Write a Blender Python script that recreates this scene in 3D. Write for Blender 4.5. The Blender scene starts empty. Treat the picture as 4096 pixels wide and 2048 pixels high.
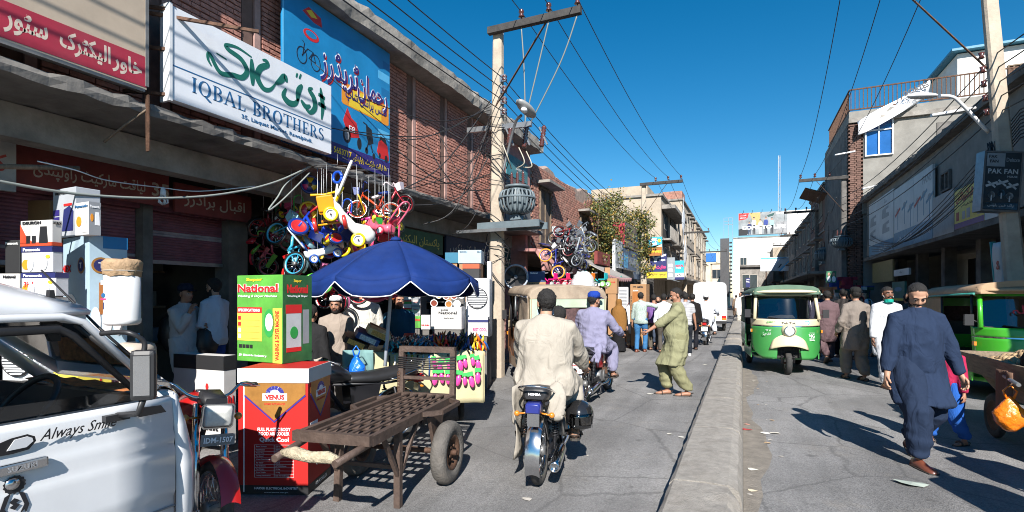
import bpy, bmesh, math, random
import numpy as np
from mathutils import Vector, Matrix, Euler
random.seed(7); RNG = np.random.default_rng(7)
SC = bpy.context.scene; COL = SC.collection
PI = math.pi
# ---------------------------------------------------------------- camera, sky, sun, exposure
CAM_H = 1.6; YAW = math.radians(24.0); FPX = 2072.0; CX, HY = 2048.0, 1185.0
cam = bpy.data.objects.new('camera', bpy.data.cameras.new('camera')); COL.objects.link(cam)
cam.location = (0, 0, CAM_H); cam.rotation_euler = (PI/2, 0, YAW)
cam.data.sensor_width = 36; cam.data.lens = FPX/4096*36; cam.data.shift_y = (HY-1024)/4096
cam.data.clip_start = 0.05; cam.data.clip_end = 3000
SC.camera = cam
world = bpy.data.worlds.new('World'); SC.world = world; world.use_nodes = True
wn = world.node_tree; bgn = wn.nodes['Background']
sky = wn.nodes.new('ShaderNodeTexSky'); sky.sky_type = 'NISHITA'; sky.sun_disc = False
SUN_EL = math.radians(36); SUN_DIR = (-0.36, 0.933)
sky.sun_elevation = SUN_EL; sky.sun_rotation = math.atan2(-SUN_DIR[0], -SUN_DIR[1])
sky.air_density = 1.0; sky.dust_density = 0.0; sky.ozone_density = 2.6; sky.altitude = 500
hs = wn.nodes.new('ShaderNodeHueSaturation'); hs.inputs['Saturation'].default_value = 1.42; hs.inputs['Hue'].default_value = .492; wn.links.new(sky.outputs[0], hs.inputs['Color']); wn.links.new(hs.outputs[0], bgn.inputs['Color']); bgn.inputs['Strength'].default_value = 0.068
sl = bpy.data.lights.new('sun', 'SUN'); sl.energy = 4.9; sl.angle = math.radians(0.5); sl.color = (1, .955, .89)
sun = bpy.data.objects.new('sun', sl); COL.objects.link(sun)
_d = Vector((SUN_DIR[0], SUN_DIR[1], 0)).normalized()*math.cos(SUN_EL) + Vector((0, 0, -math.sin(SUN_EL)))
sun.rotation_euler = _d.to_track_quat('-Z', 'Y').to_euler()
SC.view_settings.view_transform = 'Standard'; SC.view_settings.look = 'None'
SC.view_settings.exposure = 0.95; SC.view_settings.gamma = 1; SC.view_settings.use_curve_mapping = False
SC.cycles.max_bounces = 6; SC.cycles.diffuse_bounces = 3; SC.cycles.transparent_max_bounces = 8
SC.cycles.filter_width = 1.0; SC.cycles.use_denoising = True; SC.cycles.caustics_reflective = False; SC.cycles.caustics_refractive = False
# ---------------------------------------------------------------- photo pixel (4096 wide) -> direction -> point on what it touches
_F = (-math.sin(YAW), math.cos(YAW)); _R = (math.cos(YAW), math.sin(YAW))
def ray(u, v):
    x = (u-CX)/FPX; return Vector((_F[0]+_R[0]*x, _F[1]+_R[1]*x, (HY-v)/FPX))
def atT(u, v, t): return Vector((0, 0, CAM_H)) + ray(u, v)*t
def onX(u, v, X): d = ray(u, v); return atT(u, v, X/d.x)
def onY(u, v, Y): d = ray(u, v); return atT(u, v, Y/d.y)
def onZ(u, v, z=0.0): d = ray(u, v); return atT(u, v, (z-CAM_H)/d.z)
# ---------------------------------------------------------------- materials
MATS = {}
def mat(name, col, rough=.65, metal=0.0, var=.18, scale=6.0, bump=0.0, bscale=None, coat=0.0, dirt=0.0, dirtcol=(.16,.13,.1), stretch=None, trans=0.0, spec=.5, emit=0.0, alpha=1.0):
    if name in MATS: return MATS[name]
    m = bpy.data.materials.new(name); m.use_nodes = True; MATS[name] = m
    nt = m.node_tree; b = nt.nodes['Principled BSDF']; N = nt.nodes; L = nt.links
    b.inputs['Roughness'].default_value = rough; b.inputs['Metallic'].default_value = metal
    b.inputs['Coat Weight'].default_value = coat; b.inputs['Coat Roughness'].default_value = .08
    b.inputs['Specular IOR Level'].default_value = spec
    b.inputs['Transmission Weight'].default_value = trans; b.inputs['Alpha'].default_value = alpha
    c4 = (*col, 1); b.inputs['Base Color'].default_value = c4
    if emit: b.inputs['Emission Color'].default_value = c4; b.inputs['Emission Strength'].default_value = emit
    if var or bump or dirt:
        tc = N.new('ShaderNodeTexCoord'); src = tc.outputs['Object']
        if stretch:
            mp = N.new('ShaderNodeMapping'); mp.inputs['Scale'].default_value = stretch; L.new(src, mp.inputs[0]); src = mp.outputs[0]
    if var or dirt:
        n1 = N.new('ShaderNodeTexNoise'); n1.inputs['Scale'].default_value = scale; n1.inputs['Detail'].default_value = 6; n1.inputs['Roughness'].default_value = .65
        L.new(src, n1.inputs['Vector'])
        r1 = N.new('ShaderNodeValToRGB'); r1.color_ramp.elements[0].position = .3; r1.color_ramp.elements[1].position = .72
        r1.color_ramp.elements[0].color = (*[max(0, c*(1-var)) for c in col], 1); r1.color_ramp.elements[1].color = (*[min(1, c*(1+var*.7)) for c in col], 1)
        L.new(n1.outputs['Fac'], r1.inputs[0]); out = r1.outputs[0]
        if dirt:
            n2 = N.new('ShaderNodeTexNoise'); n2.inputs['Scale'].default_value = scale*.35; n2.inputs['Detail'].default_value = 8; n2.inputs['Roughness'].default_value = .7
            L.new(src, n2.inputs['Vector'])
            r2 = N.new('ShaderNodeValToRGB'); r2.color_ramp.elements[0].position = .48; r2.color_ramp.elements[1].position = .7
            r2.color_ramp.elements[0].color = (0,0,0,1); r2.color_ramp.elements[1].color = (dirt,)*3+(1,)
            L.new(n2.outputs['Fac'], r2.inputs[0])
            mx = N.new('ShaderNodeMixRGB'); mx.inputs[2].default_value = (*dirtcol, 1)
            L.new(r2.outputs[0], mx.inputs[0]); L.new(out, mx.inputs[1]); out = mx.outputs[0]
        L.new(out, b.inputs['Base Color'])
    if bump:
        n3 = N.new('ShaderNodeTexNoise'); n3.inputs['Scale'].default_value = bscale or scale*4; n3.inputs['Detail'].default_value = 5
        L.new(src, n3.inputs['Vector'])
        bp = N.new('ShaderNodeBump'); bp.inputs['Strength'].default_value = min(1, bump); bp.inputs['Distance'].default_value = .02
        L.new(n3.outputs['Fac'], bp.inputs['Height']); L.new(bp.outputs[0], b.inputs['Normal'])
    return m
def C(h):                         # '#rrggbb' as seen -> linear base colour
    v = [int(h[i:i+2], 16)/255 for i in (1, 3, 5)]
    return tuple(((x+.055)/1.055)**2.4 if x > .04 else x/12.92 for x in v)
def glassy(name, col, alpha=.3, rough=.04):
    if name in MATS: return MATS[name]
    m = bpy.data.materials.new(name); m.use_nodes = True; MATS[name] = m; nt = m.node_tree; N = nt.nodes
    tr = N.new('ShaderNodeBsdfTransparent'); tr.inputs[0].default_value = (*col, 1)
    gl = N.new('ShaderNodeBsdfGlossy'); gl.inputs['Roughness'].default_value = rough
    fr = N.new('ShaderNodeFresnel'); fr.inputs[0].default_value = 1.5
    ad = N.new('ShaderNodeMath'); ad.operation = 'ADD'; ad.inputs[1].default_value = alpha*.15; nt.links.new(fr.outputs[0], ad.inputs[0])
    mx = N.new('ShaderNodeMixShader'); nt.links.new(ad.outputs[0], mx.inputs[0]); nt.links.new(tr.outputs[0], mx.inputs[1]); nt.links.new(gl.outputs[0], mx.inputs[2])
    nt.links.new(mx.outputs[0], N['Material Output'].inputs[0]); return m
# ---------------------------------------------------------------- objects
def tag(o, label=None, cat=None, group=None, kind=None):
    if label: o['label'] = label
    if cat: o['category'] = cat
    if group: o['group'] = group
    if kind: o['kind'] = kind
    return o
def thing(name, label, cat, loc=(0,0,0), rz=0.0, group=None, rot=None, scale=None):
    o = bpy.data.objects.new(name, None); COL.objects.link(o); o.empty_display_size = .1
    o.location = loc; o.rotation_euler = rot if rot else (0, 0, rz)
    if scale: o.scale = (scale,)*3 if isinstance(scale, (int, float)) else scale
    return tag(o, label, cat, group)
def link(name, me, m=None, parent=None, mx=None):
    if m is not None and len(me.materials) == 0: me.materials.append(m)
    o = bpy.data.objects.new(name, me); COL.objects.link(o)
    if parent: o.parent = parent
    if mx is not None: o.matrix_local = mx
    return o
def copy_tree(o, parent=None):
    c = o.copy(); COL.objects.link(c)
    if parent: c.parent = parent
    for ch in list(o.children): copy_tree(ch, c)
    return c
def recolor(root, old, new):
    """give a copy of a thing another paint: swap material old for new on its parts"""
    for ch in root.children_recursive:
        for s in ch.material_slots:
            if s.material == old: s.link = 'OBJECT'; s.material = new
class MB:
    def __init__(s): s.v = []; s.f = []; s.sm = []
    def add(s, vs, fs, smooth=False):
        k = len(s.v); s.v.extend([tuple(p) for p in vs]); s.f.extend([tuple(i+k for i in f) for f in fs]); s.sm.extend([smooth]*len(fs)); return s
    def box(s, c, d, R=None):
        hx, hy, hz = d[0]/2, d[1]/2, d[2]/2
        vs = [Vector((x, y, z)) for x in (-hx, hx) for y in (-hy, hy) for z in (-hz, hz)]
        if R is not None: vs = [R @ p for p in vs]
        c = Vector(c); return s.add([p+c for p in vs], [(0,1,3,2),(4,6,7,5),(0,4,5,1),(2,3,7,6),(0,2,6,4),(1,5,7,3)])
    def bx(s, a, b):
        return s.box([(a[i]+b[i])/2 for i in range(3)], [abs(b[i]-a[i]) for i in range(3)])
    def bar(s, a, b, w, h=None, up=(0,0,1)):
        a, b = Vector(a), Vector(b); h = h or w; d = (b-a); L = d.length
        if L < 1e-6: return s
        d.normalize(); up = Vector(up)
        if abs(d.dot(up)) > .98: up = Vector((0,1,0)) if abs(d.y) < .9 else Vector((1,0,0))
        x = d.cross(up).normalized(); z = x.cross(d)
        R = Matrix((x, d, z)).transposed()
        return s.box((a+b)/2, (w, L, h), R)
    def tube(s, pts, r, n=8, caps=True, smooth=True, flat=None):
        P = [Vector(p) for p in pts]; k = len(P)
        rr = [r]*k if isinstance(r, (int, float)) else list(r)
        prev = None; vs = []
        for i in range(k):
            t = (P[min(i+1, k-1)]-P[max(i-1, 0)])
            t = t.normalized() if t.length > 1e-9 else Vector((0,0,1))
            if prev is None:
                a = Vector((0,0,1)) if abs(t.z) < .9 else Vector((1,0,0)); x = t.cross(a).normalized()
            else:
                x = (prev-t*prev.dot(t)); x = x.normalized() if x.length > 1e-6 else t.orthogonal().normalized()
            prev = x; y = t.cross(x)
            ra, rb = rr[i] if isinstance(rr[i], (tuple, list)) else (rr[i], rr[i])
            for j in range(n):
                a = 2*PI*j/n; vs.append(P[i]+x*math.cos(a)*ra+y*math.sin(a)*rb)
        fs = [(i*n+j, i*n+(j+1) % n, (i+1)*n+(j+1) % n, (i+1)*n+j) for i in range(k-1) for j in range(n)]
        s.add(vs, fs, smooth)
        if caps:
            o = len(s.v)-k*n
            s.f.append(tuple(o+j for j in range(n))[::-1]); s.f.append(tuple(o+(k-1)*n+j for j in range(n))); s.sm += [False, False]
        return s
    def loft(s, secs, smooth=True, caps=True):
        n = len(secs[0]); vs = [p for q in secs for p in q]; k = len(secs)
        fs = [(i*n+j, i*n+(j+1) % n, (i+1)*n+(j+1) % n, (i+1)*n+j) for i in range(k-1) for j in range(n)]
        s.add(vs, fs, smooth)
        if caps:
            o = len(s.v)-k*n
            s.f.append(tuple(o+j for j in range(n))[::-1]); s.f.append(tuple(o+(k-1)*n+j for j in range(n))); s.sm += [False, False]
        return s
    def lathe(s, prof, n=16, M=None, smooth=True, a0=0, a1=2*PI):
        vs = []; full = abs(a1-a0-2*PI) < 1e-6; m = n if full else n+1
        for r, z in prof:
            for j in range(m):
                a = a0+(a1-a0)*j/n; vs.append(Vector((r*math.cos(a), r*math.sin(a), z)))
        if M is not None: vs = [M @ p for p in vs]
        fs = []
        for i in range(len(prof)-1):
            for j in range(n):
                k = (j+1) % m if full else j+1
                fs.append((i*m+j, i*m+k, (i+1)*m+k, (i+1)*m+j))
        return s.add(vs, fs, smooth)
    def prism(s, poly, d, M=None, smooth=False):
        n = len(poly); vs = [Vector((p[0], p[1], 0)) for p in poly]+[Vector((p[0], p[1], d)) for p in poly]
        if M is not None: vs = [M @ p for p in vs]
        fs = [tuple(range(n))[::-1], tuple(range(n, 2*n))]+[(i, (i+1) % n, n+(i+1) % n, n+i) for i in range(n)]
        return s.add(vs, fs, smooth)
    def poly(s, pts, smooth=False): return s.add(pts, [tuple(range(len(pts)))], smooth)
    def grid(s, nx, ny, fn, smooth=True):
        vs = [fn(i/nx, j/ny) for j in range(ny+1) for i in range(nx+1)]
        return s.add(vs, [(j*(nx+1)+i, j*(nx+1)+i+1, (j+1)*(nx+1)+i+1, (j+1)*(nx+1)+i) for j in range(ny) for i in range(nx)], smooth)
    def ball(s, c, r, n=12, m=8, R=None):
        r = (r,)*3 if isinstance(r, (int, float)) else r; c = Vector(c)
        vs = []
        for i in range(m+1):
            th = PI*i/m
            for j in range(n):
                a = 2*PI*j/n; p = Vector((r[0]*math.sin(th)*math.cos(a), r[1]*math.sin(th)*math.sin(a), r[2]*math.cos(th)))
                vs.append((R @ p if R is not None else p)+c)
        return s.add(vs, [(i*n+j, (i+1)*n+j, (i+1)*n+(j+1) % n, i*n+(j+1) % n) for i in range(m) for j in range(n)], True)
    def mesh(s, name):
        me = bpy.data.meshes.new(name); me.from_pydata(s.v, [], s.f); me.polygons.foreach_set('use_smooth', s.sm); me.update(); return me
    def build(s, name, m=None, parent=None, bevel=0.0, solid=0.0, mx=None, kind=None, merge=False):
        me = s.mesh(name)
        if merge or bevel:
            bm = bmesh.new(); bm.from_mesh(me)
            if merge: bmesh.ops.remove_doubles(bm, verts=bm.verts, dist=1e-4)
            if bevel:
                bmesh.ops.remove_doubles(bm, verts=bm.verts, dist=1e-5)
                es = [e for e in bm.edges if len(e.link_faces) == 2 and e.calc_face_angle(0) > .5]
                bmesh.ops.bevel(bm, geom=es, offset=bevel, segments=2, affect='EDGES', profile=.6)
            bm.to_mesh(me); bm.free()
        o = link(name, me, m, parent, mx)
        if solid:
            md = o.modifiers.new('thickness', 'SOLIDIFY'); md.thickness = solid; md.offset = 0
        if kind: o['kind'] = kind
        return o
def frame(o, right, up):
    """matrix of a plane at point o with x along right, y along up, z out of it"""
    r = Vector(right).normalized(); u = Vector(up); u = (u-r*u.dot(r)).normalized(); n = r.cross(u)
    return Matrix(((r.x, u.x, n.x, o[0]), (r.y, u.y, n.y, o[1]), (r.z, u.z, n.z, o[2]), (0, 0, 0, 1)))
# ---------------------------------------------------------------- lettering (Latin and joined Arabic script)
_AR = {'ا':(0xFE8D,2),'آ':(0xFE81,2),'ب':(0xFE8F,4),'پ':(0xFB56,4),'ت':(0xFE95,4),'ٹ':(0xFB66,4),'ث':(0xFE99,4),'ج':(0xFE9D,4),'چ':(0xFB7A,4),'ح':(0xFEA1,4),'خ':(0xFEA5,4),
 'د':(0xFEA9,2),'ڈ':(0xFB88,2),'ر':(0xFEAD,2),'ڑ':(0xFB8C,2),'ز':(0xFEAF,2),'س':(0xFEB1,4),'ش':(0xFEB5,4),'ص':(0xFEB9,4),'ض':(0xFEBD,4),'ط':(0xFEC1,4),'ع':(0xFEC9,4),'غ':(0xFECD,4),
 'ف':(0xFED1,4),'ق':(0xFED5,4),'ک':(0xFB8E,4),'گ':(0xFB92,4),'ل':(0xFEDD,4),'م':(0xFEE1,4),'ن':(0xFEE5,4),'و':(0xFEED,2),'ہ':(0xFBA6,4),'ی':(0xFBFC,4),'ے':(0xFBAE,2),'ئ':(0xFE89,4)}
def shape(s):
    out = []; n = len(s)
    if not any(c in _AR for c in s): return s
    for i, c in enumerate(s):
        if c not in _AR: out.append(c); continue
        b, k = _AR[c]
        pj = i > 0 and s[i-1] in _AR and _AR[s[i-1]][1] == 4
        nj = i < n-1 and s[i+1] in _AR and k == 4
        out.append(chr(b+(3 if pj and nj else 2 if nj else 1 if pj else 0)) if k == 4 else chr(b+(1 if pj else 0)))
    r = ''.join(reversed(out)); import re
    return re.sub(r'[0-9A-Za-z\-]+', lambda m: m.group(0)[::-1], r)
_TX = {}
def text_mesh(s, bold=0.0, shear=0.0):
    k = (s, bold, shear)
    if k in _TX: return _TX[k]
    c = bpy.data.curves.new('lettering', 'FONT'); c.body = shape(s); c.size = 1; c.offset = bold; c.shear = shear; c.resolution_u = 2; c.extrude = .004
    c.space_character = 1.02
    o = bpy.data.objects.new('tmp', c); me = bpy.data.meshes.new_from_object(o); bpy.data.objects.remove(o); bpy.data.curves.remove(c)
    a = np.empty(len(me.vertices)*3); me.vertices.foreach_get('co', a); a = a.reshape(-1, 3)
    if len(a):
        lo, hi = a[:, :2].min(0), a[:, :2].max(0)
        a[:, 0] = (a[:, 0]-lo[0])/max(1e-6, hi[0]-lo[0])-.5; a[:, 1] = (a[:, 1]-lo[1])/max(1e-6, hi[1]-lo[1])-.5
        me.vertices.foreach_set('co', a.ravel()); me.update(); asp = (hi[0]-lo[0])/max(1e-6, hi[1]-lo[1])
    else: asp = 1
    _TX[k] = (me, asp); return _TX[k]
def write(parent, s, M, cx, cy, h, m, w=None, bold=.012, shear=0.0, name='lettering', rot=0.0):
    """letters with centre (cx,cy) on plane M, h high and w wide (ink box), 2 mm proud"""
    me, asp = text_mesh(s, bold, shear); w = w or asp*h
    me2 = me.copy(); me2.materials.clear()
    X = M @ Matrix.Translation((cx, cy, .0025)) @ Matrix.Rotation(rot, 4, 'Z') @ Matrix.Diagonal((w, h, .3, 1))
    me2.materials.append(m); return link(name, me2, None, parent, X)
def plate(parent, name, M, x0, y0, x1, y1, m, d=.002, z=0.0):
    """thin printed panel on plane M"""
    b = MB(); b.prism([(x0,y0),(x1,y0),(x1,y1),(x0,y1)], d, M @ Matrix.Translation((0,0,z))); return b.build(name, m, parent)
def patch(parent, name, M, pts, m, d=.002, z=0.0):
    b = MB(); b.prism(pts, d, M @ Matrix.Translation((0,0,z))); return b.build(name, m, parent)
def disc(cx, cy, rx, ry=None, n=20, a0=0, a1=2*PI):
    ry = ry or rx; return [(cx+rx*math.cos(a0+(a1-a0)*i/n), cy+ry*math.sin(a0+(a1-a0)*i/n)) for i in range(n if a1-a0 > 6.28 else n+1)]
def sinnoise(P, seed, freq, k=7):
    """smooth vector noise from summed sines, P n x 3 -> n"""
    r = np.random.default_rng(seed); out = np.zeros(len(P))
    for _ in range(k):
        d = r.normal(size=3)*np.asarray(freq); out += np.sin(P @ d+r.uniform(0, 6.28))
    return out/k**.5
# ================================================================ ground, road, kerb
def asphalt(name, base, seed):
    m = bpy.data.materials.new(name); m.use_nodes = True; nt = m.node_tree; N = nt.nodes; L = nt.links; b = N['Principled BSDF']
    tc = N.new('ShaderNodeTexCoord'); mp = N.new('ShaderNodeMapping'); mp.inputs['Location'].default_value = (seed*3.1, seed, 0); L.new(tc.outputs['Object'], mp.inputs[0])
    def noise(sc, det=6, ro=.6, stretch=None):
        n = N.new('ShaderNodeTexNoise'); n.inputs['Scale'].default_value = sc; n.inputs['Detail'].default_value = det; n.inputs['Roughness'].default_value = ro
        if stretch:
            q = N.new('ShaderNodeMapping'); q.inputs['Scale'].default_value = stretch; L.new(mp.outputs[0], q.inputs[0]); L.new(q.outputs[0], n.inputs['Vector'])
        else: L.new(mp.outputs[0], n.inputs['Vector'])
        return n
    def ramp(src, p0, c0, p1, c1):
        r = N.new('ShaderNodeValToRGB'); r.color_ramp.elements[0].position = p0; r.color_ramp.elements[0].color = (*c0, 1); r.color_ramp.elements[1].position = p1; r.color_ramp.elements[1].color = (*c1, 1)
        L.new(src, r.inputs[0]); return r
    def mix(f, a, c, mode='MIX'):
        x = N.new('ShaderNodeMixRGB'); x.blend_type = mode
        if isinstance(f, float): x.inputs[0].default_value = f
        else: L.new(f, x.inputs[0])
        for i, q in ((1, a), (2, c)):
            if isinstance(q, tuple): x.inputs[i].default_value = (*q, 1)
            else: L.new(q, x.inputs[i])
        return x.outputs[0]
    big = ramp(noise(.55, 5).outputs[0], .35, tuple(c*.74 for c in base), .7, tuple(c*1.25 for c in base))
    streak = ramp(noise(1.2, 4, .5, (2.2, .14, 1)).outputs[0], .42, (.86,)*3, .62, (1.1,)*3)
    c = mix(1.0, big.outputs[0], streak.outputs[0], 'MULTIPLY')
    v = N.new('ShaderNodeTexVoronoi'); v.inputs['Scale'].default_value = 95; L.new(mp.outputs[0], v.inputs['Vector'])
    agg = ramp(v.outputs['Color'], .2, (.62,)*3, .8, (1.35,)*3); c = mix(.55, c, agg.outputs[0], 'MULTIPLY')
    c = mix(1.0, c, (1.15,)*3, 'MULTIPLY')
    spots = ramp(noise(5.5, 3, .5).outputs[0], .64, (0,)*3, .74, (.6,)*3); c = mix(spots.outputs[0], c, tuple(x*.45 for x in base))
    dust = ramp(noise(1.7, 9, .75).outputs[0], .55, (0,)*3, .8, (.45,)*3); c = mix(dust.outputs[0], c, (.30, .265, .22))
    vc = N.new('ShaderNodeTexVoronoi'); vc.feature = 'DISTANCE_TO_EDGE'; vc.inputs['Scale'].default_value = .55; dm = N.new('ShaderNodeMixRGB'); dm.inputs[0].default_value = .12; L.new(mp.outputs[0], dm.inputs[1]); L.new(noise(2.5, 6, .7).outputs['Color'], dm.inputs[2]); L.new(dm.outputs[0], vc.inputs['Vector'])
    cr = ramp(vc.outputs['Distance'], .002, (.5,)*3, .008, (0,)*3); c = mix(cr.outputs[0], c, tuple(x*.4 for x in base))
    pt = ramp(noise(.23, 2, .4).outputs[0], .56, (0,)*3, .575, (.32,)*3); c = mix(pt.outputs[0], c, tuple(x*.62 for x in base))
    L.new(c, b.inputs['Base Color']); b.inputs['Roughness'].default_value = .86; b.inputs['Specular IOR Level'].default_value = .3
    bp = N.new('ShaderNodeBump'); bp.inputs['Strength'].default_value = .55; bp.inputs['Distance'].default_value = .008; L.new(v.outputs['Distance'], bp.inputs['Height']); L.new(bp.outputs[0], b.inputs['Normal'])
    return m
m_road = asphalt('asphalt', (.178, .174, .172), 1)
m_dirt = mat('packed dirt', (.17, .145, .115), .95, var=.35, scale=3, bump=.5, bscale=60)
m_kerb = mat('kerb concrete', (.29, .268, .24), .9, var=.22, scale=14, bump=.6, bscale=90, dirt=.5, dirtcol=(.14,.12,.1))
m_conc = mat('weathered concrete', (.27, .25, .225), .9, var=.4, scale=2.5, bump=.5, bscale=14, dirt=.7, dirtcol=(.08,.07,.06))
m_conc_d = mat('dark concrete', (.15, .14, .13), .92, var=.45, scale=2, bump=.5, bscale=10, dirt=.7, dirtcol=(.05,.045,.04))  # darker concrete with random dirt; also colours the shaded street front
m_plas = mat('grey plaster', (.225, .215, .195), .9, var=.25, scale=2, bump=.25, bscale=9, dirt=.45, dirtcol=(.2,.19,.17))
m_tan = mat('tan plaster', (.42, .35, .27), .9, var=.25, scale=2, bump=.25, bscale=8, dirt=.6, dirtcol=(.2,.165,.13))
m_pink = mat('pink plaster', (.42, .205, .19), .9, var=.3, scale=3, bump=.25, bscale=12, dirt=.65, dirtcol=(.2,.115,.1))
m_white = mat('whitewash', (.72, .71, .68), .85, var=.12, scale=1.5, dirt=.3, dirtcol=(.5,.47,.42))
m_cream = mat('cream plaster', (.66, .56, .40), .85, var=.12, scale=1.5, dirt=.3, dirtcol=(.45,.36,.25))
m_brick = mat('red brick', (.43, .20, .155), .85, var=.45, scale=9, bump=.3, bscale=40)
m_brick2 = mat('pale red brick', (.36, .17, .125), .88, var=.5, scale=7, bump=.4, bscale=30, dirt=.35, dirtcol=(.3,.25,.2))
m_mortar = mat('brick mortar', (.17, .10, .08), .95, var=.3, scale=8)
m_mortar2 = mat('pale mortar', (.31, .23, .19), .95, var=.35, scale=5, bump=.5, bscale=20)
m_dark = mat('dark shop interior', (.03, .028, .026), .9, var=.3)  # near-black: the shade inside shops and openings is put into the colour
m_rust = mat('rusty steel', (.12, .065, .042), .75, metal=.5, var=.5, scale=14, bump=.3)
m_steel = mat('grey steel', (.32, .33, .34), .42, metal=.8, var=.2, scale=10)
m_black = mat('black rubber', (.018, .018, .018), .7, var=.3, scale=20)
m_wire = mat('black cable', (.02, .02, .022), .6, var=0)
m_gwire = mat('grey cable', (.2, .22, .21), .6, var=0)
m_wood = mat('old timber', (.17, .125, .085), .85, var=.4, scale=8, bump=.4, bscale=30, stretch=(1, 6, 1))
m_alu = mat('painted metal white', (.68, .69, .70), .45, var=.06)
m_paper = mat('white board', (.74, .76, .80), .55, var=.07, scale=3, dirt=.18, dirtcol=(.5,.5,.48))

b = MB(); b.poly([(-800,-800,-.03),(800,-800,-.03),(800,800,-.03),(-800,800,-.03)])
tag(b.build('ground', m_dirt), kind='structure')
b = MB(); b.grid(2, 40, lambda a, c: (-5.15+a*9.85, -40+c*190, 0), False)
tag(b.build('road', m_road), kind='structure')
for nm, xa, xb in (('footpath', -12, -5.15), ('footpath', 4.7, 12)):
    b = MB(); b.bx((xa, -40, -.02), (xb, 110, .09)); tag(b.build(nm, m_conc_d), kind='structure')
# kerb divider, cast in lengths, a broken gap at about 18 m
kerb = tag(MB().box((-.29, 8, .015), (.5, 24, .03)).build('kerb', m_kerb), kind='structure')
def kerb_piece(y0, y1, h, seed, w=(.535, .0)):
    rr = random.Random(seed); n = max(2, int((y1-y0)/.16)); secs = []
    for i in range(n+1):
        y = y0+(y1-y0)*i/n; j = lambda s: rr.uniform(-s, s)
        chip = rr.uniform(.02, .06) if rr.random() < .12 else 0
        secs.append([(-w[0]+j(.006), y, .0), (-w[0]+.012+j(.006), y, h-.05+j(.004)), (-w[0]+.05, y, h-.012+j(.004)), (-.27, y, h+.004+j(.005)), (-.10, y, h+j(.005)-chip*.3), (-.035-chip+j(.008), y, h-.035+j(.006)), (-.008-chip*.6, y, h*.45), (0+w[1], y, 0)])
    b = MB(); b.loft(secs, smooth=False); return b.build('kerb_stone', m_kerb, kerb)
ys = -1.2; k = 0
while ys < 18: kerb_piece(ys, min(ys+1.765, 18.4), .19, k); ys += 1.8; k += 1
kerb_piece(19.0, 20.3, .2, 50); kerb_piece(20.7, 21.0, .16, 51); ys = 21.3
while ys < 60: kerb_piece(ys, ys+2.9, .2, k); ys += 3; k += 1
# dirt strip and litter along the kerb
b = MB(); rr = random.Random(3); secs = []
pts = [(0.0+.005, y, .004) for y in np.arange(-1, 40, .4)]; pts2 = [(.16+.08*math.sin(y*1.3)+rr.uniform(-.05,.05), y, .004) for y in np.arange(-1, 40, .4)]
for i in range(len(pts)-1): b.poly([pts[i], pts2[i], pts2[i+1], pts[i+1]])
tag(b.build('gutter_dust', mat('gutter dust', (.21,.185,.155), .95, var=.3, scale=7, bump=.7, bscale=70)), kind='structure')
def litter(x, y, s, col, seed, label):
    rr = random.Random(seed); b = MB(); n = 7
    pts = [(x+s*rr.uniform(.6,1)*math.cos(2*PI*i/n), y+s*.7*rr.uniform(.5,1)*math.sin(2*PI*i/n), .006+rr.uniform(0, s*.12)) for i in range(n)]
    c = (x, y, .008+s*.1); b.add(pts+[c], [(i, (i+1) % n, n) for i in range(n)])
    tag(b.build('litter', mat('litter '+col, C(col), .8, var=.1)), label, 'litter', 'scraps of litter on the road')
for u, v, s, c, l in ((2985,1720,.075,'#a03a38','crumpled red wrapper lying in the dust beside the kerb'),(3060,1735,.08,'#d6d2c8','white paper scrap near the red wrapper by the kerb'),(2990,1700,.05,'#c89080','small pinkish paper scrap in the kerb gutter'),(3650,1940,.16,'#9aa39a','flat grey-green torn sheet on the road before the navy-clad man'),(3010,1880,.06,'#c9c4b8','pale paper bit on the road beyond the kerb'),(3100,1735,.07,'#cfc8ba','torn white paper strip on the sunlit lane'),(3700,1828,.05,'#6878a8','small blue wrapper on the road behind the navy-clad man'),(2600,1577,.07,'#b9b6ae','pale plastic scrap on the road beside the green-clad man'),(2725,1750,.05,'#c9c7c0','small white scrap beside the kerb edge on the riding lane'),(2110,1998,.06,'#a8a29a','pale stain-like scrap on the road behind the honda motorcycle'),(2820,1460,.07,'#c8c4b8','paper scrap on the road beyond the kerb corner'),(3010,1965,.05,'#c7b9a0','tan paper crumb in the gutter dust')):
    p = onZ(u, v); litter(p.x, p.y, s, c, int(u), l)
rr = random.Random(41)
for k in range(46): litter(rr.uniform(.03,.42) if k < 34 else rr.uniform(-4,4), rr.uniform(1.6,11), rr.uniform(.012,.04), rr.choice(('#c9c4b8','#a8a29a','#b89a78','#8a8a88')), 200+k, 'tiny scrap of paper '+('in the gutter dust along the kerb' if k < 34 else 'blown onto the open road'))
# ================================================================ left brick shop building
LB = thing('brick_shop_building', 'long red brick shop building with concrete cornice above a row of shops', 'building', (-5.6, 4, 0))
o0 = Vector((-5.6, 4, 0))
def lb(b, name, m, parent=LB, **k):
    b.v = [tuple(Vector(p)-(o0 if parent is not None else Vector())) for p in b.v]; return b.build(name, m, parent, **k)
Y0, Y1, ZS, ZC = -5.0, 13.9, 3.42, 5.68
b = MB(); b.bx((-5.9, Y0, ZS), (-5.63, Y1, ZC)); lb(b, 'wall', m_mortar)
def jag_slab(x0, x1, y0, y1, z0, z1, step, amp, seed):
    rr = random.Random(seed); n = int((y1-y0)/step); secs = []
    for i in range(n+1):
        y = y0+(y1-y0)*i/n; a = rr.uniform(0, amp)*(1 if rr.random() > .15 else 2.2)
        secs.append([(x0, y, z0), (x1-a*.6, y, z0+rr.uniform(0, amp*.5)), (x1-a*.2, y, (z0+z1)/2), (x1-a, y, z1-rr.uniform(0, amp*.6)), (x0, y, z1)])
    b = MB(); b.loft(secs, smooth=False); return b
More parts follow.
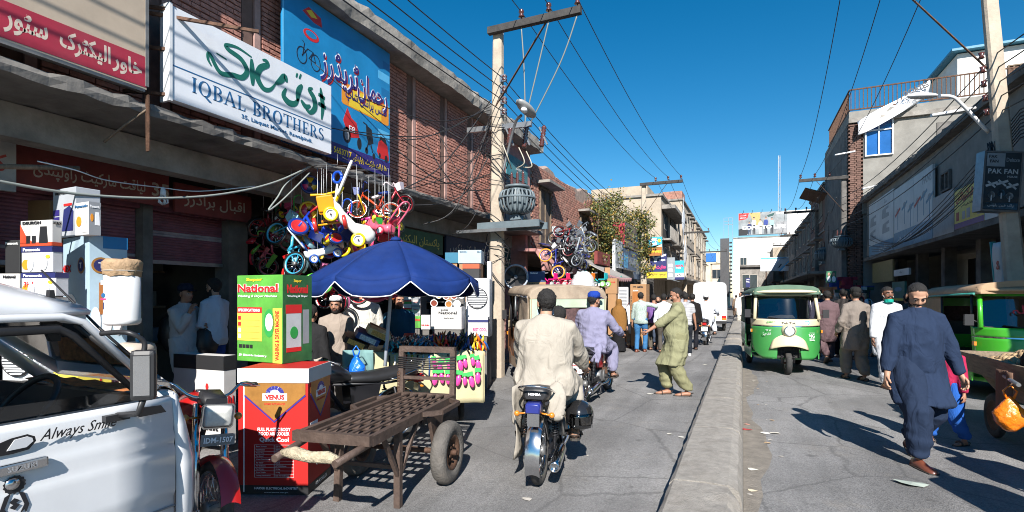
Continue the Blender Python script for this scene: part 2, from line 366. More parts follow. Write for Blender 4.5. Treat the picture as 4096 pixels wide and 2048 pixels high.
lb(jag_slab(-6.2, -5.2, Y0, Y1, ZC, 6.02, .18, .045, 5), 'cornice', m_conc)
lb(jag_slab(-7.0, -5.2, Y0, Y1, 3.33, 3.47, .12, .05, 6), 'slab', m_conc_d)
b = MB(); b.bx((-6.2, Y0, 3.02), (-5.95, 5.6, 3.325)); b.bx((-6.35, 5.62, 2.98), (-6.05, Y1, 3.325)); lb(b, 'beam', m_conc)
# recessed bays with a plaster fin, brick panels between
fins = [7.86+1.14*k for k in range(-5, 4)]
box_me = MB().box((0,0,0), (.05, .205, .045)).mesh('brick'); box_me.materials.append(m_brick)
half_me = MB().box((0,0,0), (.05, .10, .045)).mesh('brick'); half_me.materials.append(m_brick)
cand = []
edges = [0.2]+fins+[11.6]
for a, c in zip(edges[:-1], edges[1:]):
    ya = a+.3 if a > .5 else a; nb = max(1, int(round((c-ya)/.2145)))
    w = (c-ya)/nb
    for r in range(int((ZC-ZS-.08)/.0605)):
        z = ZS+.10+r*.0605
        for k in range(nb+(r % 2)):
            if r % 2 == 0: y, l = ya+w*(k+.5), w-.012
            else:
                y = ya+w*k; l = w-.012
                if k == 0: y, l = ya+w*.25, w*.5-.012
                elif k == nb: y, l = c-w*.25, w*.5-.012
            cand.append((y, z, l))
sgn = [(3.2, 5.7, 3.4, 4.72), (4.9, 7.72, 3.4, 5.7), (-3, 3.15, 3.4, 5.1)]
vis = lambda q: q[0] > 2.35 and not any(a < q[0] < c and d < q[1] < e for a, c, d, e in sgn)
near = sorted([q for q in cand if vis(q)], key=lambda q: q[0])
solo = set(near[:130]+[q for q in near if 8.1 < q[0] < 9.1][:170]); rest = MB(); rr = random.Random(2)
for q in cand:
    y, z, l = q; dx = rr.uniform(-.006, .006)
    if q in solo:
        o = bpy.data.objects.new('brick', box_me if l > .15 else half_me); COL.objects.link(o); o.parent = LB; o.location = (-5.625-o0.x+dx, y-o0.y, z)
    else: rest.box((-5.625+dx, y, z), (.05, l, .045))
lb(rest, 'brickwork', m_brick, kind='stuff')
m_fin = mat('pinkish fin plaster', (.40,.25,.22), .9, var=.3, scale=5, dirt=.4, dirtcol=(.2,.1,.08))
for y in fins:
    b = MB(); b.bx((-5.628, y+.19, ZS+.05), (-5.60, y+.275, ZC)); lb(b, 'fin', m_fin)
    b = MB(); b.bx((-5.628, y+.02, ZS+.05), (-5.62, y+.17, ZC)); lb(b, 'recess', m_mortar)
b = MB(); b.bx((-5.63, 11.6, ZS+.05), (-5.56, 13.75, ZC)); b.bx((-9, 13.6, 0), (-5.632, 13.75, ZC)); lb(b, 'plaster_end', m_pink)
# ground floor shop fronts: floor, back, piers
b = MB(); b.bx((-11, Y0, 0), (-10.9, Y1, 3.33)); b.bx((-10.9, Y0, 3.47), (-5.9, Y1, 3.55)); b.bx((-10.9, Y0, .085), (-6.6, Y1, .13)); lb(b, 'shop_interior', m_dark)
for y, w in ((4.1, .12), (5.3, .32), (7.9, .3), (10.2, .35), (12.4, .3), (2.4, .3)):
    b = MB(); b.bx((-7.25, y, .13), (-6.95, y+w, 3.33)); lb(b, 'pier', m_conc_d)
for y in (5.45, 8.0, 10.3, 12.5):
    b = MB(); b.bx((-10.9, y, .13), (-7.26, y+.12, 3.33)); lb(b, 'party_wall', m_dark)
# roller shutters with slats
m_shut = mat('shutter maroon', (.22, .075, .10), .6, var=.3, scale=5, dirt=.5, dirtcol=(.12,.09,.09))
m_shut2 = mat('shutter grey slat', (.36, .30, .32), .6, var=.3, scale=5, dirt=.5, dirtcol=(.12,.09,.09))
for ya, yb, zb, pale in ((2.72, 4.09, 1.98, (14,)), (4.23, 5.29, 2.08, (7, 8))):
    sh = MB(); sh.bx((-7.22, ya-.02, 2.72), (-7.0, yb, 2.98)); shutter = lb(sh, 'shutter', m_shut)
    for k in range(18):
        z = 2.68-k*.042 if True else 0
        zt = 2.72-(k+1)*(2.72-zb)/18; zh = (2.72-zb)/18
        s = MB(); s.tube([(-7.10, ya, zt+zh/2), (-7.10, yb, zt+zh/2)], [(zh*.30, zh*.52)]*2, n=8, smooth=False)
        so = s.build('slat', m_shut2 if k in pale else m_shut); so.parent = shutter; so.location = -o0
    s = MB(); s.bx((-7.13, ya, zb-.05), (-7.06, yb, zb)); so = s.build('bottom_bar', m_steel); so.parent = shutter; so.location = -o0
# shelves and dim goods inside the open shops
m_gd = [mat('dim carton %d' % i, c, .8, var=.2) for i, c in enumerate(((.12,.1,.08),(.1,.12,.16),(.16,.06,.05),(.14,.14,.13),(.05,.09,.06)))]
rr = random.Random(12)
for (ya, yb, xs) in ((2.9, 4.0, -8.6), (4.35, 5.3, -8.4), (8.3, 10.1, -7.9), (10.8, 12.3, -7.7)):
    for zl in (.9, 1.45, 2.0):
        b = MB(); b.bx((xs-.35, ya, zl-.03), (xs, yb, zl)); lb(b, 'shelf', m_wood)
        y = ya
        while y < yb-.15:
            w = rr.uniform(.12, .3); h = rr.uniform(.18, .42); b = MB(); b.bx((xs-.3, y, zl+.001), (xs-.04, min(y+w-.02, yb), zl+h))
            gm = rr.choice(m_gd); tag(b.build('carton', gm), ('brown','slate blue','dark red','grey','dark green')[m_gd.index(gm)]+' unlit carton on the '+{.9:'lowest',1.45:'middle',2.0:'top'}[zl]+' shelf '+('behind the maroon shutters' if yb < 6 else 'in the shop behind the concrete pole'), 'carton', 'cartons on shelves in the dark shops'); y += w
# name boards over the shops (set back under the slab)
def board(name, label, x, ya, yb, za, zb, m, d=.05, tilt=0.0):
    """sign on a wall facing the street (+X); returns root and plane: x along -Y ... reading order runs towards +Y"""
    t = thing(name, label, 'sign', (x, ya, za))
    b = MB(); b.bx((-d, 0, 0), (0, yb-ya, zb-za)); b.build('panel', m, t)
    M = frame((0, 0, 0), (0, 1, 0), (0, 0, 1)); return t, M, yb-ya, zb-za
m_red_d = mat('dull red board', (.20,.035,.03), .7, var=.3, scale=4, dirt=.4, dirtcol=(.06,.03,.03)); m_let = mat('pale lettering', (.42,.36,.30), .8, var=.2)
t, M, w, h = board('shop_sign', 'dull red shop board numbered 35 above the half-open maroon shutters', -6.72, 2.75, 4.28, 2.74, 3.14, m_red_d)
write(t, '35', M, w*.93, h*.5, h*.42, m_let); write(t, 'لیاقت مارکیٹ راولپنڈی', M, w*.45, h*.47, h*.5, m_let, w=w*.72)
t, M, w, h = board('shop_sign', 'dark red shop board with faded script beside the board numbered 35', -6.72, 4.36, 5.5, 2.70, 3.08, m_red_d)
write(t, 'اقبال برادرز', M, w*.5, h*.47, h*.5, m_let, w=w*.8)
m_wd = mat('dirty white board', (.36,.35,.33), .7, var=.2, dirt=.5, dirtcol=(.15,.13,.12)); m_redl = mat('red letter paint', (.35,.04,.03), .6, var=.1)
t, M, w, h = board('shop_sign', 'dirty white shop board with red script under the slab', -6.5, 1.2, 2.66, 2.62, 3.12, m_wd)
write(t, 'کیلاش ٹریڈرز', M, w*.6, h*.5, h*.5, m_redl, w=w*.7)
m_grn_d = mat('dark green board', (.03,.10,.05), .6, var=.3, dirt=.3, dirtcol=(.02,.03,.02)); m_yell = mat('yellow lettering', (.55,.47,.10), .6, var=.1)
t, M, w, h = board('shop_sign', 'dark green board with yellow script behind the blue parasol', -6.0, 7.6, 9.75, 2.50, 2.93, m_grn_d)
write(t, 'پاکستان الیکٹرونکس', M, w*.48, h*.48, h*.52, m_yell, w=w*.9)
t, M, w, h = board('shop_sign', 'dark green board with an emblem and telephone numbers behind the hanging toys', -6.3, 5.6, 7.3, 2.35, 2.95, m_grn_d)
write(t, '051-5556183', M, w*.68, h*.7, h*.2, m_let); write(t, '051-5556177', M, w*.68, h*.32, h*.2, m_let); patch(t, 'emblem', M, disc(w*.12, h*.52, h*.2, h*.34), m_let)
m_navy_d = mat('dark navy board', (.02,.035,.07), .6, var=.3)
t, M, w, h = board('shop_sign', 'dark navy board with pale script beside the concrete pole', -6.0, 9.9, 12.0, 2.45, 2.95, m_navy_d)
write(t, 'مکی الیکٹرونکس', M, w*.5, h*.48, h*.5, m_let, w=w*.85)
m_teal_d = mat('dark teal board', (.015,.07,.065), .6, var=.3)
t, M, w, h = board('shop_sign', 'large dark teal board with white script beside the big drum fan', -6.1, 12.05, 14.9, 1.9, 2.97, m_teal_d)
m_wl = mat('white lettering', (.62,.63,.62), .7, var=.1)
write(t, 'ملک شکیل اعوان', M, w*.5, h*.27, h*.3, m_wl, w=w*.62); write(t, 'گورنمنٹ ہول سیل', M, w*.2, h*.8, h*.12, m_wl); write(t, 'تھوک و پرچون فروش', M, w*.62, h*.62, h*.13, m_wl, w=w*.4); write(t, 'لیاقت مارکیٹ', M, w*.66, h*.8, h*.12, m_wl)
# ---------------------------------------------------------------- the three big signs on the upper floor
m_beige = mat('beige sheet sign', (.47,.38,.29), .6, var=.12, scale=3, dirt=.35, dirtcol=(.3,.22,.16)); m_crim = mat('crimson sign band', (.36,.025,.05), .55, var=.14, scale=4, dirt=.25, dirtcol=(.3,.09,.1)); m_creaml = mat('cream hand lettering', (.6,.5,.42), .7, var=.12)
m_frame = mat('sign frame steel', (.25,.24,.23), .6, metal=.6, var=.3)
t = thing('sheet_sign', 'beige sheet sign with crimson band and cream hand-painted script', 'sign', (-5.2, -.9, 3.62))
b = MB(); b.bx((-.04, 0, -.05), (0, 4.0, 2.2)); b.build('panel', m_beige, t)
M = frame((0,0,0), (0,1,0), (0,0,1)); pb = plate(t, 'band', M, .0, -.03, 4.0, .26, m_crim, .003)
write(t, 'خاور', M, 3.83, .11, .19, m_creaml, w=.25, bold=.03); write(t, 'الیکٹرک', M, 3.50, .12, .2, m_creaml, w=.38, bold=.03); write(t, 'سٹور', M, 3.09, .12, .2, m_creaml, w=.28, bold=.03)
b = MB(); b.bx((-.05, 3.985, -.02), (.012, 4.015, 2.2)); b.bx((-.05, 0, -.08), (.012, 3.98, -.051)); b.build('frame', m_frame, t)
# IQBAL BROTHERS board: serif capitals drawn as shapes
def serif_glyphs():
    def S(x, w=.13): return [[(x,0),(x+w,0),(x+w,1),(x,1)], [(x-.07,0),(x+w+.07,0),(x+w+.07,.035),(x-.07,.035)], [(x-.07,.965),(x+w+.07,.965),(x+w+.07,1),(x-.07,1)]]
    def ring(cx, cy, rx, ry, tx, ty, a0=0, a1=2*PI, n=22):
        out = []
        for i in range(n):
            p, q = a0+(a1-a0)*i/n, a0+(a1-a0)*(i+1)/n
            f = lambda a, k: (cx+(rx-tx*k)*math.cos(a), cy+(ry-ty*k)*math.sin(a)); out.append([f(p,0), f(q,0), f(q,1), f(p,1)])
        return out
    G = {}
    G['I'] = (S(.1), .33); G['L'] = (S(.1)+[[(.1,0),(.56,0),(.56,.05),(.1,.05)],[(.51,.0),(.58,.0),(.60,.26),(.56,.26)]], .62)
    G['O'] = (ring(.42,.5,.40,.52,.15,.05), .84)
    G['Q'] = (ring(.42,.5,.40,.52,.15,.05)+[[(.36,-.0),(.48,.06),(.88,-.26),(.70,-.28)]], .86)
    G['B'] = (S(.1)+ring(.3,.75,.30,.25,.13,.05,-PI/2,PI/2,10)+ring(.3,.26,.36,.27,.15,.05,-PI/2,PI/2,10), .68)
    G['R'] = (S(.1)+ring(.3,.73,.32,.27,.14,.05,-PI/2,PI/2,10)+[[(.32,.48),(.48,.48),(.80,0),(.62,0)],[(.56,0),(.86,0),(.86,.035),(.56,.035)]], .80)
    G['A'] = ([[(.37,1.02),(.47,1.02),(.84,0),(.67,0)],[(.36,.97),(.42,1.0),(.13,0),(.07,0)],[(.2,.3),(.68,.3),(.68,.35),(.2,.35)],[(-.02,0),(.24,0),(.24,.035),(-.02,.035)],[(.56,0),(.90,0),(.90,.035),(.56,.035)]], .88)
    G['T'] = (S(.31)+[[(.02,.95),(.73,.95),(.73,1),(.02,1)],[(.02,.74),(.06,.74),(.09,1),(.02,1)],[(.69,.74),(.73,.74),(.73,1),(.66,1)]], .76)
    G['H'] = (S(.1)+S(.58)+[[(.2,.48),(.6,.48),(.6,.53),(.2,.53)]], .84)
    G['E'] = (S(.1)+[[(.1,0),(.58,0),(.58,.05),(.1,.05)],[(.1,.95),(.55,.95),(.55,1),(.1,1)],[(.2,.48),(.45,.48),(.45,.53),(.2,.53)],[(.55,0),(.60,0),(.62,.24),(.59,.24)],[(.53,.76),(.56,.76),(.57,1),(.51,1)],[(.42,.38),(.46,.38),(.46,.63),(.42,.63)]], .66)
    G['S'] = (ring(.29,.74,.25,.28,.11,.05,PI*.15,PI*1.4,14)+ring(.29,.26,.27,.28,.12,.05,-PI*.85,PI*.45,14)+[[(.10,.62),(.17,.70),(.50,.42),(.42,.32)]], .6)
    G[' '] = ([], .38); return G
def serif(parent, s, M, x0, x1, y0, h, m):
    G = serif_glyphs(); tot = sum(G[c][1]+.08 for c in s); sx = (x1-x0)/tot; x = x0
    for c in s:
        b = MB()
        for q in G[c][0]: b.prism([(x+p[0]*sx, y0+p[1]*h) for p in q], .003, M)
        if G[c][0]: b.build('letter', m, parent)
        x += (G[c][1]+.08)*sx
p0 = onX(680, 40, -5.2); p1 = onX(1318, 608, -5.2)
t = thing('shop_signboard', 'white signboard reading IQBAL BROTHERS with green calligraphy', 'sign', (-5.17, p0.y, 3.555))
W = p1.y-p0.y; H = .93; b = MB(); b.bx((-.10, 0, 0), (0, W, H)); b.build('panel', m_paper, t)
M = frame((0,0,0), (0,1,0), (0,0,1)); m_blue_l = mat('blue sign ink', (.02,.12,.28), .6, var=.05); m_grn_l = mat('green sign ink', (.01,.13,.10), .6, var=.05)
plate(t, 'rule', M, .0, .335, W, .347, m_blue_l)
serif(t, 'IQBAL BROTHERS', M, .2, W-.12, .145, .155, m_blue_l)
write(t, '35, Liaquat Market, Rawalpindi.', M, W*.6, .075, .06, m_blue_l, w=1.05, bold=.015)
def strokes(parent, M, paths, m, name='calligraphy'):
    """brush strokes: (points, widths) on plane M"""
    for pts, ws in paths:
        b = MB(); n = len(pts); P = [Vector(p) for p in pts]; Lf, Rt = [], []
        for i in range(n):
            d = P[min(i+1,n-1)]-P[max(i-1,0)]; d.normalize(); nn = Vector((-d.y, d.x)); w = ws if isinstance(ws, float) else ws[i]; Lf.append(P[i]+nn*w/2); Rt.append(P[i]-nn*w/2)
        for i in range(n-1): b.prism([Rt[i][:], Rt[i+1][:], Lf[i+1][:], Lf[i][:]], .003, M)
        b.build(name, m, parent)
def spline(P, k=6):
    P = [Vector(p) for p in P]; out = []
    for i in range(len(P)-1):
        a, b_, c, d = P[max(i-1,0)], P[i], P[i+1], P[min(i+2,len(P)-1)]
        for j in range(k):
            s = j/k; out.append(.5*((2*b_)+(c-a)*s+(2*a-5*b_+4*c-d)*s*s+(3*b_-a-3*c+d)*s**3))
    out.append(P[-1]); return out
def sp(P, w0, w1, k=5):
    q = spline(P, k); n = len(q); return [tuple(p) for p in q], [w0*1.3+(w1*1.35-w0*1.3)*math.sin(PI*i/(n-1)) for i in range(n)]
cal = [sp([(.42,.50),(.38,.56),(.40,.62),(.52,.47),(.68,.50),(.80,.52),(.86,.62),(.78,.72),(.62,.76),(.60,.80),(.74,.83),(.92,.80)],.012,.045), sp([(.48,.66),(.6,.64)],.01,.012), sp([(.92,.78),(.93,.62),(.935,.48)],.02,.05),
 sp([(1.07,.83),(1.12,.84),(1.14,.80),(1.04,.72),(1.00,.60),(1.08,.50),(1.18,.52),(1.26,.62)],.014,.055), sp([(1.26,.62),(1.33,.68),(1.40,.76),(1.43,.70)],.02,.06), sp([(1.42,.62),(1.38,.52),(1.46,.46),(1.56,.48),(1.62,.56)],.02,.06), sp([(1.58,.82),(1.60,.88)],.014,.02), sp([(1.63,.82),(1.66,.89)],.014,.02), sp([(1.60,.52),(1.62,.66),(1.68,.76)],.02,.06),
 sp([(1.66,.56),(1.74,.50),(1.82,.54)],.02,.05), sp([(1.86,.78),(1.80,.74),(1.88,.66),(1.90,.54),(1.82,.45),(1.74,.47)],.016,.06), sp([(2.0,.84),(2.02,.72),(2.04,.60),(2.02,.42)],.016,.055), sp([(1.96,.74),(2.08,.72)],.03,.04), sp([(1.96,.62),(2.1,.6)],.03,.045)]
cal = [([(p[0]*W/2.2, p[1]+.0) for p in a], w) for a, w in cal]; strokes(t, M, cal, m_grn_l)
# steel brackets holding the board
b = MB(); b.bx((-.14, -.03, -.02), (.01, 0, H+.02)); b.build('edge_trim', m_alu, t)
for z in (.05, .5, .9):
    b = MB(); b.bar((-.35, -.25, z), (-.06, -.015, z), .03); b.build('bracket', m_rust, t)
b = MB(); b.bar((-.3, -.2, H-.08), (.55, .55, H-.12), .03); b.build('steel_arm', m_rust, t)
# blue banner
q0 = onX(1130, 0, -5.42); q1 = onX(1555, 705, -5.42); yb0, yb1, zb0, zb1 = q0.y-.02, q1.y, q1.z-.02, 5.66
t = thing('vinyl_banner', 'blue vinyl banner with white-edged purple script, a bicycle and a red toy car', 'sign', (-5.40, yb0, zb0))
W, H = yb1-yb0, zb1-zb0; m_bl = mat('blue vinyl', (.015,.22,.48), .4, var=.22, scale=1.3); m_pur = mat('purple ink', (.03,.02,.16), .5, var=.05); m_wh = mat('white ink', (.8,.8,.82), .5, var=.03); m_rd = mat('red ink', (.55,.02,.02), .5, var=.08); m_yl = mat('yellow ink', (.8,.55,.03), .5, var=.1); m_or = mat('orange ink', (.75,.28,.02), .5, var=.1); m_bk = mat('black ink', (.015,.015,.018), .5, var=.05); m_gy = mat('grey ink', (.25,.26,.28), .5, var=.1); m_lbl = mat('light blue ink', (.10,.42,.70), .5, var=.1); m_gr = mat('green ink', (.03,.30,.06), .5, var=.1)
b = MB(); b.bx((-.03, 0, 0), (0, W, H)); b.build('panel', m_bl, t)
plate(t, 'band', M, 0, 0, W, .24, m_pur); plate(t, 'edge_strip', M, 0, 0, .025, H, m_lbl)
for i, (w1, z) in enumerate(((.18,1.75),(.3,1.55),(.22,1.3),(.34,1.05),(.2,.85),(.3,.6),(.25,.42))): plate(t, 'shade_bar', M, W-w1, z, W-.01, z+.13, m_lbl if i % 2 else mat('mid blue ink', (.01,.15,.36), .5, var=.1), .0009)
for dx, dz, mm, bo in ((.02,-.02,m_rd,.03),(0,0,m_wh,.03),(0,.0,m_pur,.008)):
    o = write(t, 'رحمان', M, W*.80+dx, H*.60+dz, .46, mm, w=.72, bold=bo); o2 = write(t, 'ٹریڈرز', M, W*.47+dx, H*.63+dz, .52, mm, w=.78, bold=bo)
    for q in (o, o2): q.location.x += {m_rd:.0, m_wh:.003, m_pur:.006}[mm]
pt = [(W*.50,.86),(W*.97,.84),(W*.985,.86),(W*.985,1.15),(W*.97,1.17),(W*.50,1.19),(W*.487,1.17),(W*.487,.88)]; patch(t, 'yellow_box', M, pt, m_or); plate(t, 'yellow_box', M, W*.56, .87, W*.90, 1.155, m_yl, .003)
write(t, 'فکس پرائس شاپ', M, W*.74, 1.02, .2, m_pur, w=W*.44, bold=.02).location.x += .002
write(t, '5552613, 5653717', M, W*.40, .13, .11, m_yl, w=W*.36, bold=.03); write(t, '36 لیاقت مارکیٹ، راولپنڈی', M, W*.78, .11, .13, m_yl, w=W*.36)
# drawings: toy ride-on, walker ring, bicycle, motorbike, pushchair, car
patch(t, 'print', M, disc(W*.22,1.58,.14,.075,a0=0), m_rd); patch(t, 'print', M, disc(W*.22,1.59,.10,.045), m_bl, .003); patch(t, 'print', M, [(W*.15,1.85),(W*.2,1.95),(W*.3,1.9),(W*.31,1.78),(W*.24,1.78)], m_rd); patch(t, 'print', M, [(W*.18,1.88),(W*.22,1.93),(W*.27,1.86),(W*.22,1.83)], m_yl, .003)
for cx in (.145, .255):
    strokes(t, M, [([(W*cx+.085*math.cos(a), 1.24-.1*(cx-.2)+.11*math.sin(a)) for a in np.linspace(0, 2*PI, 17)], .012)], m_bk, 'print')
strokes(t, M, [([(W*.145,1.24),(W*.19,1.37),(W*.235,1.36),(W*.20,1.25),(W*.255,1.23)], .012), ([(W*.235,1.36),(W*.255,1.23)], .01), ([(W*.15,1.24),(W*.165,1.42),(W*.15,1.45)], .012)], m_bk, 'print')
patch(t, 'print', M, [(W*.50,.62),(W*.54,.83),(W*.58,.70),(W*.63,.66),(W*.66,.45),(W*.61,.42),(W*.57,.40),(W*.53,.50)], m_rd); patch(t, 'print', M, disc(W*.535,.42,.085,.12), m_bk); patch(t, 'print', M, disc(W*.535,.42,.05,.08), m_gy, .003); patch(t, 'print', M, disc(W*.66,.36,.05,.09), m_bk)
write(t, 'E8', M, W*.585, .53, .1, m_wh).location.x += .001
strokes(t, M, [([(W*.70,.72),(W*.74,.7),(W*.80,.30)], .02), ([(W*.73,.3),(W*.78,.55)], .02)], m_bk, 'print'); patch(t, 'print', M, [(W*.73,.70),(W*.79,.66),(W*.81,.45),(W*.76,.40),(W*.735,.52)], m_bk)
for x, z in ((.735,.30),(.815,.25)): patch(t, 'print', M, disc(W*x, z, .035, .05), m_bk, .003)
patch(t, 'print', M, [(W*.85,.35),(W*.87,.52),(W*.90,.56),(W*.97,.50),(W*.985,.33),(W*.985,.26),(W*.88,.26)], m_rd, .004); patch(t, 'print', M, [(W*.87,.5),(W*.89,.62),(W*.95,.60),(W*.97,.5)], m_bk); patch(t, 'print', M, disc(W*.955,.28,.04,.06), m_bk, .005); patch(t, 'print', M, disc(W*.88,.30,.025,.04), m_bk, .005)
# teal and grey boards on the pink end
t, M, w, h = board('wall_sign', 'teal painted board high on the pink plaster end wall', -5.53, 12.1, 13.5, 4.75, 5.3, mat('teal board', (.05,.20,.24), .6, var=.4, scale=3, dirt=.5, dirtcol=(.25,.14,.05)))
write(t, 'جیولرز', M, w*.55, h*.55, h*.28, m_wl)
t, M, w, h = board('wall_sign', 'grey board with a telephone number behind the transformer', -5.53, 12.05, 13.7, 3.55, 4.72, mat('grey board', (.12,.12,.12), .6, var=.2))
write(t, '5158663', M, w*.62, h*.12, h*.12, m_yl)
t, M, w, h = board('wall_sign', 'narrow white board standing on the slab beside the pole', -5.25, 10.9, 11.25, 3.5, 4.9, m_paper)
# ================================================================ other buildings along the street
m_glass_d = mat('dark window glass', (.03,.04,.05), .12, var=.1, coat=.3); m_wframe = mat('window frame paint', (.35,.32,.28), .6, var=.2)
m_bluegl = mat('blue window glass', (.02,.10,.30), .12, var=.25, scale=1.5, coat=.4)
def win(parent, P, right, up, w, h, fm=None, gm=None, mull=1, trans=0, depth=.06):
    M = frame(P, right, up); fm = fm or m_wframe; gm = gm or m_glass_d; fw = max(.045, w*.05)
    b = MB()
    for (a, c, d, e) in ((-w/2,-h/2,w/2,-h/2+fw),(-w/2,h/2-fw,w/2,h/2),(-w/2,-h/2+fw,-w/2+fw,h/2-fw),(w/2-fw,-h/2+fw,w/2,h/2-fw)): b.prism([(a,c),(d,c),(d,e),(a,e)], depth, M)
    for k in range(mull): x = -w/2+w*(k+1)/(mull+1); b.prism([(x-fw/2,-h/2+fw),(x+fw/2,-h/2+fw),(x+fw/2,h/2-fw),(x-fw/2,h/2-fw)], depth*.8, M)
    if trans: y = h*.18; b.prism([(-w/2+fw,y),(w/2-fw,y),(w/2-fw,y+fw),(-w/2+fw,y+fw)], depth*.7, M)
    wo = b.build('window', fm, parent); g = MB(); g.prism([(-w/2+fw,-h/2+fw),(w/2-fw,-h/2+fw),(w/2-fw,h/2-fw),(-w/2+fw,h/2-fw)], .012, M @ Matrix.Translation((0,0,.004))); g.build('pane', gm, wo); return wo
def block(name, label, x0, x1, y0, y1, h, m, z0=0.0):
    t = thing(name, label, 'building', (x0, y0, z0)); b = MB(); b.bx((0,0,0), (x1-x0, y1-y0, h-z0)); b.build('wall', m, t); return t
def chajja(parent, P, right, w, out, m, th=.08):
    R = Vector(right).normalized(); n = R.cross(Vector((0,0,1))); a = Vector(P)-R*w/2
    b = MB(); q = [a, a+R*w, a+R*w+n*out, a+n*out]; b.add([p for p in q]+[p+Vector((0,0,th)) for p in q], [(0,1,2,3),(7,6,5,4),(0,4,5,1),(1,5,6,2),(2,6,7,3),(3,7,4,0)]); return b.build('canopy', m, parent)
# --- old brick building (B)
OB = thing('old_brick_house', 'weathered brick house with crumbling parapet behind the hanging bicycles', 'building', (-5.65, 14.0, 0))
b = MB(); secs = []; rr = random.Random(4)
for i in range(41):
    y = 10.0*i/40; z = 5.55+.25*math.sin(i*.32)*.4+rr.uniform(-.09,.09)+i*.006; secs.append([(-3, y, 2.9), (0, y, 2.9), (0, y, z-.06), (-.1, y, z), (-3, y, z)])
b.loft(secs, smooth=False); b.build('wall', m_mortar2, OB)
wins = [(1.15, 4.05, .95, 1.75), (5.45, 3.85, .95, 1.75)]
bw = MB()
for r in range(31):
    for k in range(43):
        y = .03+k*.235+(.115 if r % 2 else 0); z = 2.98+r*.083
        if y > 9.8 or any(abs(y-wy) < ww/2+.16 and abs(z-wz) < hh/2+.05 for wy, wz, ww, hh in wins): continue
        if sinnoise(np.array([[y, z, 0]]), 5, (1.1, 1.6, 1))[0] > 1.1 or rr.random() < .03: continue
        bw.box((.012, y+.115, z), (.03+rr.uniform(0,.012), .222, .072))
bw.build('brickwork', m_brick2, OB, kind='stuff')
for wy, wz, ww, hh in wins:
    win(OB, (.012, wy, wz), (0,1,0), (0,0,1), ww, hh, m_wood, mat('weathered shutter board', (.10,.075,.06), .8, var=.3), mull=1); chajja(OB, (.0, wy, wz+hh/2+.06), (0,1,0), ww+.5, .45, m_conc)
b = MB(); b.bx((-2.9, .0, 0), (-2.8, 10, 2.9)); b.build('shop_back', m_dark, OB)
b = MB(); secs = [[(.0, y, 2.92), (.55, y, 2.9), (.75, y, 2.62), (.78, y, 2.3), (.70, y, 2.3), (.66, y, 2.58), (.5, y, 2.82), (0, y, 2.84)] for y in (-.9, 1.0, 2.6)]
b.loft(secs); b.build('fascia', m_pink, OB)
for y in (2.7, 5.2, 7.6, 9.7): b = MB(); b.bx((-.4, y, 0), (-.05, y+.3, 2.9)); b.build('pier', m_conc_d, OB)
# --- low sheds between, tan corner house and row beyond
SH = block('low_shop_row', 'low concrete shop row behind the large appliance boards', -9, -5.2, 24.05, 34, 3.3, m_conc_d)
for k in range(3): b = MB(); b.bx((3.8, .6+3.2*k, .15), (3.815, 3.2+3.2*k, 2.5)); b.build('opening_shade', m_dark, SH)  # solid dark sheets on the wall paint the openings' inner shade
def house(name, label, x0, x1, y0, y1, h, m, storeys, ndoor, side, seed, gfl=2.9):
    """street house; side=+1 if its street front faces +X"""
    t = thing(name, label, 'building', (0, y0, 0)); rr = random.Random(seed); L = y1-y0; xf = x1 if side > 0 else x0; n = side
    b = MB(); b.bx((x0, 0, gfl), (x1, L, h)); b.bx((x0 if side > 0 else x0+1.2, 0, 0), (x1-1.2 if side > 0 else x1, L, gfl)); b.build('wall', m, t)
    b = MB(); b.bx((xf, -.02, gfl-.02), (xf+n*.9, L, gfl+.12)); b.build('slab', m_conc, t)
    b = MB(); b.bx((x0-.12, -.12, h), (x1+.12, L+.1, h+.14)); b.build('roof_edge', m_conc, t)
    sh = (h-gfl)/storeys
    for s in range(storeys):
        zc = gfl+sh*(s+.5)
        for k in range(ndoor):
            yc = L*(k+.5)/ndoor
            win(t, (xf+n*.004, yc, zc), (0, n, 0), (0,0,1), min(1.1, L/ndoor*.55), sh*.55, mull=1)
            if rr.random() < .8: chajja(t, (xf, yc, zc+sh*.32), (0, n, 0), min(1.5, L/ndoor*.8), .4, m_conc)
        b = MB(); b.bx((xf+n*.002, 0, gfl+sh*(s+1)-.1), (xf+n*.06, L, gfl+sh*(s+1)-.01)); b.build('string_course', m_conc, t)
    return t
HC = house('tan_corner_house', 'tan plaster house with recessed balconies behind the fan advertisements', -9.5, -4.75, 34, 45, 8.0, m_tan, 2, 3, 1, 1)
for k, (ya, yb) in enumerate(((.2, 3.6), (4.2, 8.0))):
    for q0, q1, nm in (((-4.74, ya, 3.2), (-4.2, yb, 3.32), 'ledge'), ((-4.74, ya, 7.2), (-3.9, yb+.5*(1-k), 7.42), 'roof_overhang'), ((-4.74, ya, 5.2), (-4.15, yb, 5.3), 'balcony')): b = MB(); b.bx(q0, q1); b.build(nm, m_conc, HC)
    for y in np.arange(ya, yb, .3): b = MB(); b.bx((-4.22, y, 5.3), (-4.17, y+.06, 6.1)); b.build('baluster', m_conc, HC)
    b = MB(); b.bx((-4.73, ya+.4, 5.35), (-4.7, yb-.4, 7.1)); b.build('recess', m_dark, HC)  # flat near-black sheet on the wall face, painting the balcony's shade
b = MB(); b.bx((-9.3, .0, 8.15), (-5.6, 4, 8.75)); b.build('parapet_room', m_tan, HC)
house('tan_row_house', 'taller tan row house with a bare brick parapet beyond the balconied house', -9.5, -4.6, 45.2, 57, 9.6, m_tan, 2, 4, 1, 2)
house('tan_row_house', 'narrow sandy house with a projecting roof edge at the far street end', -9.5, -4.5, 57.3, 74, 9.4, mat('sandy plaster', (.46,.37,.27), .9, var=.25, scale=1.5, dirt=.5, dirtcol=(.2,.15,.1)), 2, 5, 1, 3)
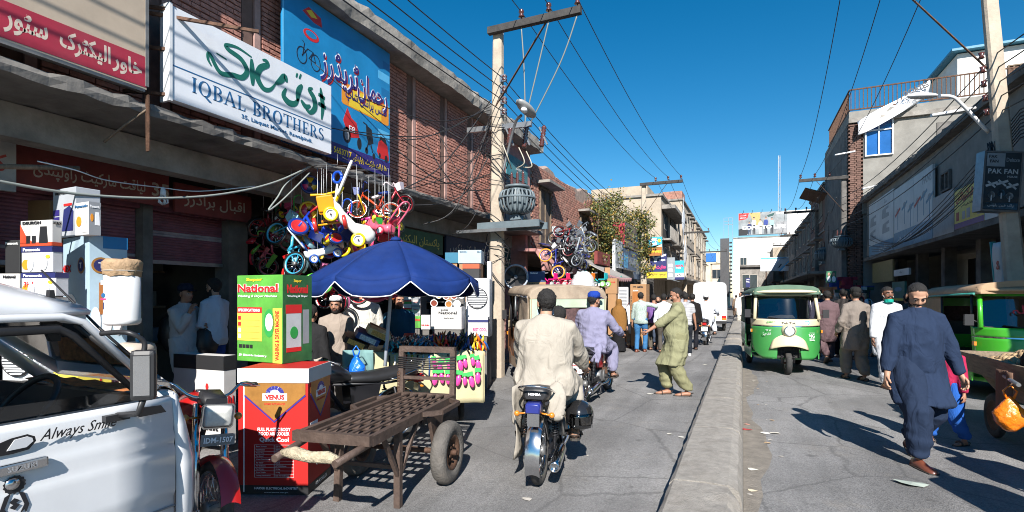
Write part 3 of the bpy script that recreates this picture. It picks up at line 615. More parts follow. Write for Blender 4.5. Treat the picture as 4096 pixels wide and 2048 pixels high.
b = MB(); b.bx((-4.62, 45.2, 9.74), (-6.2, 47.5, 10.4)); tag(b.build('brick_parapet', m_brick2), 'bare brick parapet block on the roof of the taller row house', 'parapet')
# hanging white sheet banners on the balcony house
for y, za, zb in ((38.2, 5.1, 8.6), (39.5, 2.9, 6.2)):
    b = MB(); b.grid(6, 12, lambda a, c: (-3.85+.06*math.sin(c*9+a*3), y+a*.95, za+(zb-za)*c)); o = b.build('sheet_banner', m_paper, solid=.01); tag(o, 'long white sheet hanging from the '+('upper balcony of the tan house' if za > 4 else 'lower balcony of the tan house'), 'banner')
# --- right: low shop building in shade with the row of boards
RB = thing('shop_building', 'long grey shop building in shade carrying a row of large faded boards', 'building', (4.85, 0, 0))
b = MB(); b.bx((0, 6.5, 3.3), (6, 26.4, 5.6)); b.build('wall', m_plas, RB)
lo = jag_slab(0, .35, 6.5, 26.4, 5.6, 5.82, .2, .05, 11); lo.v = [(-x+.1, y, z) for x, y, z in lo.v]; lo.f = [f[::-1] for f in lo.f]; lo.build('roof_edge', m_conc_d, RB)
b = MB(); b.bx((-.12, 6.5, 3.08), (1.6, 26.4, 3.22)); b.build('slab', m_conc_d, RB)
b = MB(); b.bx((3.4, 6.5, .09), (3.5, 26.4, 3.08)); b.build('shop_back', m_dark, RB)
for k, y in enumerate(np.arange(6.7, 26.5, 2.6)): b = MB(); b.bx((.75, y, .09), (1.05, y+.3, 3.08)); b.build('pier', m_conc_d, RB)
for y in (10.6, 12.1, 13.6): b = MB(); b.bx((-.015, y, 3.4), (0-.002, y+.06, 5.55)); b.build('pilaster', m_conc_d, RB)
p = onX(3790, 725, 4.85); win(RB, (-.01, p.y, p.z), (0,-1,0), (0,0,1), .62, .5, m_conc_d, m_dark)
m_fad = mat('faded white sign', (.50,.53,.54), .6, var=.15, scale=1.2, dirt=.35, dirtcol=(.3,.3,.3)); m_fadb = mat('faded blue print', (.10,.22,.32), .6, var=.2); m_fadg = mat('faded grey print', (.26,.29,.31), .6, var=.2); m_ylw = mat('yellow sign', (.58,.46,.06), .5, var=.12)
def rboard(name, label, u0, u1, za, zb, m, X=4.72):
    a, c = onX(u0, 1000, X).y, onX(u1, 1000, X).y       # u0 further, u1 nearer
    t = thing(name, label, 'sign', (X, a, za)); b = MB(); b.bx((0, 0, 0), (.06, -(a-c), zb-za)); b.build('panel', m, t)
    return t, frame((0,0,0), (0,-1,0), (0,0,1)), a-c, zb-za
t, M, w, h = rboard('shop_board', 'tall faded teal-and-white board with sewing machine prints at the far end of the shaded row', 3476, 3574, 3.2, 5.3, m_fad)
plate(t, 'band', M, 0, 0, w, h*.2, m_fadb); 
for x, y in ((.2,.62),(.7,.66),(.18,.36),(.72,.4)): patch(t, 'print', M, [(w*x-.5,h*y-.14),(w*x+.5,h*y-.14),(w*x+.5,h*y),(w*x+.1,h*y+.02),(w*x+.1,h*y+.14),(w*x+.45,h*y+.16),(w*x+.45,h*y+.26),(w*x-.42,h*y+.2),(w*x-.5,h*y)], m_fadg)
write(t, 'سلائی مشین', M, w*.6, h*.1, .22, m_fad).location.x -= .001; write(t, 'سنگر', M, w*.7, h*.88, .2, m_fadg)
for i, (u0, u1, l) in enumerate(((3577, 3655, 'faded blue-white fan board next to the sewing machine board'), (3656, 3730, 'faded white board with fan prints under the word FANS'))):
    t, M, w, h = rboard('shop_board', l, u0, u1, 3.18, 5.2, m_fad); plate(t, 'band', M, 0, 0, w, h*.27, m_fadb)
    write(t, 'پنکھا سنٹر' if i else 'الیکٹرک ہاؤس', M, w*.5, h*.13, .2, m_fad, w=w*.8).location.x -= .001
    if i: write(t, 'FANS', M, w*.72, h*.86, .24, m_fadg)
    for x, y, s in ((.2,.45,.5),(.55,.5,.45),(.85,.42,.4)): strokes(t, M, [([(w*x, h*(y-.14)), (w*x, h*(y+.12))], .05)], m_fadb, 'print'); patch(t, 'print', M, disc(w*x, h*(y+.16), .16, .1), m_fadg); strokes(t, M, [([(w*x-.3, h*(y+.1)), (w*x+.3, h*(y+.2))], .08)], m_redl if x < .3 else m_fadb, 'print')
t, M, w, h = rboard('shop_board', 'blank grey sheet board between the fan board and the yellow sign', 3732, 3815, 3.18, 4.25, mat('blank grey sheet', (.27,.28,.29), .6, var=.15, dirt=.3))
t, M, w, h = rboard('shop_board', 'yellow board with red script and appliance prints', 3818, 3936, 3.22, 4.15, m_ylw)
write(t, 'امتیاز الیکٹرونکس', M, w*.52, h*.78, h*.28, m_redl, w=w*.92, bold=.03); plate(t, 'band', M, 0, 0, w, h*.14, mat('violet band', (.12,.06,.2), .6, var=.1)); write(t, 'فریج، واشنگ مشین، اے سی', M, w*.5, h*.55, h*.1, m_bk)
for x, ww, hh in ((.12,.05,.22),(.34,.05,.2),(.5,.06,.24),(.85,.05,.2)): plate(t, 'print', M, w*(x-ww), h*.2, w*(x+ww), h*(.2+hh), m_gy if x > .3 else m_redl)
t, M, w, h = rboard('shop_board', 'plain pale board end beside the yellow sign', 3938, 3990, 3.22, 3.95, m_fad)
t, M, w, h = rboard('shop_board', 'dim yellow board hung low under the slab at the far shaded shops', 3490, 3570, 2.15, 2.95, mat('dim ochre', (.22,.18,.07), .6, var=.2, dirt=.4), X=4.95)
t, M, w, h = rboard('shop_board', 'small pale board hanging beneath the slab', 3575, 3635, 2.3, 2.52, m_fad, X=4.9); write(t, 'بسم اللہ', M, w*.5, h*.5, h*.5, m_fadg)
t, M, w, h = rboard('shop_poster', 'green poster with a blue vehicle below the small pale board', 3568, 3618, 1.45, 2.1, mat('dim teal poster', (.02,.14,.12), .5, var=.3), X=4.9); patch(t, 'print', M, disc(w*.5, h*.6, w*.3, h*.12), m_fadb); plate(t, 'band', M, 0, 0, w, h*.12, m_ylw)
# box stacks on the shaded shop counters
rr = random.Random(8); cols = ('#c9cdd4','#e4e4e6','#b23b3b','#2e5f8e','#d7d3c8','#7a2f36')
ctr = thing('shop_counter', 'long steel counter stacked with cartons in the shaded shop', 'counter', (5.35, 8.0, .09)); b = MB(); b.bx((0,0,0), (.5, 7, .95)); b.build('base', m_conc_d, ctr); b = MB(); b.bx((-.05,-.03,.95), (.55,7.03,1.0)); b.build('top', m_steel, ctr)
k = 0
for lay in range(3):
    y = 8.1
    while y < 14.7:
        w, h = rr.uniform(.35, .6), .36
        if rr.random() < .88-.12*lay:
            c = rr.choice(cols); t = thing('appliance_carton', ('bottom', 'middle', 'top')[lay]+' carton with printed panel stacked on the shaded counter', 'carton', (5.38, y, 1.091+lay*.364), group='cartons on the shaded counter')
            b = MB(); b.bx((0,0,0), (.4, w-.02, h)); b.build('box', mat('carton '+c, C(c), .7, var=.12), t); Mq = frame((0, w-.02, 0), (0,-1,0), (0,0,1)); plate(t, 'print', Mq, .06, .08, w*.55, h*.8, rr.choice((m_bk, m_rd, m_gr, m_lbl, m_wh))); plate(t, 'print', Mq, w*.62, h*.4, w*.88, h*.75, rr.choice((m_pur, m_gy, m_wh)))
        y += w
# --- grey plastered building with blue window and roof railing
GB = thing('grey_plaster_building', 'grey plastered building with a blue window and rusty roof railing', 'building', (4.2, 26.6, 0))
b = MB(); b.bx((.55, 0, 0), (6.5, 7, 9.1)); b.build('wall', m_plas, GB); b = MB(); b.bx((0, .25, 0), (.545, 7, 9.1)); b.build('street_front', m_conc_d, GB)  # street side darker than the wall: its shade is put into the colour
b = MB(); b.bx((.0, -.15, 9.11), (6.6, 7.1, 9.3)); b.build('slab', m_conc, GB); b = MB(); b.bx((.02, -.1, 9.31), (6.55, 7.05, 9.6)); b.build('parapet', m_plas, GB)
b = MB(); b.bx((.5, -.12, 5.15), (4, -.001, 5.75)); b.build('window_ledge', m_plas, GB)
bwm = MB(); rr = random.Random(9)
for r in range(109):
    for k in range(2): bwm.box((.12+k*.24+(.06 if r % 2 else 0), .1+rr.uniform(-.02,.02), .06+r*.083), (.22, .3, .07))
bwm.build('brick_nib', mat('dark old brick', (.16,.09,.07), .9, var=.5, scale=8), GB, kind='stuff')
a = onY(3458, 482, 26.6); c = onY(3572, 618, 26.6)
win(GB, ((a.x+c.x)/2-4.2, -.002, (a.z+c.z)/2), (1,0,0), (0,0,1), c.x-a.x, a.z-c.z, m_alu, m_bluegl, mull=1, trans=1, depth=.1)
Mq = frame((0, -.05, 0), (1,0,0), (0,0,1)); plate(GB, 'boutique_panel', Mq, (a.x+c.x)/2-4.2+.1, 5.95, c.x-4.2-.1, 6.25, m_alu); write(GB, 'siqdune', Mq, (a.x+c.x)/2-4.2+.45, 6.33, .14, mat('faded grey letter', (.4,.42,.44), .6), bold=.02)
b = MB(); b.bx((3.1, -.03, 8.2), (3.9, -.004, 8.75)); b.build('vent_recess', m_conc_d, GB)
RL = thing('roof_railing', 'rusty steel railing along the roof of the grey building', 'railing', (4.25, 26.55, 9.61))
for z in (.95, .08): b = MB(); b.bar((0, 0, z), (6.4, 0, z), .05); b.bar((0, 0.05, z), (0, 6, z), .05); b.build('rail', m_rust, RL)
for k in range(43): b = MB(); b.bar((.05+k*.15, 0, .06), (.05+k*.15, 0, .93), .03); b.build('baluster', m_rust, RL)
for k in range(30): b = MB(); b.bar((0, .2+k*.19, .06), (0, .2+k*.19, .93), .03); b.build('baluster', m_rust, RL)
# torn white banner on the railing
def banner_pt(a, c):
    x = 4.5+a*2.5; top = 9.1+a*1.35; z = top-c*(.62-.05*a)-.12*math.sin(PI*a)*c; y = 26.42-.16*math.sin(a*7+c*4)-.1*c*(1-a)*3; return (x, y, z)
b = MB(); b.grid(16, 8, banner_pt); t = thing('torn_banner', 'torn white cloth banner folded over the roof railing', 'banner', (0,0,0)); b.build('cloth', m_paper, t, solid=.012)
Mq = frame((6.62, 26.16, 10.02), (1,0,.35), (0,0,1)); write(t, 'OCIATES', Mq, -.1, .12, .22, m_bk, w=.9, bold=.04); write(t, 'D FIRM', Mq, -.3, -.1, .12, m_bk, w=.45, bold=.03); write(t, '051-5032725', Mq, -.25, -.26, .09, m_bk, w=.6, bold=.03)
# roof shed
RS = thing('roof_shed', 'white rooftop shed with a blue roof edge', 'shed', (9.0, 30, 9.6))
b = MB(); b.bx((0,0,0), (6, 4, 3.1)); b.build('wall', m_white, RS); b = MB(); b.bx((-.3,-.35,3.15), (6.3,4.3,3.25)); b.build('roof', mat('blue roof sheet', (.05,.22,.34), .5, var=.2), RS)
win(RS, (2.3, -.003, 1.4), (1,0,0), (0,0,1), 1.1, 1.7, m_wood, m_rust, mull=4); win(RS, (4.9, -.003, 2.2), (1,0,0), (0,0,1), .7, .9, m_wood, m_glass_d)
# lower dark houses further along the shaded side
house('shaded_brick_house', 'shaded brick house with a tin canopy beyond the grey building', 4.25, 9, 33.8, 40.5, 7.9, mat('darker brick', (.17,.10,.08), .9, var=.4, scale=6, bump=.3), 2, 2, -1, 5)  # a darker brick tone with random variation
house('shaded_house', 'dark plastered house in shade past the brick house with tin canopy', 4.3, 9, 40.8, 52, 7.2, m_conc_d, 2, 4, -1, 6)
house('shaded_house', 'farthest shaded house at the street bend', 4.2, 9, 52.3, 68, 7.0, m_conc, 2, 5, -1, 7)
b = MB(); b.box((3.9, 34.3, 7.3), (1.6, 3.2, .06), Euler((0, .35, 0)).to_matrix()); tag(b.build('tin_canopy', m_rust), 'rusted tin canopy tilted under the roof of the shaded brick house', 'canopy')
# --- far end of the street
EW = block('white_end_building', 'tall white building closing the far end of the street', -1.1, 9.0, 75, 85, 9.4, m_white)
b = MB(); b.bx((6.3, .2, 9.41), (9.8, 6, 12.6)); b.build('upper_block', m_white, EW); b = MB(); b.bx((-.06,-.06,9.25),(10.1,-.002,9.38)); b.build('ledge', m_conc, EW)
b = MB(); b.bx((6.35, -.02, 9.42), (9.7, .19, 9.6)); b.build('step', m_conc, EW)
b = MB(); b.bx((-1.6, -1.5, 1.5), (-.5, -1.3, 9.2)); b.build('side_panel', mat('dark metal cladding', (.08,.08,.085), .5, metal=.3), EW)
for k in range(14): b = MB(); b.bx((-.48, -1.5, 2+k*.5), (-.15, -1.35, 2.22+k*.5)); b.build('louvre', m_bk, EW)
for k, (x, z) in enumerate(((1.2,6.2),(3.2,5.0),(7.6,7.2))): win(EW, (x, -.003, z), (1,0,0), (0,0,1), .8, 1.0)
BBD = thing('billboard', 'rooftop billboard reading COME TO LIFE with five young people', 'billboard', (-.5, 74.7, 9.6))
b = MB(); b.bx((0,0,0), (5.7, .2, 2.95)); b.build('panel', mat('billboard print base', (.26,.28,.29), .5, var=.5, scale=.9), BBD); Mq = frame((0,-.003,0), (1,0,0), (0,0,1))
plate(BBD, 'frame_edge', Mq, 0, 0, 5.7, .05, m_bk); patch(BBD, 'emblem', Mq, [(.03,2.9),(1.25,2.9),(1.1,2.3),(.8,2.1),(.03,2.0)], m_rd); write(BBD, 'aljanat', Mq, .55, 2.3, .2, m_wh, w=.75); write(BBD, 'الجنت', Mq, .55, 2.62, .2, m_wh, w=.75)
patch(BBD, 'print', Mq, [(1.3,2.9),(2.6,2.9),(2.6,1.5),(2.0,1.2)], mat('billboard ochre', (.5,.33,.12), .5)); patch(BBD, 'print', Mq, [(3.4,2.5),(4.3,2.8),(4.1,2.4),(3.5,2.25)], m_teal_d); plate(BBD, 'print', Mq, 4.4, .2, 5.65, 1.6, mat('billboard grey', (.28,.28,.29), .5, var=.4, scale=3)); patch(BBD, 'print', Mq, [(0,.05),(1.0,.05),(1.4,.6),(.4,.9),(0,.8)], m_bk)
for k, (x, hh, cc, c2) in enumerate(((1.3,1.75,'#27305c','#2d3b52'),(1.85,2.35,'#dfe2e6','#1f2126'),(2.6,2.05,'#e9dfa8','#dcd6c0'),(3.25,2.3,'#2b3d86','#22252e'),(3.95,2.15,'#8fb6b4','#22252e'))):
    m1, m2, m3 = mat('print '+cc, C(cc), .5, var=.1), mat('print '+c2, C(c2), .5, var=.1), mat('print skin', (.42,.25,.18), .5)
    patch(BBD, 'print', Mq, [(x-.16,.1),(x-.03,.1),(x,hh*.48),(x+.04,.1),(x+.17,.1),(x+.17,hh*.55),(x-.17,hh*.55)], m2, .004, .002); patch(BBD, 'print', Mq, [(x-.19,hh*.5),(x+.19,hh*.5),(x+.27,hh*.72),(x+.17,hh*.84),(x-.17,hh*.84),(x-.27,hh*.68)], m1, .004, .002); patch(BBD, 'print', Mq, disc(x, hh*.92, .1, .14, 12), m3, .005, .002); patch(BBD, 'print', Mq, disc(x, hh*.96, .12, .12, 12, 0, PI), m_bk, .006, .002)
write(BBD, 'COME TO LIFE', Mq, 2.95, .98, .5, m_wh, w=5.1, bold=.05).location.y -= .012; write(BBD, 'SUMMER', Mq, 5.0, 2.7, .2, m_wh, w=1.1, bold=.03)
for k in range(5): b = MB(); b.bar((.6+k*1.1, 0, 3.0), (.6+k*1.1, -.5, 3.2), .05); b.build('lamp_arm', m_bk, BBD)
FR = thing('lamp_scaffold', 'bare steel lamp frame beside the COME TO LIFE billboard', 'frame', (-2.3, 75.2, 9.0))
for x in (0, .55, 1.1): b = MB(); b.bar((x,0,.0), (x,0,3.1), .05); b.build('post', m_steel, FR)
for z in (2.2, 2.65, 3.1): b = MB(); b.bar((0,0,z), (1.1,0,z), .05); b.build('rail', m_steel, FR)
CB = block('cream_building', 'cream building with a blue rooftop panel far beyond the row houses', -6.2, -1.9, 90, 98, 8.7, m_cream)
win(CB, (2.4, -.003, 5.2), (1,0,0), (0,0,1), 1.6, 1.5); win(CB, (3.6, -.003, 6.3), (1,0,0), (0,0,1), .5, .5)
b = MB(); b.bx((.3,-.1,7.2),(2.3,-.02,8.6)); b.build('blue_panel', mat('blue sheet', (.02,.14,.42), .5, var=.15), CB)
GL = block('grey_low_building', 'low grey corner building in front of the white end building', -.3, 3.0, 62, 70, 5.0, m_conc)
b = MB(); b.bx((.0,-.3,4.75),(3.5,7,4.95)); b.build('roof_edge', m_conc_d, GL); win(GL, (1.0,-.003,3.2), (1,0,0), (0,0,1), 1.6, 1.6); b = MB(); b.bx((.15,-.02,.1),(2.4,-.003,2.1)); b.build('opening_shade', m_dark, GL)  # last sheet is a dark panel painting the shade of a shop opening
GT = block('tan_stepped_building', 'tan stepped building behind the low corner building', 3.05, 6.8, 64, 71, 7.0, m_tan); b = MB(); b.bx((.6,-1.2,4.2),(2.6,-.002,4.4)); b.bx((-.5,-1,5.6),(.9,-.003,5.8)); b.build('canopy', m_conc, GT); win(GT, (1.6,-.003,3.1), (1,0,0), (0,0,1), 1.0, 1.6, gm=m_dark)
a = onY(3042, 1030, 58); c = onY(3158, 1083, 58); t = thing('billboard', 'white and pale blue billboard on the roofs before the tan stepped building', 'billboard', (a.x, 58, c.z)); b = MB(); b.bx((0,0,0), (c.x-a.x, .15, a.z-c.z)); b.build('panel', m_paper, t); Mq = frame((0,-.002,0), (1,0,0), (0,0,1)); w, h = c.x-a.x, a.z-c.z
patch(t, 'print', Mq, [(w*.35,0),(w*.62,0),(w*.98,h*.75),(w*.98,h*.95),(w*.72,h*.95)], mat('pale grey ink', (.45,.47,.5), .5)); patch(t, 'print', Mq, [(w*.62,0),(w*.7,0),(w*.98,h*.62),(w*.98,h*.75)], m_lbl); plate(t, 'band', Mq, 0, h*.88, w*.9, h*.97, m_lbl); patch(t, 'print', Mq, [(w*.6,h*.2),(w*.66,h*.25),(w*.75,h*.5),(w*.7,h*.5)], m_bk, .004)
for x in (w*.2, w*.8): b = MB(); b.bar((x, .2, -2.5), (x, .2, 0), .1); b.build('post', m_rust, t)
b = MB(); b.bx((3.2, 56, 0), (6.0, 60, 2.9)); tag(b.build('stall_shed', m_conc_d), 'low dark shed under the pale blue billboard', 'shed')
b = MB(); b.bx((2.6, 55.6, 2.92), (5.9, 59, 3.02)); b.box((1.9, 56.5, 2.6), (1.6, 3.2, .05), Euler((0,-.25,0)).to_matrix()); tag(b.build('shed_roof', m_rust), 'rusty sheet roof over the low dark shed', 'roof')
MT = thing('radio_mast', 'thin lattice radio mast rising behind the billboard', 'mast', (7.4, 130, 0))
for i in range(3): a0 = 2*PI*i/3; b = MB(); b.bar((.3*math.cos(a0), .3*math.sin(a0), 0), (.22*math.cos(a0), .22*math.sin(a0), 33), .11); b.build('leg', m_steel, MT)
for k in range(33): a0, a1 = 2*PI*(k % 3)/3, 2*PI*((k+1) % 3)/3; b = MB(); b.bar((.28*math.cos(a0), .28*math.sin(a0), k), (.28*math.cos(a1), .28*math.sin(a1), k+1), .05); b.build('brace', m_steel, MT)
# ================================================================ advertising boards along the brick shop side
def pboard(name, label, u0, v0, u1, v1, X, m, d=.12, cat='sign'):
    """board on the plane x = X seen between pixels; reads towards +Y"""
    a, c = onX(u0, v0, X), onX(u1, v1, X); zt = a.z; zb = onX(u0, v1, X).z
    t = thing(name, label, cat, (X, a.y, zb)); b = MB(); b.bx((-d,0,0),(0,c.y-a.y,zt-zb)); b.build('panel', m, t); return t, frame((0,0,0),(0,1,0),(0,0,1)), c.y-a.y, zt-zb
m_navb = mat('faded navy board', (.07,.11,.19), .6, var=.2, dirt=.3, dirtcol=(.2,.2,.2)); m_gryb = mat('rusty grey board', (.20,.18,.17), .6, var=.3, scale=2, dirt=.5, dirtcol=(.2,.12,.07))
t, M, w, h = pboard('advertising_board', 'rusty grey board with a faint outline and red end, above the WAVES board', 2499, 886, 2566, 986, -4.5, m_gryb)
b = MB(); b.bx((-.5,-.03,.1),(0.0,-.003,h)); b.build('red_end', m_crim, t); strokes(t, M, [([(w*.1,h*.45),(w*.12,h*.8),(w*.3,h*.86),(w*.42,h*.78),(w*.42,h*.5),(w*.3,h*.38),(w*.1,h*.45)], .07)], m_bk, 'print'); plate(t, 'print', M, w*.62, h*.35, w*.72, h*.75, m_fadb); plate(t, 'print', M, w*.86, h*.3, w*.95, h*.72, m_fadb)
t, M, w, h = pboard('advertising_board', 'faded navy board reading WAVES with a wavy emblem', 2493, 990, 2563, 1108, -4.5, m_navb)
write(t, 'WAVES', M, w*.5, h*.58, h*.36, m_fadg, w=w*.46, bold=.04); plate(t, 'print', M, w*.72, h*.2, w*.97, h*.75, m_fadg); write(t, 'ویوز', M, w*.48, h*.2, h*.2, m_fadg)
for k in range(4): strokes(t, M, [([(w*(.05+.03*i), h*(.4+.12*k)+(.08 if i % 2 else -.08)) for i in range(7)], .06)], m_lbl, 'print')
t, M, w, h = pboard('advertising_board', 'pale torn board with dark blotches beside the WAVES board', 2461, 955, 2491, 1100, -4.55, m_fad)
for i in range(5): patch(t, 'print', M, [(w*(.1+.17*i),h*.25),(w*(.16+.17*i),h*.25),(w*(.17+.17*i),h*(.6+.05*i)),(w*(.08+.17*i),h*(.62+.03*i))], m_fadg)
t, M, w, h = pboard('shop_sign', 'small dull red board with script under the corrugated awning edge', 2390, 1003, 2440, 1055, -4.7, m_red_d); write(t, 'ریڈ ہاؤس', M, w*.6, h*.5, h*.3, m_let)
t, M, w, h = pboard('shop_sign', 'plain pale strip board on the old brick house', 2222, 905, 2305, 935, -5.35, m_fad)
# boards that face down the street (towards -Y)
def fboard(name, label, u0, v0, u1, v1, Y, m, d=.1):
    a, c = onY(u0, v0, Y), onY(u1, v1, Y); t = thing(name, label, 'sign', (a.x, Y, c.z)); w, h = c.x-a.x, a.z-c.z
    b = MB(); b.bx((0,0,0),(w,d,h)); b.build('panel', m, t); return t, frame((0,0,0),(1,0,0),(0,0,1)), w, h
m_sky = mat('sky blue print', (.04,.38,.55), .5, var=.1); m_brn = mat('brown orange print', (.36,.13,.03), .5, var=.15); m_nav = mat('navy print', (.02,.025,.12), .5, var=.1)
t, M, w, h = fboard('street_sign_board', 'blue and brown lamp-post board ending in ARWAZ', 2594, 949, 2648, 1022, 24.3, m_sky); plate(t, 'print', M, 0, 0, w, h*.46, m_brn); patch(t, 'print', M, [(0,h*.46),(w*.4,h*.42),(w,h*.62),(w,h*.46)], m_cream); write(t, 'Parwaz', M, w*.52, h*.24, h*.17, m_yl, w=w*.9, bold=.05); plate(t, 'print', M, w*.14, h*.56, w*.6, h*.94, m_wh); patch(t, 'print', M, disc(w*.36,h*.74,w*.12), m_lbl, .004); patch(t, 'print', M, disc(w*.8,h*.8,w*.13,h*.08), m_yl, .003)
t, M, w, h = fboard('street_sign_board', 'navy board with a white ceiling fan, pink and yellow script', 2600, 1017, 2666, 1087, 24.6, m_nav); write(t, 'عنایت', M, w*.68, h*.26, h*.26, mat('pink ink', (.75,.05,.2), .5), w=w*.58, bold=.05); write(t, 'فین', M, w*.2, h*.28, h*.32, m_yl, w=w*.3, bold=.04); write(t, 'Inayat', M, w*.74, h*.66, h*.15, m_wh, w=w*.38, bold=.03); patch(t, 'print', M, [(w*.02,h*.93),(w*.2,h*.98),(w*.34,h*.82),(w*.6,h*.9),(w*.98,h*1.0),(w*.96,h*.9),(w*.45,h*.75),(w*.4,h*.55),(w*.25,h*.55),(w*.22,h*.75)], m_wh)
t, M, w, h = fboard('street_sign_board', 'yellow strip board with black script below the navy fan board', 2586, 1088, 2667, 1112, 24.6, mat('yellow print', (.8,.6,.04), .5, var=.1)); write(t, 'نیو جویلی الیکٹرونکس', M, w*.52, h*.6, h*.5, m_bk, w=w*.85, bold=.04); write(t, '051-5536752, 5778352', M, w*.5, h*.18, h*.18, m_rd, w=w*.7)
t, M, w, h = fboard('street_sign_board', 'grey board with small white product cards beside the navy fan board', 2669, 1030, 2699, 1118, 27, m_fadg)
for i in range(3): plate(t, 'print', M, w*.15, h*(.12+.22*i), w*.7, h*(.27+.22*i), m_wh)
t, M, w, h = fboard('street_sign_board', 'sky blue board reading ROYAL FANS', 2699, 1043, 2736, 1118, 27.5, m_sky); write(t, 'ROYAL', M, w*.52, h*.73, h*.12, m_rd, w=w*.86, bold=.06); write(t, 'FANS', M, w*.4, h*.62, h*.08, m_wh, w=w*.55, bold=.05); plate(t, 'band', M, 0, 0, w, h*.13, m_nav); plate(t, 'print', M, 0, h*.13, w, h*.35, m_wh)
for x, y in ((.15,.3),(.3,.22),(.5,.26),(.65,.2)): patch(t, 'print', M, disc(w*x,h*y,w*.06), m_bk, .004)
t, M, w, h = fboard('street_sign_board', 'small navy board reading MALL by the low corner building', 2983, 1112, 3000, 1149, 60, m_nav); write(t, 'JAN', M, w*.5, h*.82, h*.16, m_wh, w=w*.7, bold=.04); write(t, 'MALL', M, w*.5, h*.6, h*.16, m_wh, w=w*.8, bold=.04)
# PAK FAN lightbox on the leaning pole and wall boards of the shaded side
t = thing('lightbox_sign', 'framed dark lightbox reading PAK FAN HOUSE on the leaning pole', 'sign', onX(3990, 730, 4.05), rot=(0, math.radians(4), math.radians(16)))
b = MB(); b.bx((-.30,-.1,-.52),(.30,.1,.52)); b.build('case', m_steel, t); Mq = frame((0,-.103,0),(1,0,0),(0,0,1)); m_lb = mat('lightbox dark', (.035,.05,.06), .3, var=.2); plate(t, 'face', Mq, -.27,-.49,.27,.49, m_lb)
plate(t, 'print', Mq, -.26,.25,.02,.48, m_fadg, .004); write(t, 'PAK', Mq, -.17, .42, .05, m_bk).location.y -= .005; write(t, 'FAN', Mq, -.15, .34, .05, m_bk).location.y -= .005; write(t, 'Deluxe', Mq, .14, .37, .07, m_fadg, w=.2); write(t, 'PAK FAN', Mq, 0, .17, .085, m_fad, w=.46, bold=.02); write(t, 'HOUSE', Mq, .15, .08, .035, m_fad)
for x, y in ((-.16,-.06),(0,-.03),(.16,-.08)): strokes(t, Mq, [([(x-.09,y-.03),(x+.09,y+.04)], .04), ([(x-.06,y+.05),(x+.06,y-.05)], .03)], m_fad, 'print')
for x, y in ((-.15,-.24),(0,-.2),(.13,-.25)): patch(t, 'print', Mq, disc(x,y,.06,.06), m_fad if x else m_fadb); strokes(t, Mq, [([(x,y-.1),(x,y)], .02)], m_fad, 'print')
plate(t, 'band', Mq, -.26,-.48,.26,-.37, m_fadb); write(t, 'پاک فین ہاؤس', Mq, 0, -.42, .06, m_fad, w=.4)
t = thing('cloth_banner', 'hanging white cloth strip with red letters beside the teal pipe', 'banner', onX(3992, 990, 4.6)); b = MB(); b.grid(3, 8, lambda a, c: (.02*math.sin(c*6), -.2+a*.4, -.85+c*.95)); b.build('cloth', m_fad, t, solid=.008); Mq = frame((-.012,0,0),(0,-1,0),(0,0,1)); write(t, 'Ni', Mq, .02, -.08, .18, m_redl, bold=.05); write(t, 'S', Mq, .02, -.35, .18, m_redl, bold=.05)
t = thing('cloth_banner', 'plain hanging white cloth strip at the shaded shop front', 'banner', onX(4060, 960, 4.5)); b = MB(); b.grid(3, 8, lambda a, c: (.03*math.sin(c*5+1), -.18+a*.36, -.8+c*.95)); b.build('cloth', m_fad, t, solid=.008)
t, M, w, h = fboard('street_sign_board', 'election poster with two portraits among the shaded hanging clothes', 3305, 1085, 3345, 1130, 22, mat('poster green', (.03,.16,.08), .6, var=.4)); 
for x in (.28, .75): patch(t, 'print', M, disc(w*x,h*.72,w*.14,h*.16), mat('print skin', (.42,.25,.18), .5)); patch(t, 'print', M, disc(w*x,h*.3,w*.2,h*.26), m_wh)
# ================================================================ poles, transformers and wires
m_pole = mat('pole concrete', (.44,.37,.29), .9, var=.2, scale=4, bump=.3, bscale=20, dirt=.4, dirtcol=(.25,.2,.16)); m_ins = mat('brown porcelain', (.09,.03,.025), .25, var=.2, coat=.5); m_tr = mat('transformer grey paint', (.12,.155,.175), .5, var=.2, dirt=.3, dirtcol=(.1,.1,.1)); m_arm = mat('black timber arm', (.045,.042,.04), .85, var=.4, bump=.4)
def cable(a, b_, sag, r, name, label, group, m=None, n=14):
    a, b_ = Vector(a), Vector(b_); b = MB(); b.tube([a.lerp(b_, i/n)-Vector((0,0,sag*4*(i/n)*(1-i/n))) for i in range(n+1)], r, 5); return tag(b.build(name, m or m_wire), label, 'cable', group)
def cab_pts(pts, r, name, label, group=None, m=None, k=6):
    b = MB(); b.tube(spline([tuple(p) for p in pts], k), r, 5); return tag(b.build(name, m or m_wire), label, 'cable', group)
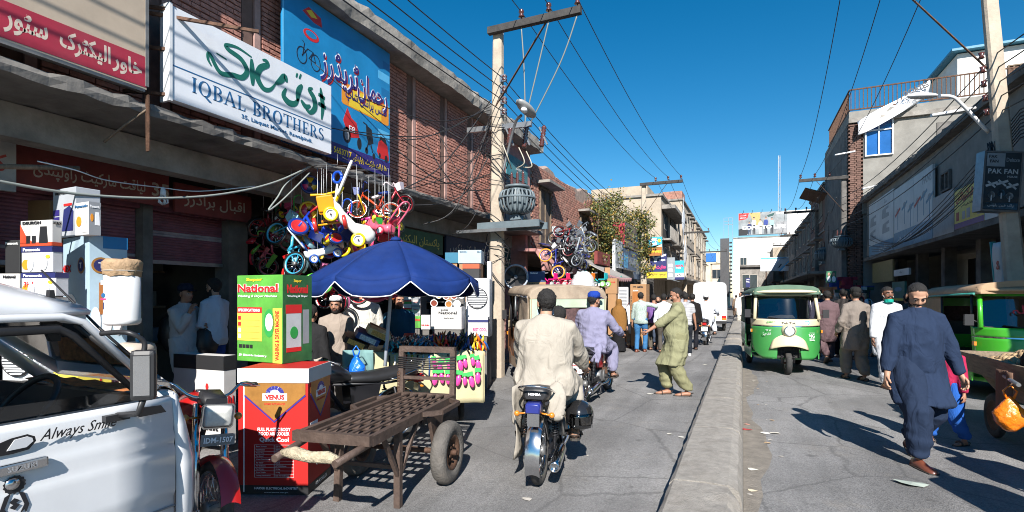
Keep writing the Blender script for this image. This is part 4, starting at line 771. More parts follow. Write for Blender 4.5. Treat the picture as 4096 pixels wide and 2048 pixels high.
def pole(label, x, y, h, arm_dx, w0=.30, w1=.19, lean=(0,0), arm_z=None, nins=3, arms=True, group='concrete power poles along the street', m=None):
    t = thing('power_pole', label, 'power pole', (x, y, 0), group=group); b = MB()
    def sec(z): k = z/h; w = w0+(w1-w0)*k; cx, cy = lean[0]*k, lean[1]*k; c = w*.16; return [(cx+sx*(w/2-(c if q else 0))*1, cy+sy*(w*.42-(0 if q else c)), z) for sx, sy, q in ((1,-1,1),(1,-1,0),(1,1,0),(1,1,1),(-1,1,1),(-1,1,0),(-1,-1,0),(-1,-1,1))]
    b.loft([sec(h*i/8) for i in range(9)], smooth=False); b.build('post', m or m_pole, t); tips = []
    if arms:
        z = arm_z or h; b = MB(); s = 1 if arm_dx > 0 else -1; b.bar((lean[0]-s*.15, lean[1]-.14, z), (lean[0]+arm_dx, lean[1]-.14, z), .11, .13); b.build('cross_arm', m_arm, t)
        b = MB(); b.bar((lean[0], lean[1]-.1, z-abs(arm_dx)*.85), (lean[0]+arm_dx*.6, lean[1]-.1, z-.06), .05, .012); b.build('brace', m_rust, t)
        for k in range(nins):
            px = lean[0]+arm_dx*(.32+.64*k/(nins-1)); b = MB(); b.lathe([(0,0),(.012,0),(.012,.07),(.06,.07),(.045,.10),(.03,.13),(.055,.15),(.05,.19),(.025,.22),(0,.225)], 10, Matrix.Translation((px, lean[1]-.14, z+.06))); b.build('insulator', m_ins, t); tips.append(Vector((x+px, y+lean[1]-.14, z+.23)))
    return t, tips
P1 = atT(1985, 1185, 10.3); p1, T1 = pole('concrete power pole carrying the grey ribbed transformer', P1.x, P1.y, 6.85, 1.75, lean=(.02, .05))
p2c = onZ(2575, 1185+3315/24.2); p2, T2 = pole('concrete power pole wrapped in creeper beside the WAVES board', p2c.x, p2c.y, 6.8, 1.75)
p3, T3 = pole('third power pole on the brick shop side, before the tan row house', -4.15, 43, 6.6, 1.8); p4, T4 = pole('far power pole with a long timber arm beside the sandy house', -4.1, 60, 6.4, 2.6); p5, T5 = pole('farthest small power pole near the cream building', -3.9, 76, 6.0, 2.2)
G_hv = 'overhead lines on the brick shop side'
back = [t+Vector((.05, -14, .5)) for t in T1]
for A, B, s, sg in ((back, T1, .15, 'running into the transformer pole arm'), (T1, T2, .35, 'from the transformer pole to the creeper pole'), (T2, T3, .5, 'from the creeper pole to the third pole'), (T3, T4, .45, 'beyond the third pole'), (T4, T5, .35, 'at the far end of the brick side')):
    for q, a, b_ in zip(('wall-side','middle','street-side'), A, B): cable(a, b_, s, .0085, 'power_line', q+' overhead line '+sg, G_hv)
lv1 = [Vector((P1.x+.16, P1.y, z)) for z in (5.9, 5.68, 5.46, 5.24)]; lv2 = [Vector((p2c.x+.1, p2c.y-.1, z)) for z in (5.2, 5.0, 4.8, 4.6)]
for k, (a, b_) in enumerate(zip(lv1, lv2)):
    cable(a+Vector((-.1,-13.5,.2)), a, .2, .009, 'power_line', 'low black line running from the pole insulators along the cornice', 'low lines along the brick cornice'); cable(a, b_, .35, .009, 'power_line', 'low black line running from the pole insulators along the cornice', 'low lines along the brick cornice')
    cable(b_, (-4.1, 43, 5.1-.2*k), .4, .009, 'power_line', 'low black line running from the pole insulators along the cornice', 'low lines along the brick cornice')
    b = MB(); b.lathe([(0,-.05),(.05,-.05),(.055,-.02),(.03,0),(.055,.02),(.05,.05),(0,.05)], 10, Matrix.Translation(a-P1.xy.to_3d()+Vector((.02,0,0)))); b.build('shackle_insulator', m_ins, p1); b = MB(); b.bx((.08,-.04,a.z-.07),(.22,-.03,a.z+.07)); b.build('clamp', m_steel, p1)
# service drops from the arm down to the fuse row
for tip, u, v in zip(T1, (2102, 2096, 2110), (530, 500, 515)):
    e = atT(u, v, 10.2); cab_pts([tip-Vector((0,0,.3)), tip.lerp(e, .45)+Vector((.12 if tip is T1[2] else .02,0,-.1)), e], .014, 'service_cable', 'pale grey service cable dropping from the cross-arm to the fuses', 'pale cables dropping from the cross-arm', m_gwire)
b = MB(); b.bar((-.65,.0,4.98),(.75,.02,4.93),.06,.1); b.build('fuse_beam', m_steel, p1)
for k, dx in enumerate((.28, .62, .98)):
    b = MB(); b.lathe([(0,-.2)]+[(.055 if i % 2 else .035, -.2+i*.028) for i in range(15)]+[(0,.22)], 10, Matrix.Translation((dx,.02,4.72-.03*k)) @ Matrix.Rotation(.15,4,'Y')); b.build('drop_fuse', m_ins, p1); b = MB(); b.bar((dx-.06,0,4.9-.03*k),(dx+.1,0,4.55-.03*k),.03); b.build('fuse_clip', m_steel, p1)
# street lamp on the pole
lp = lambda u, v, t=10.0: atT(u, v, t)-Vector((P1.x, P1.y, 0))
b = MB(); b.tube(spline([lp(2009,700,10.2)[:], lp(2035,590,10.1)[:], lp(2062,490,9.9)[:], lp(2085,462,9.7)[:]],5), .028, 8); sla = b.build('lamp_bracket', m_steel, p1)
b = MB(); q = lp(2105,435,9.6); R = Euler((math.radians(-20),0,math.radians(-15))).to_matrix(); b.ball(q, (.13,.28,.075), 14, 8, R); b.build('lamp_head', mat('lamp grey', (.28,.29,.29), .5), sla).matrix_parent_inverse = Matrix(); b = MB(); b.ball(q-Vector((0,.1,.06)), (.06,.09,.05), 10, 6); b.build('lamp_bulb', m_alu, sla)
# tangle of wires round the pole
rr = random.Random(21)
for k in range(16):
    z0 = rr.uniform(2.2, 5.6); r0 = .19; pts = []
    for j in range(6): a = rr.uniform(-.6,.6)+j*1.15+k; pts.append((P1.x+.02+r0*math.cos(a)*(1+rr.random()*.5), P1.y+r0*.8*math.sin(a)*(1+rr.random()*.4), z0-j*rr.uniform(.02,.14)))
    cab_pts(pts, rr.choice((.007,.01)), 'pole_wiring', 'loose wire coiled round the concrete transformer pole', 'loose wires on the transformer pole')
for k in range(18):
    a = Vector((P1.x-.1, P1.y-.05, rr.uniform(3.5, 5.6))); y = rr.uniform(5.2, 9.8); e = Vector((-5.32, y, rr.uniform(3.55, 4.9) if k < 12 else rr.uniform(2.6,3.2))); m = a.lerp(e,.5)-Vector((-.1,0,rr.uniform(.15,.7)))
    cab_pts([a, m+Vector((0,rr.uniform(-.4,.4),0)), e], rr.choice((.006,.008,.011)), 'slack_cable', 'slack cable hanging between the transformer pole and the brick front', 'slack cables on the brick front')
# transformer
def transformer(label, c, s, parent_pole=None, fins=22, rect=False):
    t = thing('transformer', label, 'transformer', c, scale=s); b = MB()
    b.lathe([(0,-.26),(.20,-.26),(.235,-.2),(.235,.22),(.2,.27),(0,.27)], 20); b.build('tank', m_tr, t)
    b = MB(); b.lathe([(0,.27),(.25,.27),(.26,.29),(.26,.32),(.06,.36),(0,.36)], 20); b.build('lid', m_tr, t)
    for i in range(fins):
        a = 2*PI*i/fins; d = Vector((math.cos(a), math.sin(a), 0)); b = MB(); b.tube(spline([d*.22+Vector((0,0,.2)), d*.33+Vector((0,0,.19)), d*.37+Vector((0,0,.08)), d*.365-Vector((0,0,.08)), d*.30-Vector((0,0,.2)), d*.16-Vector((0,0,.26))],3), .021, 6); b.build('cooling_tube', m_tr, t)
    b = MB(); b.lathe([(.39,.03),(.40,.03),(.40,.07),(.39,.07),(.39,.03)], 24); b.build('tube_band', m_tr, t)
    for i, x in enumerate((-.13, 0, .13)):
        b = MB(); b.lathe([(0,.3)]+[(.045-.001*j if j % 2 else .02, .34+j*.022) for j in range(12)]+[(.012,.62),(0,.66)], 10, Matrix.Translation((x,.02,0))); b.build('bushing', m_ins, t)
    b = MB(); b.prism([(-.12,-.4),(.12,-.4),(.06,-.26),(-.06,-.26)], .2, Matrix.Translation((0,.1,0)) @ Matrix.Rotation(PI/2,4,'X')); b.build('foot', m_tr, t)
    return t
ct = atT(2068, 805, 10.2); TRF = transformer('grey transformer with a ring of cooling tubes on the concrete pole', ct, .93)
b = MB(); b.bx((-.3,-.25,ct.z-.56),(1.0,-.18,ct.z-.43)); b.build('platform_beam', m_tr, p1); b = MB(); b.bx((-.3,.18,ct.z-.56),(1.0,.25,ct.z-.43)); b.build('platform_beam', m_tr, p1); b = MB(); b.bx((.1,-.17,ct.z-.45),(.95,.17,ct.z-.415)); b.build('platform', m_steel, p1)
b = MB(); b.bx((-.75,-.3,ct.z-.62),(.35,-.24,ct.z-.56)); b.build('platform_strut', m_steel, p1)
write(TRF, '50', frame((0,-.262,.24),(1,0,0),(0,0,1)), 0, 0, .05, m_bk)
for k in range(3):
    e = atT((2010, 2075, 2105)[k], (575, 590, 605)[k], 10.1); cab_pts([e, e+Vector((.12,0,-.3)), ct+Vector((-.13+.13*k,.02,.66))], .013, 'jumper_cable', 'cream jumper cable looping from a fuse to the transformer', 'cream jumpers above the transformer', mat('cream cable', (.4,.37,.3), .6))
# cables and bulbs across the shop fronts
cab_pts([onX(-60,715,-5.35), onX(300,775,-5.35), onX(640,793,-5.35), onX(900,775,-5.35), onX(1110,725,-5.3), onX(1290,640,-5.25)], .013, 'shop_cable', 'thick grey cable sagging across the shuttered shop fronts', None, m_gwire)
cab_pts([onX(1290,640,-5.25), onX(1160,720,-5.3), onX(1110,790,-5.32), onX(1075,840,-5.3), onX(1130,800,-5.3), onX(1240,690,-5.27)], .011, 'shop_cable', 'looped cable end beside the hanging toys', None, m_gwire)
cab_pts([onX(150,645,-5.6), onX(300,680,-5.6), onX(430,722,-5.7), onX(640,750,-5.8), onX(800,765,-5.7), onX(1020,745,-5.5)], .006, 'shop_cable', 'thin pale wire carrying the spiral bulb', None, m_alu)
cab_pts([(-5.35,-.5,4.9), (-5.1,1.2,4.45), (-5.12,2.6,4.75), (-5.15,3.3,4.52)], .009, 'shop_cable', 'cable swagged over the crimson banded sign', None)
bp = onX(652, 750, -5.8); t = thing('spiral_bulb', 'spiral lamp bulb hanging before the maroon shutters', 'lamp', bp); b = MB(); b.lathe([(0,0),(.018,0),(.03,-.05),(.03,-.09),(0,-.09)],10); b.build('cap', m_alu, t)
for k in range(5): a = 2*PI*k/5; b = MB(); b.tube([(.012*math.cos(a),.012*math.sin(a),-.09),(.045*math.cos(a+.6),.045*math.sin(a+.6),-.12),(.045*math.cos(a+1.2),.045*math.sin(a+1.2),-.16),(.01*math.cos(a+1.8),.01*math.sin(a+1.8),-.185)], .009, 6); b.build('glass_tube', m_alu, t)
for k, (u, v, l) in enumerate(((2135,900,'bare bulb under the slab beside the navy board'),(1668,1045,'bare bulb behind the blue parasol'))):
    q = onX(u, v, -5.9); t = thing('light_bulb', l, 'lamp', q); b = MB(); b.lathe([(0,.12),(.02,.12),(.02,.06),(.045,.0),(.05,-.04),(.03,-.08),(0,-.09)],12); b.build('globe', m_alu, t)
b = MB(); b.bar(onX(590,380,-5.19), onX(592,605,-5.19), .05, .012); tag(b.build('steel_strip', m_rust), 'rusty flat steel strip hanging from the slab edge beneath the IQBAL board', 'strip')
cab_pts([onX(417,568,-5.5), onX(500,500,-5.3), onX(600,430,-5.2)], .012, 'stick', 'pale stick propped under the slab edge', None, m_wood)
b = MB(); b.tube([onX(-20,665,-5.7), onX(315,673,-5.75)], .022, 8); tag(b.build('wooden_pole', m_wood), 'horizontal wooden pole under the dirty white shop board', 'pole')
# ---------------------------------------------------------------- right side poles
m_teal = mat('teal pole paint', (.04,.26,.22), .5, var=.25, dirt=.3, dirtcol=(.2,.2,.18))
a, c = onX(4066, 1180, 4.3), onX(3958, 0, 4.05); k = (c-a)/(c.z-a.z); base = a-k*a.z; h = 7.6
pr, TR1 = pole('leaning concrete pole holding the PAK FAN lightbox', base.x, base.y, h, -2.3, .27, .2, lean=(k.x*h, k.y*h))
t = thing('teal_pipe', 'teal painted pipe leaning by the shaded shop front', 'pipe', onX(4020, 1185, 4.75)-Vector((0,0,1.5))); b = MB(); b.tube([(0,0,0),(-.12,.2,2.6)], .05, 10); b.build('pipe', m_teal, t); b = MB(); b.tube([(.3,-.3,0),(.42,-.35,2.4)], .06, 10); b.build('pipe', m_teal, t)
def rpole(label, u, varm, darm, X=4.1, armz=6.8):
    d = ray(u, varm); tt = (armz-CAM_H)/d.z; p = Vector((0,0,CAM_H))+d*tt; return pole(label, p.x, p.y, armz+.1, -darm, .28, .2, arm_z=armz, m=m_conc_d)
q2, TR2 = rpole('power pole with a timber arm in front of the grey building', 3375, 712, 1.75); q3, TR3 = rpole('power pole in shade beyond the grey building', 3268, 845, 1.8); q4, TR4 = rpole('dark pole with several short arms on the shaded side', 3222, 940, 1.9); q5, TR5 = rpole('far dark pole by the pale blue billboard', 3180, 980, 2.0); q6, TR6 = rpole('last dark pole on the shaded side', 3140, 1010, 1.9)
G_r = 'overhead lines on the shaded side'
TR1 = sorted(TR1, key=lambda q: q.x)
for A, B, s, sg in ((TR1, TR2, .55, 'from the leaning pole to the grey building pole'), (TR2, TR3, .5, 'just beyond the grey building pole'), (TR3, TR4, .4, 'between the mid shaded poles'), (TR4, TR5, .3, 'near the pale blue billboard'), (TR5, TR6, .3, 'at the far shaded end')):
    for q, a_, b_ in zip(('street-side','middle','wall-side'), sorted(A, key=lambda q: q.x), sorted(B, key=lambda q: q.x)): cable(a_, b_, s, .0095, 'power_line', q+' overhead line '+sg, G_r)
for a_ in TR1: cable(a_+Vector((.1,-9,.4)), a_, .2, .0095, 'power_line', 'thin black overhead line strung along the shaded side', G_r)
for k in range(5):
    z = 5.9-.26*k; a_ = Vector((base.x+c.x*0+k*0, base.y, z)); a_ = base+(Vector((c.x-base.x, c.y-base.y, c.z)))*(z/c.z); b_ = q2.location+Vector((-.1,-.1,5.9-.3*k))
    cable(a_, b_, .35, .011, 'power_line', 'heavy black line from the leaning pole along the shaded boards', 'lines along the shaded boards'); cable(a_+Vector((.8,-8,.4)), a_, .2, .011, 'power_line', 'heavy black line from the leaning pole along the shaded boards', 'lines along the shaded boards')
    b = MB(); b.lathe([(0,-.05),(.05,-.05),(.03,0),(.05,.05),(0,.05)], 8, Matrix.Translation(a_-base-Vector((.2,.05,0)))); b.build('insulator', m_ins, pr)
for k in range(9):
    a_ = Vector((base.x-.1, base.y-.1, 4.75-.06*k)); b_ = Vector((4.3+.05*k, 24+rr.uniform(-1,2), 3.0+.13*k)); cable(a_, b_, .5+.05*k, .009, 'bundled_cable', 'drooping black cable in the bundle along the shaded boards', 'bundled cables on the shaded boards')
    cable(a_+Vector((1.2,-6,.5)), a_, .15, .012, 'bundled_cable', 'drooping black cable in the bundle along the shaded boards', 'bundled cables on the shaded boards')
for k in range(3):
    cpos = base+Vector((.15+.1*k,-.25,4.55-.1*k)); b = MB(); R = Matrix.Translation(cpos) @ Matrix.Rotation(PI/2+.2*k,4,'X') @ Matrix.Rotation(.4*k,4,'Y'); b.tube([R @ Vector((.19*math.cos(a),.19*math.sin(a),.01*i)) for i, a in enumerate(np.linspace(0,4*PI,33))], .013, 5); tag(b.build('cable_coil', m_wire), 'black cable coil hung on the leaning pole', 'cable', 'coils on the leaning pole')
b = MB(); q = onX(3985, 590, 4.1)
for k in range(26): b.tube([q+Vector((rr.uniform(-.12,.12), rr.uniform(-.1,.1), .1)), q+Vector((rr.uniform(-.16,.16), rr.uniform(-.1,.1), -.35-rr.random()*.2))], .009, 4)
tag(b.build('cable_tuft', m_wire, kind='stuff'), 'tuft of cut black cable ends hanging on the leaning pole', 'cable')
# lamp on the leaning pole, tube lamps
t = thing('street_lamp', 'white street lamp on a curved arm over the torn banner', 'street lamp', onX(3955, 530, 4.1)); o = t.location; P = lambda u, v, tt: atT(u, v, tt)-o
tt = (o-Vector((0,0,1.6))).length/ray(3955,530).length; b = MB(); b.tube(spline([(0,0,0), P(3850,420,tt)[:], P(3810,388,tt)[:], P(3760,383,tt)[:]],5), .03, 8); b.build('arm', m_alu, t); b = MB(); q = P(3690,384,tt); b.ball(q, (.27,.10,.05), 14, 8, Matrix.Rotation(.35,3,'Z')); b.build('head', m_alu, t)
for u0, v0, u1, v1, tt, l in ((3725,462,3900,432,11,'white tube lamp fixed below the street lamp'),(3340,620,3420,605,22,'white tube lamp on the dark brick column'),(3450,755,3530,738,21,'white tube lamp over the end of the shaded boards')):
    b = MB(); b.tube([atT(u0,v0,tt), atT(u1,v1,tt)], .035, 8); tag(b.build('tube_lamp', m_alu), l, 'lamp')
transformer('blue-grey transformer lit along one edge on the shaded side', atT(3365, 970, 22.5), (1.1,1.1,.85)); transformer('dark transformer in shade beyond the lit-edged transformer', atT(3296, 1020, 29), 1.2)
rr = random.Random(33)
for k in range(34):
    a_ = atT(rr.uniform(3230,3420), rr.uniform(780,1100), rr.uniform(22,34)); b_ = a_+Vector((rr.uniform(-.5,.5), rr.uniform(1,5), rr.uniform(-.8,.6))); cab_pts([a_, a_.lerp(b_,.5)-Vector((0,0,rr.uniform(.1,.6))), b_], .014, 'slack_cable', 'tangled slack cable among the shaded poles', 'tangled cables on the shaded side')
# ================================================================ people
SKIN = {0: mat('skin brown', (.33,.165,.105), .55, var=.12, scale=12, spec=.4), 1: mat('skin tan', (.42,.235,.155), .55, var=.12, scale=12, spec=.4), 2: mat('skin deep', (.20,.095,.06), .55, var=.12, scale=12, spec=.4)}
m_hair = mat('black hair', (.011,.0095,.009), .8, var=.4, scale=60, bump=.6, bscale=120); m_lip = mat('lip', (.25,.09,.075), .5, var=.1); m_eyew = mat('eye white', (.36,.34,.32), .3, var=0); m_iris = mat('dark iris', (.012,.008,.006), .2, var=0); m_sole = mat('shoe sole', (.05,.045,.04), .8, var=.2); m_leather = mat('brown leather', (.16,.05,.03), .35, var=.2, coat=.3); m_sand = mat('dark sandal leather', (.05,.035,.028), .6, var=.2)
def cloth(hexc, rough=.9):
    k = 'cloth '+hexc; new = k not in MATS; m = mat(k, tuple(x*.8 for x in C(hexc)), rough, var=.1, scale=5, bump=.5, bscale=7.5, spec=.2, stretch=(1,1,.6))
    if new:
        for n in m.node_tree.nodes:
            if n.type == 'TEX_NOISE' and abs(n.inputs['Scale'].default_value-7.5) < 1e-3: n.inputs['Distortion'].default_value = 1.9; n.inputs['Detail'].default_value = 3; n.inputs['Roughness'].default_value = .45
            if n.type == 'BUMP': n.inputs['Distance'].default_value = .045
    return m
JOBS = []
def ik(a, b, l1, l2, pole):
    a, b, pole = Vector(a), Vector(b), Vector(pole); d = b-a; L = d.length
    if L > (l1+l2)*.999: b = a+d.normalized()*(l1+l2)*.999; d = b-a; L = d.length
    d.normalize(); x = (l1*l1-l2*l2+L*L)/(2*L); h = math.sqrt(max(0, l1*l1-x*x)); p = pole-d*pole.dot(d); p = p.normalized() if p.length > 1e-5 else Vector((0,1,0))
    return a+d*x+p*h, b
def ell(b, secs, n=20):
    """closed loft of horizontal-ish ellipses (centre, rx, ry, rotation matrix)"""
    S = []
    for c, rx, ry, R in secs:
        S.append([Vector(c)+R @ Vector((rx*math.cos(2*PI*j/n), ry*math.sin(2*PI*j/n), 0)) for j in range(n)])
    b.loft(S)
I3 = Matrix.Identity(3)
def person(label, loc, rz, h=1.74, hip=None, bend=.03, feet=None, hands=None, head=(0,0), top='kameez', tc='#888888', bc=None, bottom='shalwar', shoe='sandal', shc=None, skin=0, hair=True, cap=None, capc='#ffffff', beard=False, stache=False, mask=None, belly=0.0, sleeve=1.0, vox=.013, group=None, shawl=None, seated=False, footyaw=(-.12,.12), footpitch=(0,0), grip=False, lenk=.50, build=1.0, glasses=False, fold=1.0, name='person', collar=True, curl=.9):
    k = h/1.74; t = thing(name, label, 'person', loc, rz, group); sk = SKIN[skin]
    hip = Vector(hip or (0, 0, .93*k)); R = Matrix.Rotation(-bend, 3, 'X')
    up = lambda z, y=0, x=0: hip+R @ Vector((x*k, y*k, (z-.93)*k))
    feet = feet or ((.10,.0,.0),(-.10,.02,.0)); L1, L2 = .435*k, .43*k
    sh = [up(1.395, -.005, s*.168*build) for s in (1,-1)]
    hands = hands or ((.27,.06,.80),(-.27,.06,.80)); hd = []
    B, K, S = MB(), MB(), MB(); fin = MB()
    # legs
    legs = []
    for i, s in enumerate((1,-1)):
        a = hip+Vector((s*.095*k,0,-.02)); f = Vector(feet[i]); an = f+Vector((0,0,.085*k)); kn, an = ik(a, an, L1, L2, (s*.12, 1, .15)); legs.append((a, kn, an))
        B.tube([a+Vector((0,0,.05)), a.lerp(kn,.5), kn, kn.lerp(an,.35), an], [.085*k,.078*k,.055*k,.056*k,.036*k], 10)
        fd = Matrix.Rotation(-footyaw[i]*1.0, 3, 'Z') @ Matrix.Rotation(footpitch[i], 3, 'X')
        P = lambda x, y, z: an+fd @ Vector((x*k, y*k, z*k))
        B.tube([P(0,-.045,-.055), P(0,0,-.045), P(s*.005,.07,-.055), P(s*.01,.16,-.07), P(s*.012,.195,-.074)], [.03*k,(.042*k,.04*k),(.042*k,.032*k),(.046*k,.02*k),.014*k], 10)
        if bottom == 'shalwar':
            S.tube([a+Vector((0,0,.1*k)), a.lerp(kn,.45), kn+(kn-an)*.0, kn.lerp(an,.55), an+Vector((0,0,.065*k)), an+Vector((0,0,.02*k))], [.125*k*build,.125*k*build,.108*k,.10*k,.082*k,.07*k], 14)
        elif bottom == 'skirt': pass
        else: S.tube([a+Vector((0,0,.08*k)), a.lerp(kn,.45), kn, kn.lerp(an,.55), an-Vector((0,0,.01*k))], [.098*k*build,.092*k*build,.070*k,.066*k,.066*k], 14)
        sm = MB(); so = MB(); w = .05*k
        outl = lambda y: (w*(.78+.32*math.sin(max(0,min(1,(y+.07)/.29))*PI*.85)), s*.012*(y+.06)/.25)
        secs = [[P(o[1]+sx*o[0]*q, y, zz) for sx, zz, q in ((-1,-.092,1),(1,-.092,1),(1,-.074,1),(-1,-.074,1))] for y in (-.07,-.04,.02,.09,.15,.195,.215) for o in (outl(y),) for q in (1,)]
        secs = [[P(outl(y)[1]+sx*(outl(y)[0] if -.07 < y < .21 else outl(y)[0]*.6)/k, y, zz) for sx, zz in ((-1,-.092),(1,-.092),(1,-.074),(-1,-.074))] for y in (-.07,-.045,.02,.09,.15,.195,.215)]
        so.loft(secs, smooth=False); sho = so.build('shoe' if shoe != 'sandal' else 'sandal', m_sole, t)
        mm = cloth(shc) if shc else (m_leather if shoe == 'shoe' else m_sand)
        if shoe == 'sandal':
            s2 = MB(); s2.tube([P(-.045,-.02,-.085), P(-.04,-.055,-.045), P(0,-.085,-.035), P(.04,-.055,-.045), P(.045,-.02,-.085)], .007*k, 6); s2.build('strap', mm, sho)
            sm.tube([P(-.052,.10,-.085), P(-.04,.10,-.045), P(0,.10,-.025), P(.04,.10,-.045), P(.052,.10,-.085)], [(.006*k,.028*k)]*5, 8); sm.build('strap', mm, sho)
        else:
            sm.loft([[P(s*.01*(y+.06)/.2+rx*math.cos(a_), y, -.08+max(0, math.sin(a_))*rz_) for a_ in np.linspace(0, 2*PI, 14, endpoint=False)] for y, rx, rz_ in ((-.075,.02,.03),(-.06,.042,.075),(-.01,.045,.085),(.04,.044,.08),(.09,.048,.055),(.15,.05,.042),(.195,.04,.035),(.215,.015,.015))]); sm.build('upper', mm, sho)
    # torso, arms, hands
    ell(B, [(up(.90),.13*k*build,.10*k,R),(up(1.05,.005),.135*k*build,.10*k,R),(up(1.25,.0),.15*k*build,.105*k,R),(up(1.40,-.01),.145*k*build,.085*k,R),(up(1.47,-.015),.07*k,.06*k,R)])
    elb = []
    for i, s in enumerate((1,-1)):
        e, wr = ik(sh[i], Vector(hands[i])*k if not seated else Vector(hands[i]), .30*k, .265*k, (s*.35, -1, -.25)); elb.append((e, wr))
        B.tube([sh[i]-Vector((s*.05*k,0,0)), sh[i], sh[i].lerp(e,.5), e, e.lerp(wr,.3), wr], [.05*k,.055*k,.046*k,.038*k,.04*k,.026*k], 10)
        d = (wr-e).normalized(); nrm = Vector((-s*.9,.25,0)) if not grip else Vector((0,-.2,-1)); nrm = (nrm-d*nrm.dot(d)).normalized(); wv = d.cross(nrm).normalized()
        if grip: d = (d*.5+Vector((0,.8,-.15))).normalized(); nrm = (nrm-d*nrm.dot(d)).normalized(); wv = d.cross(nrm).normalized()
        pc = wr+d*.05*k; B.tube([wr-d*.01, wr+d*.03*k, wr+d*.085*k], [.024*k,(.036*k,.022*k),(.038*k,.018*k)], 10)
        cu = 1.5 if grip else curl
        for f_, (off, ln) in enumerate(((-.029,.062),(-.010,.075),(.010,.07),(.028,.055))):
            p0 = wr+d*.082*k+wv*off*k; d1 = (d*math.cos(cu*.35)+nrm*math.sin(cu*.35)); d2 = (d*math.cos(cu*.9)+nrm*math.sin(cu*.9)); d3 = (d*math.cos(cu*1.5)+nrm*math.sin(cu*1.5)); p1 = p0+d1*ln*.45*k; p2 = p1+d2*ln*.32*k; fin.tube([p0-d*.015, p0, p1, p2, p2+d3*ln*.25*k], [.0098*k,.0095*k,.009*k,.008*k,.0055*k], 6)
        tdir = wv*(-1 if (wv.y < 0) else 1) if not grip else wv*(-s if wv.x*s > 0 else s)*-1
        q0 = wr+d*.03*k+tdir*.025*k; q1 = q0+(d*.7+tdir*.6+nrm*.3).normalized()*.04*k; fin.tube([q0-tdir*.01, q0, q1, q1+(d*.85+tdir*.1+nrm*.45).normalized()*.032*k], [.012*k,.0115*k,.0105*k,.007*k], 6)
    # neck, head
    Hc = up(1.615, .02)+Vector((0, math.sin(bend)*.02-head[1]*.05*k, -abs(head[1])*.015)); Rh = Matrix.Rotation(head[0], 3, 'Z') @ Matrix.Rotation(-head[1]*-1.0 if False else -head[1], 3, 'X')
    H = lambda x, y, z: Hc+Rh @ Vector((x, y, z))*k
    B.tube([up(1.40,-.01), up(1.47,-.005), H(0,-.01,-.06), H(0,0,0)], [.07*k,.056*k,.053*k,.05*k], 12)
    bl = lambda c, r: B.ball(H(*c), tuple(q*k for q in r), 16, 10, Rh)
    bl((0,-.012,.03), (.076,.096,.088)); bl((0,.026,-.035), (.061,.066,.085)); bl((0,.046,-.088), (.04,.04,.031)); bl((.035,.05,-.03), (.028,.032,.03)); bl((-.035,.05,-.03), (.028,.032,.03))
    B.tube([H(-.05,.07,.026), H(0,.083,.026), H(.05,.07,.026)], .012*k, 8); B.tube([H(0,.084,.018), H(0,.104,-.022), H(0,.100,-.032)], [.009*k,.014*k,.015*k], 8); bl((.015,.092,-.032), (.010,.012,.008)); bl((-.015,.092,-.032), (.010,.012,.008))
    bl((0,.08,-.062), (.025,.014,.012))
    for s in (1,-1): fin.ball(H(s*.078,-.008,-.008), (.010*k,.021*k,.033*k), 10, 8, Rh @ Matrix.Rotation(s*-.25,3,'Z'))
    feat = []
    for s in (1,-1):
        e = MB(); e.ball(H(s*.032,.080,.004), (.013*k,.008*k,.0055*k), 8, 6, Rh); feat.append(('eye', e, m_eyew)); e = MB(); e.ball(H(s*.032,.0865,.004), (.0065*k,.003*k,.0055*k), 8, 6, Rh); feat.append(('iris', e, m_iris)); e = MB(); e.tube([H(s*.012,.095,.024), H(s*.034,.092,.031), H(s*.054,.074,.024)], [.004*k,.0055*k,.003*k], 6); feat.append(('eyebrow', e, m_hair))
    e = MB(); e.tube([H(-.026,.084,-.063), H(0,.0975,-.061), H(.026,.084,-.063)], [.003*k,.007*k,.003*k], 6); feat.append(('mouth', e, m_lip))
    if stache: e = MB(); e.tube([H(-.036,.078,-.062), H(-.015,.099,-.050), H(0,.101,-.047), H(.015,.099,-.050), H(.036,.078,-.062)], [.005*k,.009*k,.007*k,.009*k,.005*k], 8); feat.append(('moustache', e, m_hair))
    for nm, e, mm in feat: e.build(nm, mm, t)
    if mask:
        e = MB(); e.grid(8, 6, lambda a, c: H((a-.5)*.15, .115-.32*(a-.5)**2*1.0-.01*(c-.5)**2, -.045-.055*(1-c)+(-.045 if mask[1] else 0)-.02*(abs(a-.5))) ); e.build('face_mask', cloth(mask[0]), t, solid=.004)
        for s in (1,-1): e = MB(); e.tube([H(s*.07,.045,-.06), H(s*.082,.0,-.01)], .003*k, 4); e.build('mask_loop', m_alu, t)
    if glasses:
        for s in (1,-1): e = MB(); e.ball(H(s*.034,.1,.004), (.026*k,.006*k,.02*k), 10, 6, Rh); e.build('spectacle_lens', m_iris, t); e = MB(); e.tube([H(s*.06,.095,.008), H(s*.08,-.005,.005)], .003*k, 4); e.build('spectacle_arm', m_iris, t)
